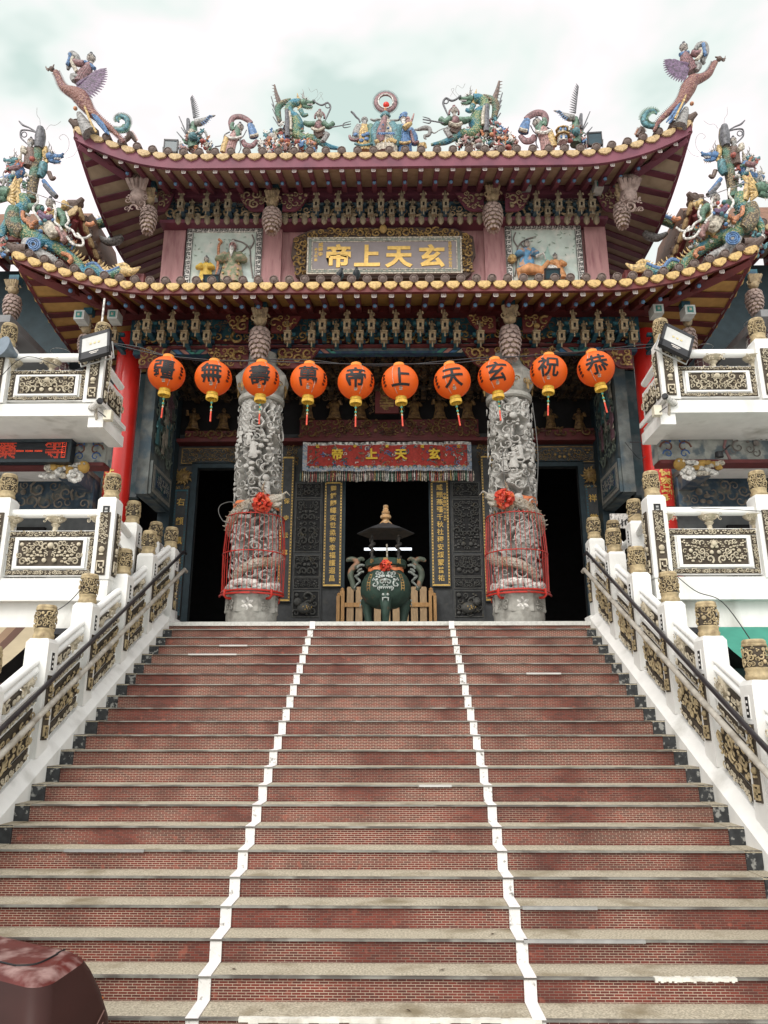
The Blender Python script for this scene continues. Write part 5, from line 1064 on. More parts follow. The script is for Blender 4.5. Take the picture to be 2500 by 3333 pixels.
    # ------------- terrace and balcony balustrades
    def front_balustrade(name, label, Y, xcorner, zrail, zp1, zp0, zsh, npx, step, retn):
        t = thing(name, label, 'balustrade'); u = -s                    # u points inwards; local x grows to the far side
        def fx(d): return xcorner+s*d
        for i in range(3):
            d = i*step; po = post_parts(t, fx(d), Y, zsh, zp0-.06, 1, pl=False, w=.14)
            v = vaseplant(.15, zp1-zp0+.26); v.map(lambda p: p-Vector((.075, 0, 0))); v.build('carved_strip', [TAN, TANB], po, (0, -.155, .06))
            if name == 'terrace_balustrade' and i == 0:
                q = MB(); q.box(-.05, .05, -.008, 0, 0, .13, 0); q.box(-.025, .025, -.011, -.008, .03, .05, 1); q.box(-.02, .02, -.011, -.008, .07, .1, 1); q.build('name_plate', [INK, GREYM], po, (0, -.142, zsh-zp0+.06-.28), smooth=False)
            if i == 0 and retn:
                v = vaseplant(.15, zp1-zp0+.26); v.map(lambda p: p-Vector((.075, 0, 0))); v.build('carved_strip', [TAN, TANB], po, (u*.155, 0, .06), (0, 0, R(90*u)))
        for i in range(2):
            d0, d1 = i*step+.14, (i+1)*step-.14; w_ = d1-d0; xl = min(fx(d0), fx(d1))
            q = MB(); q.tube([(xl, Y, zrail-.05), (xl+w_, Y, zrail-.05)], .07, 12); q.build('top_rail', WHITE2, t)
            for k, a in enumerate((0, .5, 1)):
                v = MB(); xx = xl+w_*a; v.lathe([(.04, zp1), (.035, zp1+.06), (.07, zp1+.1), (.05, zp1+.12), (.12, zrail-.16), (.15, zrail-.12)], 12, (xx, Y, 0)); carving(v, xx-.16, xx+.16, zrail-.22, zrail-.1, Y-.1, .05, 80+k, 0, True, 1.5); v.build('vase_support', TAN, t)
            q = MB(); q.box(xl, xl+w_, Y-.05, Y+.05, zp0, zp1); pw = q.build('panel_wall', WHITE, t, smooth=False)
            h = zp1-zp0
            for j, (a, b, c, d, rm) in enumerate(((.02, w_-.02, h*.86, h*.985, .045), (.02, w_-.02, .015, h*.13, .04), (.02, .1, h*.14, h*.85, .04), (w_-.1, w_-.02, h*.14, h*.85, .04))):
                f = MB(); f.box(xl+a, xl+b, Y-.056, Y-.0505, zp0+c, zp0+d, 1); carving(f, xl+a+.005, xl+b-.005, zp0+c, zp0+d, Y-.065, rm, 90+j, 0, j < 2, 1.7, t=.26); f.build('carved_border', [TAN, TANB], pw)
            q = MB()
            for (a, b, c, d) in ((.13, w_-.13, h*.78, h*.83), (.13, w_-.13, h*.16, h*.21), (.13, .18, h*.21, h*.78), (w_-.18, w_-.13, h*.21, h*.78)): q.box(xl+a, xl+b, Y-.085, Y-.0505, zp0+c, zp0+d)
            q.build('frame', WHITE2, pw, smooth=False)
            f = MB(); f.box(xl+.185, xl+w_-.185, Y-.058, Y-.0505, zp0+h*.215, zp0+h*.775, 1); carving(f, xl+.19, xl+w_-.19, zp0+h*.22, zp0+h*.77, Y-.07, .075, 101+int(s)+i, 0, True, 1.7, t=.24)
            f.ell((xl+w_/2, Y-.08, zp0+h*.66), (.05, .04, .05), 9, 6); f.build('dragon_relief', [TAN, TANB], pw)
        return t
    zr, z1, z0 = Z(1103, YT, 100), Z(1148, YT, 100), Z(1246, YT, 100)
    xt = X(240, 1080, YT)
    tb = front_balustrade('terrace_balustrade', f'white terrace balustrade with carved dragon panels at landing level on the {side}', YT, xt, zr, z1, z0, Z(1078, YT, 235), 0, 1.62, True)
    # return of the terrace rail towards the landing
    for y, zz in ((-.55, 1.62), (.72, 1.58)): post_parts(tb, s*4.33, y, zz, .05, -s, pl=True)
    q = MB(); P0, P1, P2 = Vector((xt, YT+.14, zr-.05)), Vector((s*4.33, -.69, 1.4)), Vector((s*4.33, .58, 1.36)); q.tube([P0, P1], .06, 10); q.tube([Vector((s*4.33, -.41, 1.38)), P2], .06, 10); q.build('side_rail', WHITE2, tb)
    for a, b in (((xt, YT+.14), (s*4.33, -.69)), ((s*4.33, -.41), (s*4.33, .58))):
        q = MB(); va, vb = Vector((a[0], a[1], .5)), Vector((b[0], b[1], .35)); n_ = Vector((-(vb-va).y, (vb-va).x, 0)).normalized()*.05; q.add([va-n_, va+n_, vb+n_, vb-n_]+[p+Vector((0, 0, .62)) for p in (va-n_, va+n_, vb+n_, vb-n_)], [(0, 1, 5, 4), (1, 2, 6, 5), (2, 3, 7, 6), (3, 0, 4, 7), (4, 5, 6, 7)]); q.build('side_panel', WHITE, tb, smooth=False)
        f = MB(); L_ = (vb-va).length; carving(f, .05, L_-.05, .08, .56, 0, .09, 33, 0, False, 1.5); f.box(.05, L_-.05, .0, .006, .06, .58, 1); d_ = (vb-va)/L_; nn = Vector((-s, 0, 0)); f.map(lambda p: va+d_*p.x+Vector((0, 0, p.z))+nn*(.056-p.y)); f.build('carved_panel', [TAN, TANB], tb)
    xq = X(213, 800, YBAL); zr, z1, z0 = Z(767, YBAL), Z(803, YBAL), Z(869, YBAL)
    bb = front_balustrade('balcony_balustrade', f'white upper balcony balustrade with carved dragon panels on the {side} wing', YBAL, xq, zr, z1, z0, Z(748, YBAL, 218), 0, 1.55, True)
    q = MB(); q.tube([(xq, YBAL+.13, zr-.05), (xq, YBAL+.98, zr-.12)], .06, 10); q.build('side_rail', WHITE2, bb)
    q = MB(); bx(q, xq-.05, xq+.05, YBAL+.14, YBAL+1.0, z0, z1); q.build('side_panel', WHITE, bb, smooth=False)
    f = MB(); f.box(.1, .78, 0, .006, z0+.12, z1-.1, 1); carving(f, .1, .78, z0+.12, z1-.1, -.01, .1, 55, 0, True, 1.5); f.map(lambda p: Vector((xq-s*(.056-p.y), YBAL+.14+p.x, p.z))); f.build('carved_panel', [TAN, TANB], bb)
    q = MB(); bx(q, xq-.1, xq+.13*-s, YBAL+.1, YBAL+1.05, zs1, z0); q.build('side_kerb', WHITE, bb, smooth=False)
    return hallw
WL, WR = wing_side(-1), wing_side(1)
# awnings over the ground floor shops
def awning(name, label, X0, xfar, ztop, yfront, zfront, mats, stripes):
    t = thing(name, label, 'awning', (X0, -2.0, ztop)); n = 44; q = MB(); w_ = xfar-X0
    q.grid([[(w_*i/n, -.02+(yfront+2.0)*v, (zfront-ztop)*v - .04*math.sin(math.pi*v)) for i in range(n+1)] for v in (0, .25, .5, .75, 1)])
    q.m = [(stripes[i % len(stripes)]) for v in range(4) for i in range(n)]; q.build('canvas', mats, t)
    q = MB(); q.tube([(0, yfront+2.0, zfront-ztop), (w_, yfront+2.0, zfront-ztop)], .035, 8); q.build('front_bar', GREYM, t)
    for xx in (.3, w_-.3): q = MB(); q.bar((xx*(1 if w_ > 0 else 1), 0, -.12), (xx, yfront+2.05, zfront-ztop-.03), .02, 6); q.build('arm', GREYM, t)
a, b = atX(146, 1368, -4.95), atX(0, 1446, -4.95)
def cloth(name, c):
    m = mat(name, c, .8, .12, 6); n = m.node_tree.nodes; l = m.node_tree.links; tr = n.new('ShaderNodeBsdfTranslucent'); tr.inputs[0].default_value = tuple(c)+(1,); ms = n.new('ShaderNodeMixShader'); ms.inputs[0].default_value = .5; l.new(n['Principled BSDF'].outputs[0], ms.inputs[1]); l.new(tr.outputs[0], ms.inputs[2]); l.new(ms.outputs[0], n['Material Output'].inputs[0]); return m
awning('striped_awning', 'cream and brown striped awning over the shop below the left terrace', -4.95, -11, a.z, b.y, b.z, [cloth('cream_canvas', (.62, .52, .36)), cloth('brown_canvas', (.16, .09, .07)), cloth('light_brown_canvas', (.36, .24, .16))], [0, 0, 1, 2, 0, 0, 1, 0, 2, 1])
a, b = atX(1490, 1366, 4.75), atX(1640, 1452, 4.75)
awning('green_awning', 'plain sea green awning over the shop below the right terrace', 4.75, 11, a.z, b.y, b.z, [cloth('sea_green_canvas', (.10, .42, .32))], [0])
# brown hanging sheet and shop clutter under the left awning
p = at(12, 1475, -2.5); t = tag(MB().box(-.5, .12, -.02, .02, -.4, 0).build('hanging_sheet', mat('brown_sheet', (.10, .05, .045), .6), None, p, smooth=False), 'dull brown hanging sheet below the striped awning', 'sheet')
p = at(1560, 1460, 0.2); tag(MB().box(-.5, .6, -.1, .2, -.5, .12).box(-.48, .58, -.115, -.101, -.4, .1).build('shop_shelf', mat('dark_teal_shelf', (.02, .045, .05), .5), None, p, smooth=False), 'dark shelf inside the shop below the green awning', 'shelf')
# ------------------------------------------------------------------ glazed figures on the roofs
class Sculpt:
    """a glazed figure: outline read off the photograph, given its own distance, size and thickness"""
    def __init__(s, name, label, cat, conv, Y, base, group=None):
        s.cv, s.Y = conv, Y; b = at(*conv(*base), Y); s.b = b; s.u = (at(*conv(base[0]+10, base[1]), Y)-b).length/10
        s.t = thing(name, label, cat, b, 0, group); s.par = s.t
    def P(s, x, y, d=0): return at(*s.cv(x, y), s.Y)-s.b+Vector((0, d*s.u, 0))
    def tube(s, name, mats, pts, rad, n=9, seg=5, d=0, parent=None, flat=1.0, mb=None, m=0):
        q = mb or MB(); pp = [s.P(p[0], p[1], p[2] if len(p) > 2 else d) for p in pts]; rad = rad if hasattr(rad, '__len__') else [rad]*len(pts)
        o, r = spline(pp, [x*s.u for x in rad], seg) if len(pp) > 2 else (pp, [x*s.u for x in rad]); q.tube(o, r, n, m, flat=flat)
        if mb is None: return q.build(name, mats, parent or s.t)
    def ball(s, mb, x, y, r, d=0, m=0, n=9, k=6):
        r = r if hasattr(r, '__len__') else (r, r, r); mb.ell(s.P(x, y, d), (r[0]*s.u, r[1]*s.u, r[2]*s.u), n, k, m)
    def head(s, x, y, r, skin='skin', hair='dgrey', hat=None, beard=None, d=0, look=0, knot=True):
        q = MB(); s.ball(q, x, y, (r*.82, r*.85, r), d); s.ball(q, x+look*.2*r, y+.05*r, (r*.14, r*.22, r*.24), d-.88*r, 0, 6, 4)
        for k in (-1, 1): s.ball(q, x+k*.8*r, y+.02*r, (r*.13, r*.2, r*.25), d, 0, 6, 4); s.ball(q, x+look*.2*r+k*.32*r, y-.15*r, (r*.14, r*.1, r*.07), d-.76*r, 1, 6, 4)
        s.ball(q, x+look*.2*r, y+.45*r, (r*.2, r*.1, r*.06), d-.72*r, 2, 6, 4); q.tube([s.P(x, y+.8*r, d), s.P(x, y+1.5*r, d)], r*.4*s.u, 8)
        h = q.build('head', [C[skin], INK, C['rose']], s.t); q = MB(); s.ball(q, x, y-.32*r, (r*.92, r*.9, r*.78), d+.18*r)
        if knot: s.ball(q, x, y-1.15*r, r*.34, d+.1*r)
        q.build('hair', C[hair], h)
        if hat:
            q = MB(); q.lathe([(r*.98*s.u, -r*.45*s.u), (r*1.05*s.u, 0), (r*.9*s.u, r*.5*s.u), (r*.5*s.u, r*.95*s.u), (.01, r*1.1*s.u)], 12, s.P(x, y-.5*r, d)); s.ball(q, x, y-1.5*r, r*.25, d)
            for k in (-1, 1): s.ball(q, x+k*r*.95, y-.5*r, (r*.25, r*.2, r*.4), d)
            q.build('hat', C[hat], h)
        if beard:
            q = MB()
            for k in (-1, 0, 1): q.tube([s.P(x+k*.25*r, y+.5*r, d-.6*r), s.P(x+k*.3*r, y+1.2*r, d-.75*r), s.P(x+k*.15*r, y+2.0*r, d-.6*r)], [r*.28*s.u, r*.24*s.u, r*.05*s.u], 6)
            q.build('beard', C[beard], h)
        return h
    def robe(s, pts, rad, col, name='robe', fold=True, d=0, flat=.75):
        q = MB(); pp, rr = spline([s.P(x, y, d) for x, y in pts], [r*s.u for r in rad], 4); q.tube(pp, rr, 14, 0, flat=flat)
        if fold:
            rnd = random.Random(int(pts[0][0]))
            for i in range(7):
                a = -1+2*i/6; q.tube([Vector((p.x+a*r*.85, p.y-r*flat*math.sqrt(max(.02, 1-a*a*.8))*.96, p.z)) for p, r in list(zip(pp, rr))[len(pp)//3:]], [.09*r for r in rr[len(pp)//3:]], 5)
        return q.build(name, C[col] if isinstance(col, str) else col, s.t)
    def spines(s, pts, rad, h, m, side=1, step=1, name='spine_row', sharp=.25):
        pp, rr = spline([s.P(*p) for p in pts], [r*s.u for r in rad], 7); q = MB()
        for i in range(1, len(pp)-1, step):
            t = (pp[i+1]-pp[i-1]).normalized(); nrm = Vector((-t.z, 0, t.x))*side
            if abs(side) == 1 and nrm.z < 0 and side > 0: nrm = -nrm
            b = pp[i]+nrm*rr[i]*.8; q.tube([b-t*h*s.u*.18, b+nrm*h*s.u*.55-t*h*s.u*.1, b+nrm*h*s.u-t*h*s.u*.25], [h*s.u*.2, h*s.u*.14, h*s.u*.03], 5, flat=.5)
        return q.build(name, m, s.t)
    def ribbon(s, name, mats, pts, w, d=0, seg=6): return s.tube(name, mats, pts, w, 7, seg, d, flat=.5)
    def wing(s, name, mat_, root, tip, n, length, d=0, spread=0.9, drop=1):
        """feathered wing: overlapping tapered quills from root to tip"""
        q = MB(); a, b = Vector(root), Vector(tip)
        for i in range(n):
            u = i/(n-1); px, py = a.x+(b.x-a.x)*u, a.y+(b.y-a.y)*u; ang = drop*(1.5-u*spread); L_ = length*(.55+.45*math.sin(math.pi*(.25+.6*u)))
            dx, dy = b.x-a.x, b.y-a.y; l_ = math.hypot(dx, dy); dx, dy = dx/l_, dy/l_; c_, s_ = math.cos(ang), math.sin(ang); ex, ey = dx*c_-dy*s_, dx*s_+dy*c_
            for row, (k, dd, r_) in enumerate(((1, 0, .11), (.55, -4, .12))): q.tube([s.P(px, py, d+dd), s.P(px+ex*L_*k*.6, py+ey*L_*k*.6, d+dd-3), s.P(px+ex*L_*k, py+ey*L_*k, d+dd)], [length*r_*.6*s.u, length*r_*s.u, length*.02*s.u], 5, 0, flat=.4)
        s_ = self_ = s; q.tube([s.P(*root, d), s.P((a.x*2+b.x)/3, (a.y*2+b.y)/3-4, d), s.P(*tip, d)], [length*.14*s.u, length*.11*s.u, length*.04*s.u], 7)
        return q.build(name, mat_, s.t)
    def dragon_head(s, x, y, r, f, mane='yellow', face='green', up=0, d=0):
        """f = +1 looks right, -1 looks left"""
        q = MB(); X = lambda k: x+f*k*r
        q.tube([s.P(X(-.7), y-.1*r, d), s.P(X(-.2), y-.2*r, d), s.P(X(.4), y-.15*r-up*.3*r, d), s.P(X(1.1), y-.2*r-up*.6*r, d), s.P(X(1.7), y-.35*r-up*r, d)], [.55*r*s.u, .68*r*s.u, .5*r*s.u, .36*r*s.u, .3*r*s.u], 10)
        q.tube([s.P(X(-.3), y+.35*r, d), s.P(X(.4), y+.6*r, d), s.P(X(1.1), y+.62*r, d), s.P(X(1.4), y+.45*r, d)], [.35*r*s.u, .3*r*s.u, .2*r*s.u, .08*r*s.u], 8)
        s.ball(q, X(1.65), y-.6*r-up*r, r*.2, d); s.ball(q, X(.2), y-.6*r, (r*.3, r*.5, r*.2), d)
        hd = q.build('head', C[face], s.t); q = MB()
        for k in (-1, 1):
            s.ball(q, X(.28), y-.45*r, r*.2, d+k*.5*r, 0); s.ball(q, X(.36), y-.45*r, r*.11, d+k*.66*r, 1)
        for i in range(5): q.tube([s.P(X(.5+.22*i), y+.1*r-up*.3*r, d-.25*r), s.P(X(.5+.22*i), y+.38*r-up*.3*r, d-.25*r)], [.06*r*s.u, .01], 4, 0)
        q.build('eye', [C['white'], INK], hd)
        q = MB(); s.tube('', None, [(X(.5), y+.2*r), (X(1.0), y+.22*r), (X(1.35), y+.1*r)], [.2*r, .17*r, .04*r], 7, 4, d, mb=q); q.build('mouth', C['purple'], hd)
        q = MB()
        for i in range(7): a = -1.1+.42*i; s.tube('', None, [(X(-.6), y+a*.35*r), (X(-1.1), y+a*.8*r-.2*r), (X(-1.25-.2*math.cos(a)), y+a*1.2*r-.6*r)], [.24*r, .2*r, .03*r], 6, 4, d, mb=q)
        q.build('mane', C[mane], hd); q = MB()
        for k in (-1, 1):
            s.tube('', None, [(X(-.1), y-.6*r), (X(-.35), y-1.2*r), (X(-.2), y-1.8*r), (X(-.4), y-2.3*r)], [.13*r, .11*r, .08*r, .02*r], 6, 4, d+k*.35*r, mb=q); s.tube('', None, [(X(-.3), y-1.25*r), (X(-.7), y-1.6*r)], [.08*r, .02*r], 5, 4, d+k*.35*r, mb=q)
        q.build('horn', C['grey'], hd); q = MB()
        for i in range(9): a = R(150-i*24); s.tube('', None, [(X(.1+.35*math.cos(a)), y-.35*r*math.sin(a)-.35*r), (X(.1+.9*math.cos(a)), y-1.0*r*math.sin(a)-.3*r)], [.07*r, .01*r], 4, 3, d-.2*r, mb=q)
        for k in range(4): s.tube('', None, [(X(.3+.3*k), y+.7*r), (X(.35+.3*k), y+1.1*r)], [.1*r, .02*r], 4, 3, d, mb=q)
        q.build('bristle', C['cream'], hd)
        return hd
    def whiskers(s, curves, r=1.6):
        for c in curves: s.tube('wire_whisker', C['grey'], c, r, 4, 6)
    def pile(s, x0, x1, y0, y1, n, seed, rmin, rmax):
        """heap of tiny riders, rocks, lotus leaves and flowers"""
        rnd = random.Random(seed); cols = ['green', 'cream', 'blue', 'teal', 'orange', 'white', 'pink', 'grey', 'brown', 'green', 'white', 'red']; groups = {}
        for i in range(n):
            u = rnd.random(); x = x0+(x1-x0)*u; top = y0+(y1-y0)*(abs(2*u-1)**1.6)*.75; y = rnd.uniform(top, y1); r = rnd.uniform(rmin, rmax); c = rnd.choice(cols); q = groups.setdefault(c, MB()); d = rnd.uniform(-45, 25); k = rnd.random()
            if k < .3: f = MB(); mini_fig(f, 0, 0, 0, 1, 0, rnd); b = s.P(x, y, d); a = rnd.uniform(-.7, .7); q.join(f, lambda p: b+Vector((p.x*math.cos(a)-p.z*math.sin(a), p.y, p.x*math.sin(a)+p.z*math.cos(a)))*(r*2.4*s.u))
            elif k < .6:
                for j in range(5): a = rnd.uniform(0, 6.28); s.tube('', None, [(x, y), (x+r*.7*math.cos(a), y+r*.7*math.sin(a)), (x+r*1.3*math.cos(a+.5), y+r*1.3*math.sin(a+.5))], [r*.35, r*.3, r*.04], 5, 3, d-r*.5, mb=q)
            elif k < .8: s.ball(q, x, y, (r, r*.8, r*.7), d, 0, 7, 5)
            else: s.tube('', None, [(x-r, y), (x, y-r*.6), (x+r, y+r*.2), (x+r*1.6, y-r*.5)], [r*.4, r*.45, r*.35, r*.05], 6, 4, d, mb=q)
        for c, q in groups.items(): q.build('tiny_sculpture', C[c], s.t)
part(MB().box(-5.0, 4.95, 2.0, 2.7, 10.3, at(830, 330, 2.0).z-.02), 'figure_ledge', PURPLE)
zA = lambda x, y: (464.5+.2*x, 132.7+.2*y)
zB = lambda x, y: (730+.16*x, 165.9+.16*y)
zC = lambda x, y: (929+.24*x, 132.7+.24*y)
zD = lambda x, y: (66.4+.24*x, 66.4+.24*y)
zE = lambda x, y: (1360.4+.258*x, 79.6+.258*y)
zF = lambda x, y: (.2*x, 232.3+.2*y)
zG = lambda x, y: (1380.3+.3241*x, 232.3+.3241*y)
YS = 2.3
# three deities in the middle
s = Sculpt('deity_statue', 'central enthroned deity statue under the spiked halo on the roof ridge', 'statue', zB, YS, (640, 1030))
s.robe([(640, 600), (640, 700), (640, 850), (640, 1000), (640, 1060)], [70, 120, 150, 175, 165], 'cream')
s.tube('sleeve', C['teal'], [(560, 660), (500, 770), (520, 880), (490, 990)], [60, 70, 75, 40], 10, 5, -40, flat=.7); s.tube('sleeve', C['teal'], [(715, 660), (770, 760), (790, 850), (780, 970)], [60, 75, 80, 45], 10, 5, -40, flat=.7)
s.tube('sash', C['rose'], [(640, 640), (590, 800), (580, 900), (600, 960)], [30, 55, 60, 30], 8, 5, -125, flat=.5); q = MB()
for i in range(9): s.tube('', None, [(540+25*i, 890+10*math.sin(i)), (550+25*i, 870), (565+25*i, 890)], [9, 12, 9], 5, 3, -150, mb=q)
for x, y in ((575, 820), (610, 760), (680, 800)): s.ball(q, x, y, 18, -140)
q.build('wave_pattern', C['blue'], s.t); s.tube('hem', C['yellow'], [(500, 960), (580, 940), (640, 960), (720, 935), (790, 960)], [30, 35, 35, 35, 25], 8, 4, -110, flat=.6)
s.head(640, 560, 62, 'skin', 'blue', 'teal', 'dgrey', look=0)
s.tube('cloud_ribbon', C['grey'], [(440, 540), (490, 560), (540, 545), (640, 560), (740, 560), (820, 550), (850, 520)], [14, 18, 16, 10, 16, 16, 8], 7, 4, 40)
s.tube('base_foot', C['cream'], [(540, 1040), (640, 1050), (760, 1040)], 22, 8, 3, -60)
h = Sculpt('sun_halo', 'spiked ring halo with a red fire pearl above the central deity', 'halo', zB, YS+.05, (645, 470))
q = MB(); h.tube('', None, [(645+125*math.cos(R(a)), 345+115*math.sin(R(a))) for a in range(0, 361, 12)], 34, 10, 1, mb=q, flat=.6); q.build('ring', C['rose'], h.t)
q = MB(); h.tube('', None, [(645+100*math.cos(R(a)), 345+93*math.sin(R(a))) for a in range(0, 361, 12)], 9, 6, 1, -22, mb=q); q.build('inner_rim', C['white'], h.t)
q = MB()
for a in range(0, 360, 6): h.tube('', None, [(645+150*math.cos(R(a)), 345+140*math.sin(R(a))), (645+182*math.cos(R(a)), 345+170*math.sin(R(a)))], [7, 2], 4, 1, mb=q)
q.build('spike', C['dgrey'], h.t)
q = MB(); h.ball(q, 652, 390, (44, 40, 46), -10, 0, 16, 10); q.build('fire_pearl', mat('red_pearl', (.62, .03, .015), .25), h.t); h.tube('flame_stem', C['orange'], [(645, 430), (640, 455), (645, 480)], [20, 26, 18], 8, 4, -10)
s = Sculpt('elder_statue', 'bald bearded elder statue with a knotted staff left of the central deity', 'statue', zB, YS, (350, 1030))
s.robe([(360, 650), (350, 740), (350, 850), (350, 960), (350, 1030)], [50, 85, 95, 110, 115], 'yellow')
s.tube('sleeve', C['grey'], [(290, 680), (255, 760), (240, 850), (180, 860)], [45, 55, 60, 25], 9, 5, -30, flat=.7); s.tube('sleeve', C['green'], [(420, 680), (450, 720), (440, 800), (440, 920)], [45, 55, 50, 30], 9, 5, -30, flat=.7)
s.tube('cuff', C['rose'], [(160, 840), (180, 890), (250, 900), (290, 870)], [18, 22, 20, 12], 7, 5, -60); q = MB()
for x, y in ((350, 850), (390, 900), (320, 920), (400, 830), (240, 840)): s.ball(q, x, y, (34, 14, 28), -85)
q.build('blue_patch', C['blue'], s.t); s.head(360, 590, 52, 'grey', 'grey', None, 'grey', knot=False)
s.tube('staff', C['dgrey'], [(300, 660), (285, 620), (250, 590), (215, 545), (180, 515)], [12, 13, 14, 16, 12], 7, 4, -60); s.tube('hem', C['teal'], [(230, 960), (330, 990), (470, 960)], [16, 20, 16], 7, 4, -80)
s = Sculpt('official_statue', 'blue robed statue with a tall blue cap right of the central deity', 'statue', zB, YS, (920, 1030))
s.robe([(890, 660), (890, 740), (900, 850), (905, 960), (910, 1040)], [55, 75, 90, 95, 95], 'blue')
s.tube('sleeve', C['teal'], [(840, 690), (810, 770), (830, 830)], [45, 55, 40], 9, 5, -40, flat=.7); s.tube('cape', C['blue'], [(970, 700), (1020, 800), (1030, 880), (1090, 890)], [50, 60, 60, 25], 9, 5, 10, flat=.6); s.tube('cape_edge', C['rose'], [(980, 760), (1000, 850), (1030, 920), (1090, 900)], [16, 20, 24, 14], 7, 5, -40)
s.tube('gold_pouch', C['yellow'], [(890, 770), (930, 740), (990, 700)], [38, 42, 24], 9, 5, -100); s.head(885, 575, 55, 'skin', 'dgrey', 'blue', 'white', look=-1); s.tube('cap_crown', C['blue'], [(870, 540), (900, 510), (930, 490)], [48, 40, 20], 9, 4, 0)
q = MB(); s.ball(q, 945, 580, 30, -20); s.tube('', None, [(940, 620), (960, 650), (1000, 600), (1025, 520)], [34, 30, 16, 8], 8, 5, -30, mb=q); q.build('carried_child', C['pink'], s.t); s.tube('hem', C['yellow'], [(830, 950), (900, 960), (980, 940)], [18, 22, 18], 7, 4, -85)
s = Sculpt('yellow_shell', 'small yellow shell ornament at the feet of the blue robed statue', 'ornament', zB, YS, (1130, 990)); q = MB()
for i in range(5): s.tube('', None, [(1080+i*12, 1000), (1095+i*18, 900+i*6), (1110+i*20, 990)], [16, 18, 12], 6, 4, -10*i, mb=q)
q.build('shell', C['yellow'], s.t)
# dancers with ribbons
def dancer(label, conv, f, hx, hy, pts):
    s = Sculpt('dancer_statue', label, 'statue', conv, YS, pts['base']); X = pts['x']
    s.robe([X(230, 760), X(200, 830), X(170, 900), X(150, 980), X(150, 1030)], [42, 55, 60, 66, 60], 'pink', 'skirt'); s.robe([X(250, 700), X(235, 770), X(220, 840)], [32, 48, 44], 'green', 'bodice', False); s.tube('skirt_panel', C['yellow'], [X(140, 830), X(110, 930), X(90, 1010)], [26, 34, 30], 8, 4, -40, flat=.6)
    s.tube('waist_fringe', C['white'], [X(130, 840), X(200, 870), X(300, 850)], [16, 18, 14], 7, 4, -50)
    s.tube('ribbon', C['rose'], [X(180, 730), X(170, 650), X(200, 600), X(270, 590), X(340, 620), X(390, 660)], [26, 32, 34, 34, 32, 26], 9, 5, 10, flat=.6); s.tube('blue_sleeve', C['blue'], [X(380, 690), X(405, 760), X(425, 830)], [26, 44, 52], 9, 4, -20, flat=.7); s.tube('cuff', C['cream'], [X(385, 840), X(430, 830), X(475, 815)], 18, 7, 3, -40)
    s.tube('lower_sash', C['rose'], [X(300, 860), X(330, 910), X(400, 920), X(460, 860)], [24, 34, 34, 22], 9, 5, -10, flat=.6); s.tube('shoulder_ruffle', C['grey'], [X(360, 680), X(400, 700), X(420, 690)], [26, 30, 16], 7, 4, 0)
    s.tube('streamer', C['dgrey'], [X(160, 760), X(100, 800), X(100, 880), X(60, 910), X(0, 920)], 7, 6, 5); s.tube('streamer', C['dgrey'], [X(340, 740), X(310, 800), X(270, 850), X(280, 930), X(255, 990)], 6, 6, 5)
    s.head(*X(270, 715), 46, 'skin', 'dgrey', None, None, look=f); s.tube('sleeve', C['green'], [X(205, 760), X(185, 720), X(200, 680)], [22, 24, 18], 8, 4, -20)
    return s
dancer('dancing figure with a brown ribbon arching overhead, left of the dragon group', zA, 1, 0, 0, dict(base=(150, 1010), x=lambda a, b: (a, b)))
dancer('dancing figure with a brown ribbon arching overhead, right of the dragon group', zC, -1, 0, 0, dict(base=(1050, 790), x=lambda a, b: (1180-a*.81, b*.81-22)))
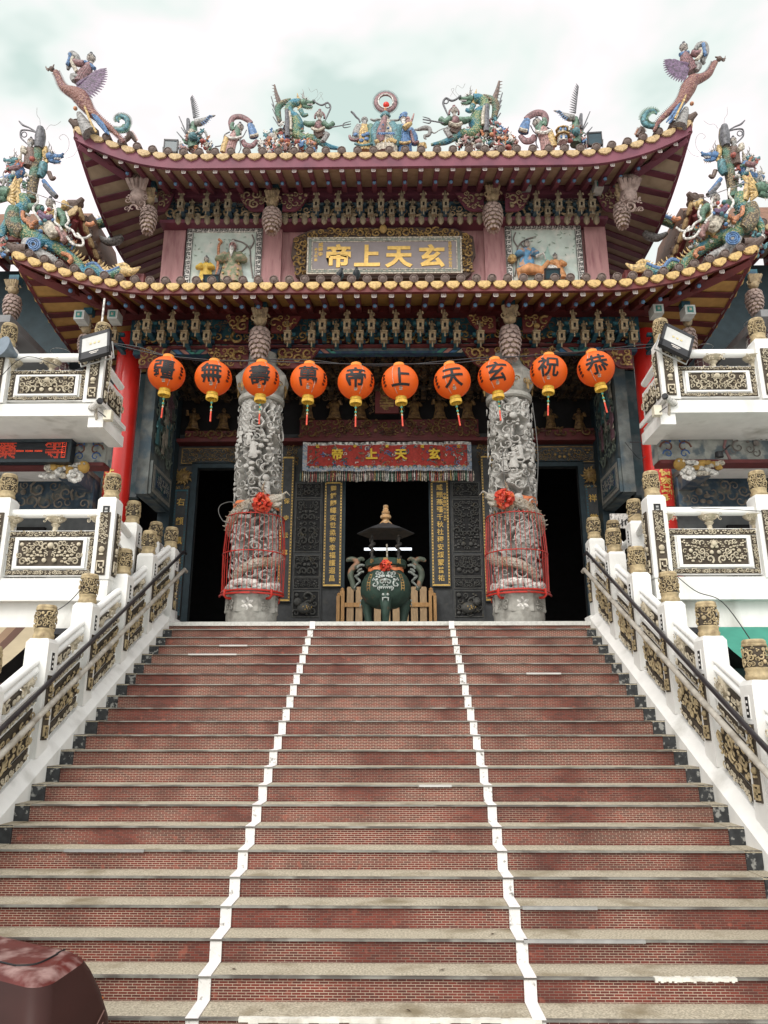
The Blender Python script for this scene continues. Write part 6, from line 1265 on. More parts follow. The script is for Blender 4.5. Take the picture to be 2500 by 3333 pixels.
# dragon groups on the ridge
def dragon_group(label, conv, X, k, base):
    f = 1 if k > 0 else -1; s = Sculpt('ridge_dragon', label, 'statue', conv, YS, base, group='dragon groups of the main ridge')
    body = [X(850, 790), X(900, 710), X(870, 620), X(810, 570), X(800, 500), X(850, 450), X(920, 450)]; rad = [60, 64, 56, 50, 44, 44, 48]
    s.tube('body', SCALES, body, rad, 12, 6); s.spines(body[2:], rad[2:], 34, C['cream'], 1, 2); s.dragon_head(*X(970, 460), 62*abs(k), f)
    s.tube('tail', SCALEB, [X(700, 650), X(680, 560), X(680, 480), X(740, 430), X(820, 400)], [24, 32, 38, 32, 20], 10, 5, 20); s.tube('pillar', C['brown'], [X(640, 240), X(655, 320), X(680, 400), X(700, 450)], [8, 18, 26, 30], 8, 4, 15); s.wing('feather', C['brown'], X(690, 450), X(640, 250), 7, 46, 20, .5, -f)
    s.tube('dark_post', C['dgrey'], [X(785, 570), X(790, 700), X(790, 860)], [22, 28, 30], 8, 3, -60); s.tube('pale_post', C['cream'], [X(815, 600), X(830, 700), X(830, 800)], [12, 16, 16], 7, 3, -80); s.tube('front_body', SCALES, [X(860, 640), X(890, 720), X(880, 800), X(950, 850), X(1050, 850), X(1130, 890), X(1230, 940), X(1380, 970)], [40, 50, 50, 44, 40, 34, 28, 12], 11, 5, -30); s.spines([X(1050, 850), X(1130, 890), X(1230, 940), X(1380, 970)], [40, 34, 28, 12], 30, C['green'], 1, 1)
    for i, (a, b) in enumerate((((605, 370), (700, 690)), ((612, 450), (720, 660)), ((620, 505), (700, 680)), ((625, 590), (690, 690)), ((540, 740), (580, 820)))): s.tube('spear', C['dgrey'], [X(*a), X(*b)], [5, 8], 6, 1, 10)
    s.pile(*(sorted((X(470, 0)[0], X(1080, 0)[0]))), X(0, 700)[1], X(0, 1000)[1], 230, 3+f, 18*abs(k), 46*abs(k)); q = MB(); s.ball(q, *X(742, 942), 24*abs(k), -120); q.build('red_ball', C['orange'], s.t)
    q = MB(); s.tube('', None, [X(1060, 440), X(1110, 480), X(1160, 495), X(1220, 470), X(1250, 520), X(1220, 600), X(1195, 660)], [9, 10, 10, 11, 10, 9, 5], 6, 5, -30, mb=q); cx_, cy_ = X(1220, 500); s.tube('', None, [(cx_+26*abs(k)*math.cos(R(a)), cy_+26*abs(k)*math.sin(R(a))) for a in range(0, 361, 30)], 6, 6, 1, -30, mb=q); q.build('barbel', C['dgrey'], s.t)
    s.whiskers([[X(1060, 420), X(1110, 370), X(1095, 300), X(1040, 330), X(1010, 280)], [X(1100, 430), X(1160, 350), X(1130, 340), X(1170, 420)]]); s.tube('leg', SCALES, [X(930, 560), X(960, 620), X(1010, 610)], [26, 24, 14], 8, 4, -50)
    w = Sculpt('warrior_statue', 'armoured warrior with a trident on the '+('left' if f > 0 else 'right')+' ridge, in front of the dragon head', 'statue', conv, YS-.12, X(1140, 900)); 
    w.robe([X(1125, 650), X(1120, 720), X(1130, 780), X(1150, 830)], [36, 60, 66, 50], 'brown', 'armour'); w.tube('belt', C['cream'], [X(1050, 765), X(1110, 790), X(1190, 760)], [16, 20, 16], 7, 4, -60); w.tube('apron', C['rose'], [X(1110, 710), X(1130, 750), X(1145, 770)], [30, 34, 20], 8, 4, -55)
    w.tube('left_arm', C['green'], [X(1080, 680), X(1010, 680), X(960, 660)], [34, 32, 22], 9, 4); w.tube('right_arm', C['green'], [X(1170, 680), X(1230, 720), X(1280, 680)], [34, 30, 26], 9, 4, -20)
    for i in (0, 1): w.tube('leg', C['grey'], [X(1150+i*30, 820), X(1200+i*15, 800), X(1150+i*20, 880)], [30, 30, 24], 8, 4, -20*i)
    q = MB(); w.tube('', None, [X(1240, 745), X(1470, 705)], [7, 6], 6, 1, -40, mb=q)
    for dy in (-1, 1): w.tube('', None, [X(1380, 722), X(1400, 722+dy*25), X(1470, 705+dy*28)], [6, 6, 3], 5, 3, -40, mb=q)
    q.build('trident', C['dgrey'], w.t); w.head(*X(1130, 590), 44*abs(k), 'skin', 'rose', None, None, d=-20); q = MB(); w.tube('', None, [(X(1130, 590)[0]+52*abs(k)*math.cos(R(a)), X(1130, 590)[1]-52*abs(k)*math.sin(R(a))) for a in range(-20, 201, 20)], 12*abs(k), 7, 1, 10, mb=q); w.ball(q, *X(1135, 525), 14*abs(k)); q.build('helmet_crest', C['rose'], w.t)
    return s
dragon_group('green yellow maned dragon rearing over tiny figures, left of the deities', zA, lambda a, b: (a, b), 1, (850, 980))
s = dragon_group('green yellow maned dragon rearing over tiny figures, right of the deities', zC, lambda a, b: (1157-a*.833, b*.833-35), -.833, (440, 780))
s = Sculpt('grey_fish', 'small grey fish shaped ornament between the blue robed statue and the right warrior', 'ornament', zB, YS-.2, (1180, 780)); s.tube('body', C['grey'], [(1030, 715), (1090, 710), (1180, 690), (1240, 710), (1230, 780), (1170, 800)], [6, 22, 34, 30, 26, 20], 8, 5); s.tube('tail', C['grey'], [(1240, 720), (1300, 760), (1370, 720), (1450, 690)], [16, 9, 7, 6], 6, 5); s.tube('fin', C['grey'], [(1170, 790), (1170, 830), (1200, 840)], [18, 14, 4], 6, 4)
# cranes with pine trees, pagoda
def crane(label, conv, X, k, base, up):
    s = Sculpt('crane_statue', label, 'statue', conv, YS, base); f = 1 if k > 0 else -1
    s.tube('trunk', C['green'], [X(0, 330), X(-5, 250), X(0, 160), X(5, 90)], [52, 44, 36, 26], 9, 4); s.tube('dark_trunk', C['dgrey'], [X(-45, 200), X(-40, 120), X(-45, 70)], [16, 20, 14], 7, 4, -20)
    s.tube('body', C['grey'], [X(20, 110), X(60, 110), X(110, 90), X(150, 60)], [30, 34, 26, 10], 9, 4, -30); s.tube('neck', C['grey'], [X(120, 95), X(150, 60), X(185, 50), X(205, 45)], [16, 12, 10, 3], 7, 4, -30)
    s.wing('upper_wing', C['dgrey'], X(10, 60), X(-20, up), 13, 62, -20, .9, f); s.wing('lower_wing', C['blue'], X(80, 120), X(150, 60), 6, 50, -45, .6, f)
    for i, (a, b) in enumerate((((-130, 30), (-40, 240)), ((-110, 130), (-30, 250)), ((-150, 170), (-80, 250)))): s.tube('spear', C['dgrey'], [X(*a), X(*b)], [4, 8], 6, 1)
    xs_ = sorted((X(-120, 0)[0], X(170, 0)[0])); s.pile(xs_[0], xs_[1], X(0, 190)[1], X(0, 350)[1], 70, 9+f, 14, 34); q = MB(); s.ball(q, *X(10, 260), 40, -60); q.build('rock', C['teal'], s.t); s.tube('branch', C['grey'], [X(60, 200), X(110, 190), X(130, 250)], [10, 12, 8], 6, 4, -30)
    return s
crane('grey crane raising one wing beside a pine trunk, left end of ridge', zD, lambda a, b: (1465+a, 740+b), 1, (1465, 1080), -105)
crane('grey crane raising one wing beside a pine trunk, right end of ridge', zC, lambda a, b: (1310-a*1.0, 420+b), -1, (1310, 760), -165)
s = Sculpt('pagoda_model', 'small white and blue pagoda model with yellow roofs beside the right crane', 'pagoda', zC, YS-.15, (1195, 760)); q = MB(); u = s.u
for z0, z1, r_ in ((0, 60*u, 46*u), (84*u, 130*u, 40*u)): q.lathe([(r_, z0), (r_, z1)], 8, s.P(1195, 730))
q.build('tower', C['white'], s.t); q = MB()
for z, r_ in ((60*u, 72*u), (130*u, 62*u)): q.lathe([(r_, z+6*u), (r_*.97, z-2*u), (r_*.55, z+16*u), (r_*.35, z+40*u), (.005, z+48*u)], 8, s.P(1195, 730))
q.build('roof', C['yellow'], s.t); q = MB()
for dx in (-22, 22):
    for z in (10, 94): q.ell(s.P(1195+dx, 730, -44)+Vector((0, 0, (z+16)*u)), (11*u, 6*u, 18*u), 8, 6)
q.build('window', C['blue'], s.t)
# phoenixes with riders on the upturned corners
def phoenix(label, conv, D_, Y, base):
    s = Sculpt('phoenix_statue', label, 'statue', conv, Y, base, group='phoenix and rider statues on the roof corners'); L_ = D_
    s.tube('body', FEATH, L_['body'], L_['brad'], 11, 6); s.spines(L_['body'], L_['brad'], L_['sp'], C['rose'], 1, 1, 'feather_ruff'); s.spines(L_['body'], L_['brad'], L_['sp'], C['rose'], -1, 1, 'feather_ruff')
    q = MB(); s.ball(q, *L_['head'], L_['hr']); s.tube('', None, L_['beak'], [L_['hr']*.6, L_['hr']*.35, 2], 7, 4, mb=q)
    for c in L_['crest']: s.tube('', None, c, [L_['hr']*.28, L_['hr']*.3, L_['hr']*.1], 6, 4, mb=q)
    q.build('head', C['brown'], s.t); s.wing('wing', C['purple'], *L_['wing'], 15, L_['wl'], -20, 1.25, L_['wd'])
    s.tube('green_tail', C['teal'], L_['curl'], L_['crad'], 9, 6, 10); s.spines(L_['curl'], L_['crad'], L_['sp']*1.2, C['green'], 1, 1, 'tail_barb'); s.spines(L_['curl'], L_['crad'], L_['sp']*1.2, C['green'], -1, 1, 'tail_barb')
    s.tube('yellow_plume', C['yellow'], L_['rope'], L_['hr']*.42, 7, 6, -40)
    for i in (0, 1): s.tube('blue_plume', C['blue'], [(x+i*L_['hr']*.9, y+i*L_['hr']*.4) for x, y in L_['plume']], [L_['hr']*.6, L_['hr']*.8, L_['hr']*.25], 8, 6, -20)
    s.tube('rock_base', C['grey'], L_['rock'], L_['rrad'], 10, 5, 10); q = MB(); s.ball(q, *L_['ball'], L_['hr']*.75, -20); q.build('orange_ball', C['orange'], s.t)
    r = Sculpt('phoenix_rider', L_['rlabel'], 'statue', conv, Y, L_['rb']); r.robe(L_['torso'], L_['trad'], 'rose', 'robe'); r.tube('collar', C['blue'], L_['collar'], L_['hr']*.7, 8, 4, -10); r.tube('sleeve', C['rose'], L_['arm'], [L_['hr']*1.1, L_['hr']*1.2, L_['hr']*.9], 9, 4, -30); r.tube('cuff', C['cream'], L_['cuff'], L_['hr']*.7, 8, 4, -35)
    r.tube('leg', C['grey'], L_['leg'], [L_['hr']*1.1, L_['hr']*1.2, L_['hr']*.9], 9, 4, -20); r.tube('cloud_bundle', C['grey'], L_['bun'], L_['burad'], 9, 5, 0); r.tube('bundle_lining', C['blue'], L_['bun2'], L_['hr']*.6, 7, 4, -40); r.head(*L_['rh'], L_['rr'], 'skin', 'dgrey')
    return s
phoenix('brown feathered phoenix rearing on the upturned left corner of the upper roof', zD, dict(body=[(225, 370), (250, 420), (275, 480), (320, 530), (390, 560), (450, 600), (490, 660), (540, 730), (620, 800), (720, 880), (790, 950), (840, 1000)], brad=[26, 28, 32, 40, 58, 74, 66, 46, 32, 26, 18, 10], sp=22, head=(190, 345), hr=26, beak=[(180, 345), (155, 345), (132, 330)], crest=[[(160, 360), (145, 345), (135, 318)], [(200, 330), (205, 315), (212, 302)]], wing=((430, 510), (560, 410)), wl=190, wd=1.0, curl=[(690, 880), (760, 890), (840, 885), (870, 840), (860, 790), (810, 765), (775, 785), (790, 815)], crad=[16, 22, 26, 26, 24, 20, 16, 8], rope=[(490, 670), (520, 760), (560, 860), (605, 945)], plume=[(560, 760), (630, 850), (690, 940)], rock=[(430, 735), (460, 800), (500, 870), (540, 930)], rrad=[22, 44, 62, 80], ball=(410, 715), rlabel='rider in a brown robe seated on the left corner phoenix', rb=(450, 470), torso=[(530, 300), (500, 360), (460, 420), (440, 470)], trad=[36, 56, 62, 60], collar=[(490, 290), (530, 310), (580, 350)], arm=[(490, 320), (440, 320), (400, 300)], cuff=[(400, 270), (385, 310), (430, 400)], leg=[(440, 440), (390, 430), (400, 470)], bun=[(350, 230), (380, 215), (420, 250), (400, 300), (350, 300), (335, 350)], burad=[26, 34, 28, 24, 30, 12], bun2=[(370, 240), (365, 290), (345, 340)], rh=(543, 250), rr=44), .45, (520, 930))
phoenix('brown feathered phoenix rearing on the upturned right corner of the upper roof', zE, dict(body=[(715, 215), (690, 260), (660, 310), (600, 345), (530, 370), (490, 430), (450, 510), (390, 580), (310, 645), (240, 715), (200, 790)], brad=[24, 26, 30, 38, 56, 66, 52, 36, 26, 20, 10], sp=22, head=(748, 185), hr=24, beak=[(760, 185), (780, 185), (805, 180)], crest=[[(735, 170), (720, 170), (714, 165)], [(770, 195), (790, 200), (800, 160)]], wing=((480, 260), (400, 225)), wl=165, wd=-1.15, curl=[(250, 735), (190, 745), (135, 725), (115, 680), (145, 630), (200, 612), (228, 640)], crad=[14, 20, 24, 24, 22, 16, 8], rope=[(465, 485), (435, 570), (400, 640), (365, 715)], plume=[(420, 560), (370, 640), (300, 730)], rock=[(475, 590), (460, 640), (440, 690), (420, 750)], rrad=[20, 38, 48, 62], ball=(512, 575), rlabel='rider in a brown robe seated on the right corner phoenix', rb=(520, 300), torso=[(460, 140), (470, 190), (500, 240), (530, 290)], trad=[34, 52, 56, 54], collar=[(415, 160), (440, 150), (490, 140)], arm=[(500, 160), (550, 170), (580, 150)], cuff=[(575, 130), (580, 180), (540, 230)], leg=[(530, 250), (570, 260), (550, 300)], bun=[(545, 110), (580, 75), (620, 75), (635, 130), (610, 200), (625, 225)], burad=[16, 30, 34, 28, 24, 14], bun2=[(600, 90), (605, 140), (620, 190)], rh=(452, 92), rr=40), .45, (440, 730))
for lab, cv, pts in (('left', zD, [(840, 1000), (880, 960), (890, 920), (920, 960), (945, 1000)]), ('right', zE, [(60, 830), (85, 800), (95, 770), (110, 800), (100, 830)])):
    s = Sculpt('flame_tail', f'small brown flame shaped tail on the {lab} upper eave below the phoenix', 'ornament', cv, .7, pts[-1]); s.tube('tail', C['brown'], pts, [16, 24, 22, 20, 12], 8, 5); s.spines(pts, [16, 24, 22, 20, 12], 20, C['orange'], 1, 1)
# ---------- dragons, warriors and carp on the lower roof corners
YL2 = .25
ledge = lambda a, b, z: part(MB().box(a, b, YL2-.3, YL2+.9, 6.2, z), 'figure_ledge', MAROON)
def corner_group(side, conv, X, big):
    f = 1 if side == 'left' else -1; k = big
    s = Sculpt('corner_dragon', f'large green scaled dragon coiling down the {side} corner of the lower roof', 'statue', conv, YL2, X(300, 1550), group='corner dragons of the lower roof')
    body = [X(250, 960), X(270, 1060), X(190, 1160), X(200, 1270), X(300, 1370), X(470, 1450), X(620, 1520), X(740, 1610), X(850, 1700), X(900, 1790), X(960, 1750), X(1030, 1740), X(1110, 1810), X(1180, 1820), X(1290, 1770), X(1340, 1750)]
    rad = [58, 64, 84, 92, 86, 74, 66, 60, 54, 46, 42, 44, 46, 44, 36, 26]; rad = [r*k for r in rad]
    s.tube('body', SCALES, body, rad, 13, 6, 0); s.spines(body[6:], rad[6:], 80*k, C['yellow'], 1, 2); s.spines(body[9:], [r*.8 for r in rad[9:]], 46*k, C['orange'], 1, 1); s.tube('tail_flame', C['yellow'], [X(1290, 1760), X(1360, 1770), X(1430, 1770), X(1520, 1720)], [50*k, 64*k, 46*k, 5*k], 9, 5, flat=.6); s.tube('tail_flame', C['yellow'], [X(1270, 1720), X(1330, 1700), X(1400, 1720)], [30*k, 34*k, 8*k], 8, 5, flat=.6)
    s.tube('blue_back', C['blue'], [X(940, 1720), X(1030, 1700), X(1110, 1780), X(1180, 1790), X(1300, 1735)], [20*k, 26*k, 24*k, 24*k, 16*k], 8, 6, -18); s.tube('chest', SCALEB, [X(180, 1120), X(160, 1220), X(200, 1330), X(260, 1390)], [70*k, 86*k, 88*k, 60*k], 12, 6, -40)
    s.dragon_head(*X(60, 980), 105*k, -f, d=-60); s.tube('mane_lock', C['yellow'], [X(250, 790), X(190, 860), X(200, 960), X(220, 1060)], [16*k, 44*k, 48*k, 30*k], 9, 6, -30, flat=.7)
    for pts in ([(280, 1170), (290, 1250), (350, 1290), (380, 1350)], [(330, 1300), (400, 1300), (430, 1270)], [(700, 1620), (770, 1640), (800, 1690), (770, 1720)], [(960, 1300), (1000, 1310), (1050, 1290)]): s.tube('flame_scroll', C['orange'], [X(*p) for p in pts], [24*k]*len(pts), 8, 5, -70)
    s.tube('claw_leg', SCALES, [X(120, 1240), X(60, 1330), X(40, 1420)], [50*k, 44*k, 26*k], 9, 5, -30); s.tube('claw_leg', SCALES, [X(480, 1480), X(420, 1560), X(380, 1600)], [44*k, 36*k, 24*k], 9, 5, -60)
    c = Sculpt('carp_statue', f'grey and blue leaping carp under the {side} corner dragon', 'statue', conv, YL2-.25, X(330, 1600)); c.tube('body', C['grey'], [X(300, 1440), X(330, 1530), X(420, 1600), X(560, 1640), X(640, 1700)], [60*k, 90*k, 80*k, 50*k, 20*k], 11, 6); 
    q = MB()
    for r_ in (30, 52, 74): c.tube('', None, [(X(400, 1530)[0]+r_*k*math.cos(R(a)), X(400, 1530)[1]+r_*k*.9*math.sin(R(a))) for a in range(0, 361, 30)], 11*k, 6, 1, -85, mb=q)
    q.build('blue_fin', C['blue'], c.t); c.spines([X(300, 1440), X(330, 1530), X(420, 1600), X(560, 1640), X(640, 1700)], [60*k, 90*k, 80*k, 50*k, 20*k], 30*k, C['teal'], 1, 2)
    w = Sculpt('warrior_rider', f'armoured warrior with white ribbons astride the {side} corner dragon', 'statue', conv, YL2-.1, X(560, 1400)); w.robe([X(570, 1120), X(560, 1200), X(590, 1300), X(640, 1400)], [60*k, 110*k, 110*k, 90*k], 'yellow', 'armour'); w.tube('apron', C['cream'], [X(560, 1290), X(600, 1380), X(620, 1440)], [80*k, 80*k, 40*k], 9, 5, -70, flat=.5); w.tube('sash', C['purple'], [X(470, 1200), X(540, 1260), X(620, 1250)], [34*k, 40*k, 30*k], 8, 4, -100)
    for col, pts, rr in (('green', [(480, 1140), (400, 1120), (340, 1100)], 50), ('green', [(650, 1160), (720, 1240), (700, 1330)], 50), ('pink', [(640, 1350), (720, 1430), (700, 1490)], 46), ('teal', [(520, 1240), (560, 1300), (600, 1330)], 44)): w.tube('limb', C[col], [X(*p) for p in pts], [rr*k, rr*.9*k, rr*.6*k], 9, 5, -60)
    for pts in ([(450, 1020), (460, 1090), (410, 1170), (470, 1270), (500, 1330)], [(630, 1120), (650, 1200), (640, 1300), (690, 1350), (720, 1400)], [(760, 1200), (790, 1300), (760, 1350), (830, 1400), (870, 1460), (960, 1480), (1030, 1440)], [(770, 1460), (830, 1540), (930, 1560), (940, 1500), (880, 1430)]): w.tube('white_ribbon', C['white'], [X(*p) for p in pts], [13*k]*len(pts), 7, 6, -110)
    q = MB()
    for i in range(12): x_, y_ = 500+random.Random(i).uniform(-60, 160), 1150+random.Random(i+50).uniform(0, 280); w.ball(q, *X(x_, y_), 22*k, -110, i % 4)
    q.build('armour_stud', [C['blue'], C['red'], C['cream'], C['teal']], w.t); w.head(*X(570, 1075), 58*k, 'skin', 'dgrey', d=-60, look=f); w.tube('spear', C['grey'], [X(260, 930), X(830, 1140)], [6*k, 5*k], 6, 1, -90)
    w.tube('flame_crest', C['yellow'], [X(660, 1090), X(700, 1060), X(690, 1020), X(685, 990)], [16*k, 46*k, 34*k, 4*k], 8, 5, 10); w.tube('boot', C['dgrey'], [X(470, 820), X(540, 900), X(600, 950)], [22*k, 26*k, 30*k], 8, 4, 20)
    # upper standing pole dragon with blue head
    d2 = Sculpt('pole_dragon', f'upright brown dragon pillar with a blue dragon head above the {side} corner', 'statue', conv, YL2+.35, X(380, 1000)); d2.tube('trunk', SCALEB, [X(340, 1000), X(350, 860), X(375, 720), X(390, 600), X(420, 450), X(445, 320), X(450, 240)], [50*k, 54*k, 56*k, 54*k, 52*k, 50*k, 36*k], 12, 5); d2.tube('dark_cap', C['dgrey'], [X(430, 460), X(445, 340), X(450, 235)], [46*k, 56*k, 34*k], 10, 5, -25)
    d2.dragon_head(*X(560, 545), 72*k, f, face='blue'); d2.tube('mane_lock', C['yellow'], [X(500, 420), X(490, 480), X(500, 560)], [10*k, 36*k, 26*k], 8, 5); d2.tube('lower_body', C['teal'], [X(480, 620), X(470, 700), X(440, 760)], [44*k, 48*k, 36*k], 9, 5, -20)
    q = MB(); d2.ball(q, *X(375, 600), 32*k, -60); q.build('red_ball', C['red'], d2.t); d2.tube('leg', C['brown'], [X(530, 700), X(560, 770), X(600, 750)], [26*k, 24*k, 14*k], 8, 4); d2.tube('leg', C['blue'], [X(470, 790), X(540, 880), X(600, 940)], [24*k, 26*k, 18*k], 8, 4)
    q = MB(); d2.tube('', None, [X(205, 145), X(250, 190), X(320, 220), X(400, 270)], [6*k, 13*k, 10*k, 9*k], 6, 5, mb=q); d2.tube('', None, [X(400, 270), X(300, 245), X(230, 250), X(225, 320), X(280, 380), X(320, 420)], [9*k, 10*k, 10*k, 10*k, 8*k, 5*k], 6, 5, mb=q); cx_, cy_ = X(262, 292); d2.tube('', None, [(cx_+28*k*math.cos(R(a)), cy_+28*k*math.sin(R(a))) for a in range(0, 361, 30)], 6*k, 5, 1, mb=q); q.build('barbel', C['dgrey'], d2.t)
    d2.whiskers([[X(435, 220), X(430, 130), X(400, 80), X(400, 0)], [X(500, 240), X(540, 190), X(600, 190), X(660, 150)], [X(680, 520), X(740, 440), X(740, 340), X(690, 290), X(640, 320), X(660, 350)], [X(710, 550), X(790, 520), X(840, 450)]], 2.2*k)
    g = Sculpt('seated_figure', f'small crowned figure seated beside the top of the {side} pole dragon', 'statue', conv, YL2+.3, X(320, 560)); g.robe([X(330, 430), X(325, 490), X(330, 560), X(310, 640)], [36*k, 58*k, 66*k, 60*k], 'brown', 'robe'); g.tube('sleeve', C['cream'], [X(280, 460), X(270, 500), X(310, 520)], [30*k, 34*k, 22*k], 8, 4, -40); g.head(*X(335, 375), 44*k, 'skin', 'dgrey', None, 'grey')
    h2 = Sculpt('rearing_fish', f'blue spiky headed creature at the outer edge of the {side} corner', 'statue', conv, YL2+.3, X(180, 750)); h2.dragon_head(*X(150, 590), 62*k, -f, face='teal', mane='cream'); h2.tube('body', C['blue'], [X(190, 620), X(220, 700), X(180, 740), X(80, 770), X(0, 790)], [44*k, 54*k, 46*k, 40*k, 34*k], 10, 5); h2.tube('belly', C['rose'], [X(130, 700), X(200, 690), X(240, 680)], [26*k, 34*k, 20*k], 8, 4, -50); h2.pile(*(sorted((X(40, 0)[0], X(330, 0)[0]))), X(0, 560)[1], X(0, 900)[1], 80, 21, 14*k, 36*k)
    s.pile(*(sorted((X(330, 0)[0], X(800, 0)[0]))), X(0, 1100)[1], X(0, 1560)[1], 110, 17, 14*k, 36*k); s.pile(*(sorted((X(0, 0)[0], X(420, 0)[0]))), X(0, 1000)[1], X(0, 1640)[1], 90, 27, 14*k, 40*k)
corner_group('left', zF, lambda a, b: (a, b), 1.0)
corner_group('right', zG, lambda a, b: (830-a*.606-0, b*.606-4), .606)
# ridge under the corner groups so that nothing hangs in the air
for sx in (-1, 1):
    q = MB()
    for i in range(9):
        x = sx*(4.9+i*.26); q.box(min(x, x+sx*.26), max(x, x+sx*.26), YL2+.1, YL2+.75, 6.85+.035*i, 7.15+.05*i)
    part(q, 'corner_ridge', MAROON)
# wing roofs behind the corners, each with a small dragon on its ridge
for side, sx, conv, X in (('left', -1, zF, lambda a, b: (a, b)), ('right', 1, zG, lambda a, b: (830-a*.606, b*.606-4))):
    wr_ = thing('wing_roof', f'dark upturned bell tower roof tucked under the {side} flank of the upper eave', 'roof', (0, 0, 0)); c0 = sx*9.1
    make_roof(wr_, c0, 2.45, .9, 8.55, 9.15, 1.2, 1.5, 2.0, 8.5, 4.2, 2.6, 10.3, .3, .34, MAROON, BEIGE, TILEU, .14, Lf=1.6, sides=(-sx,), Xspan=2.0, name='tower_eave', rr=.09, flank_n=7, fz_mid=8.65, fw=.1)
    MB().box(c0-1.9, c0+1.9, 2.4, 6, 5.8, 8.6).build('tower_wall', mat('dark_teal_wall', (.03, .05, .06)), wr_, smooth=False)
    s = Sculpt('eave_dragon', f'small rainbow striped dragon lying along the {side} bell tower eave', 'statue', conv, 3.0, X(1050, 1420)); body = [X(780, 1200), X(860, 1260), X(940, 1320), X(1040, 1270), X(1140, 1240), X(1230, 1290), X(1260, 1360), X(1180, 1430)]; k = 1 if sx < 0 else .606; rad = [x*k for x in (40, 46, 44, 50, 54, 50, 44, 26)]
    s.tube('body', SCALES, body, rad, 10, 6); s.tube('blue_back', C['blue'], [(x, y-14*k) for x, y in body[2:6]], [30*k]*4, 8, 6, -20); s.spines(body[:7], rad[:7], 80*k, C['cream'], 1, 2); s.tube('fish', C['grey'], [X(1080, 1420), X(1180, 1470), X(1280, 1450), X(1330, 1410)], [20*k, 44*k, 50*k, 30*k], 9, 5, -30)
    for a, b in ((970, 1300), (1270, 1300)): s.tube('flame_scroll', C['orange'], [X(a-40, b+20), X(a, b-10), X(a+50, b+10)], [22*k, 28*k, 16*k], 7, 4, -40)
# ------------------------------------------------------------------ murals of the upper wall
def mural(px0, px1, label, fn):
    Y = 2.36; x0, x1, z0, z1 = at(px0, 540, Y).x, at(px1, 540, Y).x, at(830, 612, Y).z, at(830, 489, Y).z
    t = thing('relief_mural', label, 'mural', ((x0+x1)/2, Y, z0)); W, H = (x1-x0)/2, z1-z0
    MB().box(-W, W, .0, .1, 0, H).build('panel', mat('pale_mint_ground', (.50, .57, .52), .7, .16, 3, (.62, .63, .58), (.5, .65), 4), t, smooth=False)
    q = MB(); q.box(-W, -W+.14, -.03, -.001, 0, H); q.box(W-.14, W, -.03, -.001, 0, H); q.box(-W+.14, W-.14, -.03, -.001, H-.14, H)
    def key(x, z, vert):
        for a, b, c, d in ((0, .1, 0, .018), (.082, .1, .018, .08), (.03, .1, .08, .098), (.03, .048, .04, .08), (.048, .066, .04, .058)):
            q.box(*((x+a, x+b, -.034, -.0305, z+c, z+d) if not vert else (x+c, x+d, -.034, -.0305, z+a, z+b)), 1)
    for i in range(int(H/.125)): key(-W+.02, i*.125+.01, 1); key(W-.12, i*.125+.01, 1)
    for i in range(int(2*W/.125)-2): key(-W+.14+i*.125, H-.12, 0)
    for a, b, c, d in ((-W, -W+.012, 0, H), (W-.012, W, 0, H), (-W+.14, -W+.152, 0, H-.14), (W-.152, W-.14, 0, H-.14)): q.box(a, b, -.036, -.0305, c, d, 1)
    q.build('fret_frame', [C['white'], INK], t, smooth=False)
    q = MB(); rr = random.Random(px0)
    for xx, w_, h_, mm in ((-.25*W, .35*W, .5*H, 0), (.1*W, .3*W, .62*H, 1), (.5*W, .4*W, .4*H, 0)): q.prism([(xx-w_, .02*H), (xx-w_*.6, h_*.55), (xx-w_*.25, h_*.8), (xx, h_), (xx+w_*.15, h_*.75), (xx+w_*.5, h_*.6), (xx+w_, .02*H)][::-1], -.012*(mm+1), .005, mm)
    q.build('hill_relief', [mat('pale_hill_paint', (.46, .53, .5), .7, .2, 5), mat('mint_hill_paint', (.34, .48, .43), .7, .2, 5)], t)
    q = MB(); sx = -1 if px0 < 800 else 1
    for pts in ([(-.8, .1), (-.72, .4), (-.68, .6), (-.5, .72), (-.2, .78)], [(-.68, .6), (-.78, .74), (-.72, .86)], [(-.6, .66), (-.5, .58), (-.35, .55)]): o, _ = spline([Vector((x*W*-sx*-1, -.02, z*H)) for x, z in pts], None, 5); q.tube(o, .018, 5)
    for i in range(26): x, z = rr.uniform(-.8, .8)*W, rr.uniform(.45, .85)*H; q.tube([(x, -.02, z), (x+rr.uniform(-.09, .09), -.03, z+rr.uniform(-.04, .06))], [.015, .005], 4, 1)
    q.build('tree_relief', [mat('mural_branch', (.2, .17, .16)), mat('mural_leaf', (.33, .42, .36))], t)
    fn(t, W, H)
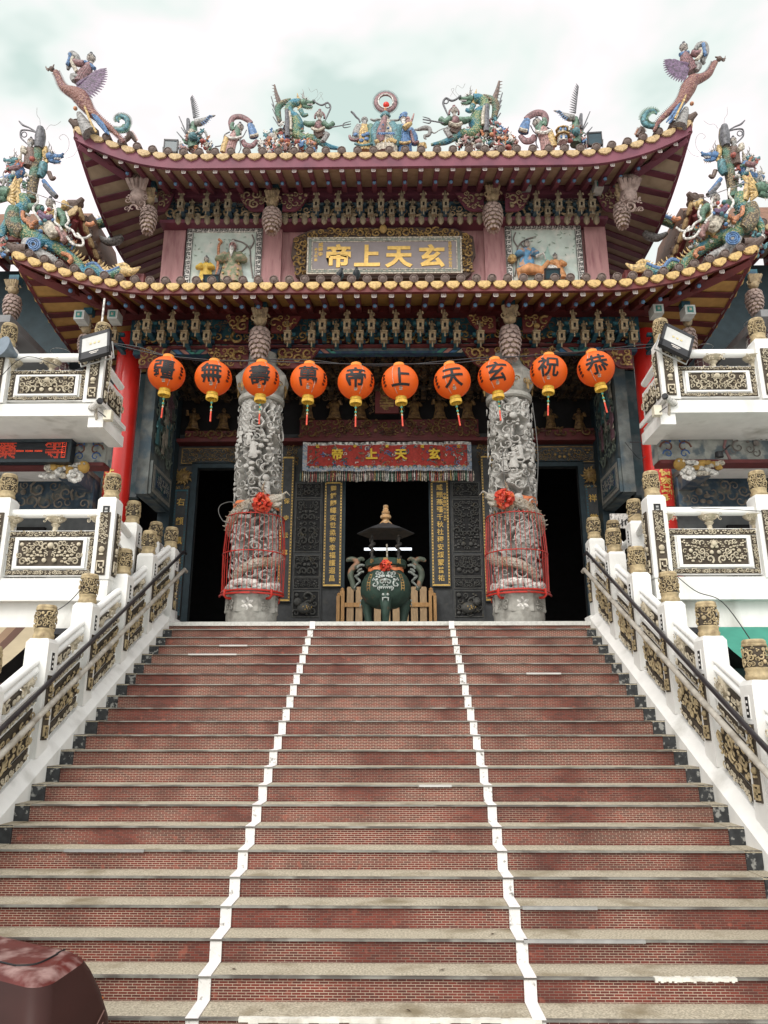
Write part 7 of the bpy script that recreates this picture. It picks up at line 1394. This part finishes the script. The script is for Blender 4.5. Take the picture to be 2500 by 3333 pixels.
def pfig(t, x, z, h, robe, skin='skin', hair='dgrey', beard=None, staff=False, lean=0):
    q = MB(); q.lathe([(.24*h, 0), (.26*h, .04*h), (.2*h, .35*h), (.17*h, .55*h), (.18*h, .68*h), (.07*h, .76*h)], 12, (0, 0, 0), 0, 1, .5, fold=.07, nf=7)
    for s in (-1, 1): q.tube([(s*.14*h, -.02, .68*h), (s*.25*h, -.08*h, .52*h), (s*.1*h, -.16*h, .5*h)], [.075*h, .1*h, .07*h], 8)
    q.map(lambda p: Vector((x+p.x+lean*p.z, -.06+p.y, z+p.z))); o = q.build('relief_figure', robe, t)
    q = MB(); c = Vector((x+lean*h*.86, -.09, z+.86*h)); q.ell(c, (.085*h, .085*h, .11*h), 10, 7, 0); q.ell(c+Vector((0, -.09*h, -.01*h)), (.015*h, .02*h, .025*h), 6, 4, 0); q.ell(c+Vector((0, .02*h, .06*h)), (.09*h, .085*h, .07*h), 9, 5, 1); q.ell(c+Vector((0, 0, .13*h)), .035*h, 7, 5, 1)
    for s in (-1, 1): q.ell(c+Vector((s*.03*h, -.078*h, .015*h)), .011*h, 5, 4, 2)
    if beard: q.tube([c+Vector((0, -.07*h, -.06*h)), c+Vector((0, -.1*h, -.17*h)), c+Vector((0, -.09*h, -.3*h))], [.05*h, .05*h, .01*h], 7, 3)
    q.build('head', [C[skin], C[hair], INK, C[beard or 'white']], o)
    if staff: q = MB(); o2, _ = spline([Vector((x-.3*h, -.12, z)), Vector((x-.28*h, -.13, z+.5*h)), Vector((x-.29*h, -.13, z+.85*h)), Vector((x-.24*h, -.13, z+.95*h)), Vector((x-.3*h, -.13, z+1.02*h))], None, 5); q.tube(o2, .03*h, 7); q.build('staff', C['orange'], o)
MG = mat('mural_robe_olive', (.24, .27, .17), .6, .5, 9, (.45, .3, .22), (.5, .6), 9); MY = mat('mural_robe_yellow', (.62, .42, .08), .6, .3, 9); MB_ = mat('mural_robe_blue', (.12, .28, .45), .6, .4, 9, (.5, .3, .2), (.52, .6), 8); MO = mat('mural_orange', (.55, .27, .12), .6, .4, 9)
def m1(t, W, H):
    pfig(t, .25*W, .0, .72*H, MG, 'pink', 'white', 'white', True); pfig(t, -.42*W, .02*H, .44*H, MY); q = MB()
    q.tube([(-.1*W, -.08, .08*H), (-.06*W, -.1, .2*H), (.0*W, -.1, .26*H)], [.09, .05, .02], 7); q.build('crane_relief', C['dgrey'], t)
    q = MB()
    for i in range(12): q.ell((.25*W+.2*math.sin(i*2.1), -.2+.01*i, .06*H+.035*H*i), .03, 6, 4)
    q.build('robe_motif', C['yellow'], t)
def m2(t, W, H):
    pfig(t, -.5*W, .16*H, .54*H, MB_, lean=.06); pfig(t, .35*W, .04*H, .42*H, MO, lean=-.15); q = MB()
    q.tube([(-.75*W, -.08, .14*H), (-.45*W, -.14, .17*H), (-.1*W, -.12, .14*H)], [.08, .14, .1], 10); q.tube([(-.12*W, -.13, .15*H), (.0, -.15, .25*H), (.06*W, -.15, .29*H)], [.07, .05, .05], 8)
    for x in (-.7, -.55, -.2, -.1): q.tube([(x*W, -.12, .14*H), (x*W, -.12, 0)], [.045, .025], 6)
    q.build('deer_relief', MO, t); q = MB(); q.lathe([(.05, 0), (.11, .06), (.1, .14), (.07, .18)], 10, (-.86*W, -.1, .3*H)); q.build('basket_relief', C['yellow'], t)
    q = MB(); q.tube([(-.25*W, -.1, .4*H), (-.05*W, -.12, .45*H), (0, -.1, .35*H)], [.05, .03, .02], 6); q.ell((.15*W, -.1, .18*H), (.14, .08, .12), 8, 5); q.build('cloud_relief', C['white'], t)
mural(402, 566, 'relief mural of a bearded elder and a boy in yellow, left upper wall', m1)
mural(1092, 1258, 'relief mural of a blue robed lady on a deer, right upper wall', m2)
# ------------------------------------------------------------------ floodlights, cameras, speaker, screen
def flood(label, px, py, Y, w_, h_, lit, rot, stand=None):
    p = at(px, py, Y); t = thing('floodlight', label, 'floodlight', p); t.rotation_euler = rot; q = MB(); q.box(-w_/2, w_/2, 0, .05, -h_/2, h_/2, 0)
    for i in range(9): q.box(-w_*.42+i*w_*.105, -w_*.42+i*w_*.105+.012, .05, .1, -h_*.42, h_*.42, 0)
    q.build('housing', BLACKM, t, smooth=False); q = MB()
    for a, b, c, d in ((-w_/2, w_/2, h_*.38, h_/2), (-w_/2, w_/2, -h_/2, -h_*.22 if lit else -h_*.38), (-w_/2, -w_*.42, -h_/2, h_/2), (w_*.42, w_/2, -h_/2, h_/2)): q.box(a, b, -.02, -.001, c, d)
    q.build('bezel', BLACKM, t, smooth=False)
    if lit:
        q = MB(); a, b, c, d = -w_*.42, w_*.42, -h_*.22, h_*.38
        q.add([(a, -.012, c), (b, -.012, c), (b, -.012, d), (a, -.012, d), (a*.7, .0-.002, c*.5), (b*.7, -.002, c*.5), (b*.7, -.002, d*.7), (a*.7, -.002, d*.7)], [(0, 1, 5, 4), (1, 2, 6, 5), (2, 3, 7, 6), (3, 0, 4, 7), (4, 5, 6, 7)]); q.build('reflector', GLASS, t, smooth=False)
        for i in range(3): MB().box(-.09+i*.07, -.055+i*.07, -.008, -.003, .03, .065).build('light_chip', mat('led_chip', (.6, .5, .25), .5), t, smooth=False)
        for dz, ww in ((-.30, .3), (-.36, .2)): MB().box(-w_*ww/2, w_*ww/2, -.0225, -.0205, h_*dz-.008, h_*dz+.008).build('label_mark', GLYPH, t, smooth=False)
    else: MB().box(-w_*.42, w_*.42, -.008, -.002, -h_*.38, h_*.38).build('glass', mat('dark_blue_glass', (.015, .045, .06), .15, .2), t, smooth=False)
    q = MB(); q.tube([(-w_/2-.02, .03, 0), (-w_/2-.02, .1, -h_*.55), (w_/2+.02, .1, -h_*.55), (w_/2+.02, .03, 0)], .014, 5); q.build('bracket', GREYM, t); return t
flood('black floodlight facing outwards on the left end of the upper eave', 369, 316, 1.0, .32, .36, False, (0, 0, R(4)))
flood('black floodlight facing outwards on the right end of the upper eave', 1285, 300, 1.0, .32, .36, False, (0, 0, R(-4)))
flood('small black floodlight on the lower eave below the left mural', 457, 602, -.2, .32, .16, False, (R(25), 0, 0)); flood('small black floodlight on the lower eave below the right mural', 1193, 592, -.2, .3, .22, False, (R(25), 0, 0))
flood('tilted black floodlight with three yellow chips on the left balcony corner post', 205, 745, -2.25, .52, .52, True, (R(-14), R(-12), R(-8)))
flood('tilted black floodlight with three yellow chips on the right balcony corner post', 1462, 736, -2.25, .52, .52, True, (R(-14), R(25), R(8)))
p = at(216, 733, -1.9); z1 = at(217, 645, -1.9).z-p.z; tag(MB().bar((0, 0, -.3), (0, 0, z1), .017, 8).build('antenna_pole', C['white'], None, p), 'thin white pole standing behind the left balcony floodlight', 'pole')
def seccam(label, px, py, f):
    p = at(px, py, -2.2); t = thing('security_camera', label, 'camera', p); q = MB(); q.tube([(f*-.14, .06, -.02), (f*-.04, 0, 0), (f*.06, -.1, .02)], [.055, .055, .055], 12); q.build('body', C['white'], t); q = MB(); q.tube([(f*.05, -.09, .02), (f*.085, -.135, .03)], [.05, .045], 12); q.build('lens_hood', BLACKM, t); q = MB(); q.tube([(f*-.04, .03, -.03), (f*-.04, .06, -.14), (f*-.05, .12, -.2)], .022, 7); q.build('mount', C['cream'], t)
    tag(MB().box(-.06, .06, -.05, .06, -.08, .08).build('junction_box', mat('cream_plastic', (.6, .56, .45), .5), None, at(px+f*22, py+22, -2.14), smooth=False), 'small cream junction box on the balcony edge next to the '+('left' if f > 0 else 'right')+' security camera', 'box')
    P = [at(px, py+12, -2.18), at(px+f*8, py+18, -2.2), at(px+f*16, py+24, -2.2)]; tag(MB().tube([x-P[0] for x in P], .008, 5).build('camera_cable', BLACKM, None, P[0]), 'short black cable from the '+('left' if f > 0 else 'right')+' security camera to its box', 'cable')
seccam('small white security camera under the left balcony corner post', 212, 876, 1)
seccam('small white security camera under the right balcony corner post', 1441, 866, -1)
p = at(2, 748, -2.3); t = thing('horn_speaker', 'grey horn loudspeaker on the left balcony rail at the edge of the picture', 'speaker', p); q = MB(); M = Matrix.Rotation(R(80), 3, 'X') @ Matrix.Rotation(R(-25), 3, 'Y'); q.lathe([(.19, .0), (.185, -.02), (.1, -.16), (.05, -.26), (.05, -.36)], 22, (0, 0, 0), 0, M=M); q.build('horn', mat('blue_grey_paint', (.15, .19, .23), .4), t); q = MB(); q.tube([(.0, .15, -.02), (.1, .2, -.12), (.2, .2, -.14)], .02, 6); q.build('bracket', GREYM, t)
# scrolling red text screen under the left balcony
Y = -1.08; x0, x1, z0, z1 = at(-60, 975, Y).x, at(156, 975, Y).x, at(100, 1000, Y).z, at(100, 951, Y).z
t = thing('message_screen', 'long black electronic screen with red dotted text under the left balcony', 'screen', (x0, Y, z0)); W, H = x1-x0, z1-z0
MB().box(0, W, -.03, .12, 0, H).build('panel', mat('screen_black', (.01, .014, .02), .35), t, smooth=False); q = MB()
for a, b, c, d in ((0, W, 0, .05), (0, W, H-.05, H), (W-.05, W, .05, H-.05)): q.box(a, b, -.06, -.031, c, d)
q.build('frame', mat('dark_screen_frame', (.03, .045, .055), .4), t, smooth=False)
LED = emit('red_led', (1, .09, .03), .42)
def dots(ch, cx_, sz, nd):
    me = text(ch, sz, LED, None, (0, 0, 0), (0, 0, 0), bold=-.0, ext=0); import bmesh as _b; from mathutils.bvhtree import BVHTree
    bm = _b.new(); bm.from_mesh(me.data); tree = BVHTree.FromBMesh(bm); q = MB(); st = sz/nd; mesh = me.data; bpy.data.objects.remove(me)
    for i in range(-nd, nd+1):
        for j in range(-nd, nd+1):
            x, y = i*st, j*st
            hit = any(tree.ray_cast(Vector((x+dx, y+dy, 1)), Vector((0, 0, -1)))[0] is not None for dx in (0, st*.3, -st*.3) for dy in (0, st*.3, -st*.3))
            if hit and abs(x) < sz*.55 and abs(y) < sz*.55: q.ell((cx_+x, -.034, H*.5+y), (st*.34, .004, st*.34), 6, 3)
    bm.free(); bpy.data.meshes.remove(mesh); return q
for ch, px, sz, nd in (('藥', 17, .34, 19), ('等', 119, .34, 19)): dots(ch, at(px, 975, Y).x-x0, sz, nd).build('lit_character', LED, t)
q = MB()
for k in range(3):
    for i in range(7):
        for j in range(2): q.ell((at(38+k*20+i*2.4, 975, Y).x-x0, -.034, H*.48+j*.018), (.007, .004, .007), 6, 3)
for i in range(9):
    for j in range(17):
        if (i in (0, 8)) or j in (0, 5, 11, 16) or (i == 4 and j % 2): q.ell((at(151-8+i*.95, 975, Y).x-x0-.06, -.034, H*.22+j*.0175), (.0065, .004, .0065), 6, 3)
q.build('lit_dashes', LED, t)
# lamp arm under the right balcony and vent on its soffit
p = at(1356, 1105, -1.2); P = [at(1392, 1080, -1.2)-p, at(1356, 1105, -1.2)-p]; t = thing('spot_lamp', 'small black spot lamp on a thin arm under the right balcony', 'lamp', p); P = [at((1600+1430*.5425)*.6636, (850+1105*.5425)*.6636, -1.1), at((1600+1365*.5425)*.6636, (850+1160*.5425)*.6636, -1.35)]; t.location = P[1]; q = MB(); q.bar(P[0]-P[1], (0, 0, 0), .014, 6); q.build('arm', BLACKM, t); q = MB(); q.lathe([(.07, -.05), (.06, .04), (.02, .06)], 12); q.build('shade', BLACKM, t)
p = at(1643, 912, -.9); tag(MB().box(-.2, .2, -.1, .1, -.05, .0).box(-.17, .17, -.08, .08, -.06, -.051).build('ceiling_lamp', C['cream'], None, (p.x, p.y, at(1643, 905, -1.2).z), smooth=False), 'small cream ceiling lamp under the right balcony', 'lamp')
a, b = at((1600+830*.5425)*.6636, (850+1085*.5425)*.6636, 1.0), at((1600+980*.5425)*.6636, (850+1090*.5425)*.6636, 1.1); tag(MB().bar((0, 0, 0), b-a, .012, 6).build('tie_rod', BLACKM, None, a), 'thin dark rod between the right mural wall and the right red column', 'rod')
# pigeons on the lower eave
for k, (px, py, ps) in enumerate(((734, 594, 0), (770, 592, 1))):
    p = at(px, py+6, -.45); t = thing('pigeon', ['slim dark pigeon perched on the lower eave, seen from its side', 'rounder dark pigeon perched on the lower eave, facing the plaque'][k], 'bird', p); q = MB()
    if ps == 0: q.tube([(-.06, .02, -.02), (-.03, 0, .05), (.01, 0, .12), (.03, 0, .17)], [.012, .04, .045, .03], 9); q.ell((.035, 0, .195), .027, 8, 6); q.tube([(.055, 0, .195), (.08, 0, .185)], [.01, .002], 5)
    else: q.tube([(0, .04, -.02), (0, .02, .06), (0, 0, .13), (0, 0, .17)], [.02, .05, .055, .03], 9); q.ell((0, -.01, .185), .028, 8, 6); q.tube([(0, -.03, .185), (0, -.055, .178)], [.01, .002], 5)
    q.build('body', mat('dark_slate_feather', (.02, .025, .03), .5), t); q = MB()
    for s in (-1, 1): q.tube([(s*.045, .0, .12), (s*.05, .02, .05), (s*.02, .06, -.03)], [.02, .03, .006], 6, flat=.5)
    q.build('wing', mat('dark_blue_feather', (.03, .045, .05), .5), t)
# wall sign with house number behind the right landing posts
p = at(1351, 1124, 1.4); t = thing('house_sign', 'small white sign with black digits beside the right stair posts', 'sign', p); MB().box(-.3, .12, 0, .03, -.16, .14).build('plate', C['white'], t, smooth=False); text('10', .2, INK, t, (-.02, -.004, -.06), bold=.02)
# ------------------------------------------------------------------ faded dark red car parked at the foot of the stairs
def scratched(name, base, streak, amt):
    m = mat(name, base, .5, .2, 2.5, streak, amt, 3.2, spec=.2, stretch=(1, .35, 1.6)); return m
CARP = scratched('shaded_faded_red_paint', (.034, .012, .010), (.085, .035, .03), (.60, .64))  # shade of the car's sides put into the paint colour; streaks are scratches
CARF = mat('bleached_red_car_paint', (.10, .02, .017), .4, .2, 5, (.30, .19, .175), (.48, .62), 5.5, spec=.25)
ZT = -2.93
zc6 = lambda x, y: (x*.4412*.6636, (3000+y*.4412)*.6636)
def onz(x, y, z=ZT):
    d = ray(*zc6(x, y)); return CAM+d*((z-CAM.z)/d.z)
Np, Fp, Lp = onz(300, 440), onz(612, 268), onz(0, 225)
u = (Fp-Np); wid = u.length+.16; u.normalize(); v = (Lp-Np).normalized(); v = (v - u*(v.dot(u))*.55).normalized()
car = thing('parked_car', 'faded dark red car with bleached lid and orange corner lamp parked by the bottom steps', 'car', (Np.x, Np.y, ZG)); HT = ZT-ZG
A = Vector((0, 0, 0)); u2 = Vector((u.x, u.y, 0)); v2 = Vector((v.x, v.y, 0))
def W_(a, b, z): return A+u2*a+v2*b+Vector((0, 0, z))
q = MB(); ns = 13; rings = []
def outline(z, g):                        # rounded plan of the body, g pulls the edge inwards
    pts = []; L2, rc = 4.2, .13
    for cx_, cy_, a0 in ((rc+g, rc+g, 180), (wid-rc-.05-g, rc+.03+g, 270), (wid-rc-g, L2-rc-g, 0), (rc+g, L2-rc-g, 90)):
        for i in range(ns): a = R(a0+90*i/(ns-1)); pts.append(W_(cx_+rc*math.cos(a), cy_+rc*math.sin(a), z))
    return pts
for z, g in ((.2, -.14), (.32, -.17), (HT-.52, -.18), (HT-.34, -.15), (HT-.2, -.1), (HT-.1, -.05), (HT-.04, -.01), (HT-.012, .03), (HT, .08)): rings.append(outline(z, g))
for r_ in rings: r_.append(r_[0])
q.grid(rings[:7], 0); q.grid(rings[6:], 1); q.add(rings[-1][:-1], [tuple(range(len(rings[-1])-1))], 1); q.build('body', [CARP, CARF], car)
q = MB(); o, _ = spline([W_(.1, .3, HT+.003), W_(.18, .2, HT+.003), W_(.35, .19, HT+.003), W_(wid-.18, .2, HT+.003), W_(wid-.08, .22, HT-.006)], None, 6); q.tube(o, .006, 5); q.tube([W_(.1, .3, HT+.003), W_(.08, 1.4, HT+.003)], .006, 5); q.build('shut_line', INK, car)
q = MB()
for zz in (HT-.36, HT-.42, HT-.5): q.tube([W_(wid*.25, -.152, zz-.06), W_(wid*.6, -.152, zz), W_(wid*.93, -.12, zz+.08)], .004, 4)
q.build('paint_scratch', mat('pale_scratch', (.16, .085, .07), .6), car)
lp = [onz(690, 500, HT+ZG-.17), onz(725, 640, HT+ZG-.32), onz(742, 770, HT+ZG-.45)]
q = MB(); q.tube([W_(wid+.10, .12, HT-.24), W_(wid+.15, .09, HT-.34), W_(wid+.17, .08, HT-.46), W_(wid+.17, .09, HT-.58)], [.02, .05, .052, .03], 10, flat=.8)
for i in range(6): q.tube([W_(wid+.15, .03, HT-.3-.04*i), W_(wid+.2, .1, HT-.31-.04*i)], .006, 4)
q.build('corner_lamp', mat('orange_lamp_lens', (.75, .2, .02), .15, .3, 30, (.5, .04, .01), (.5, .6), 25, coat=.5), car)
q = MB(); q.tube([W_(-.16, 2.5, .33), W_(-.16, .0, .33), W_(.0, -.17, .33), W_(wid-.0, -.16, .33), W_(wid+.18, .0, .33), W_(wid+.18, 1.2, .33)], .09, 10); q.build('bumper', mat('black_bumper', (.02, .018, .018), .6), car)
for a in (.0, wid):
    c_ = W_(a, .85, .3); Mw = Matrix.Rotation(math.atan2(u2.y, u2.x), 3, 'Z') @ Matrix.Rotation(R(90), 3, 'Y'); q = MB(); q.lathe([(.14, -.1), (.3, -.1), (.32, -.06), (.32, .06), (.3, .1), (.14, .1)], 24, c_, M=Mw); wh = q.build('wheel', BLACKM, car); q = MB(); q.lathe([(.0, .105), (.2, .11), (.2, -.11), (.0, -.105)], 16, c_, M=Mw); q.build('rim', GREYM, wh)
cab = [[W_(wid*x, y, z) for x, z in ((.06, HT-.02), (.14, HT+.3), (.25, HT+.42), (.75, HT+.42), (.86, HT+.3), (.94, HT-.02))] for y in (1.9, 3.3)]
q = MB(); q.grid(cab); q.add(cab[0], [tuple(range(6))]); q.add(cab[1], [tuple(range(6))]); q.build('cabin', mat('dark_car_glass', (.02, .022, .024), .1), car)

# thin wires strung along the posts
for k, (pts, lab) in enumerate(((((215, 1262, -2.2), (205, 1240, -2.6), (150, 1300, -3.6), (100, 1330, -4.3)), 'thin wire sagging from the left terrace to the stair post caps'), (((1440, 1225, -2.2), (1500, 1275, -3.3), (1560, 1300, -4.2), (1630, 1395, -5.2)), 'thin wire sagging along the right stair post caps'), (((1310, 1160, .3), (1390, 1100, -1.3), (1520, 1098, -2.15), (1659, 1105, -2.15)), 'thin wire tied along the right terrace rail'), (((0, 815, -2.2), (60, 770, -2.2), (160, 800, -2.15), (215, 762, -2.2), (262, 755, -1.9)), 'thin black wire looping along the left balcony rail'), (((1350, 955, 1.2), (1380, 990, 1.25), (1395, 985, 1.3)), 'short dark wire beside the right red column'))):
    P = [at(*p) for p in pts]; o, _ = spline(P, None, 6); tag(MB().tube([x-P[0] for x in o], .006, 5).build('thin_wire', BLACKM, None, P[0]), lab, 'wire')
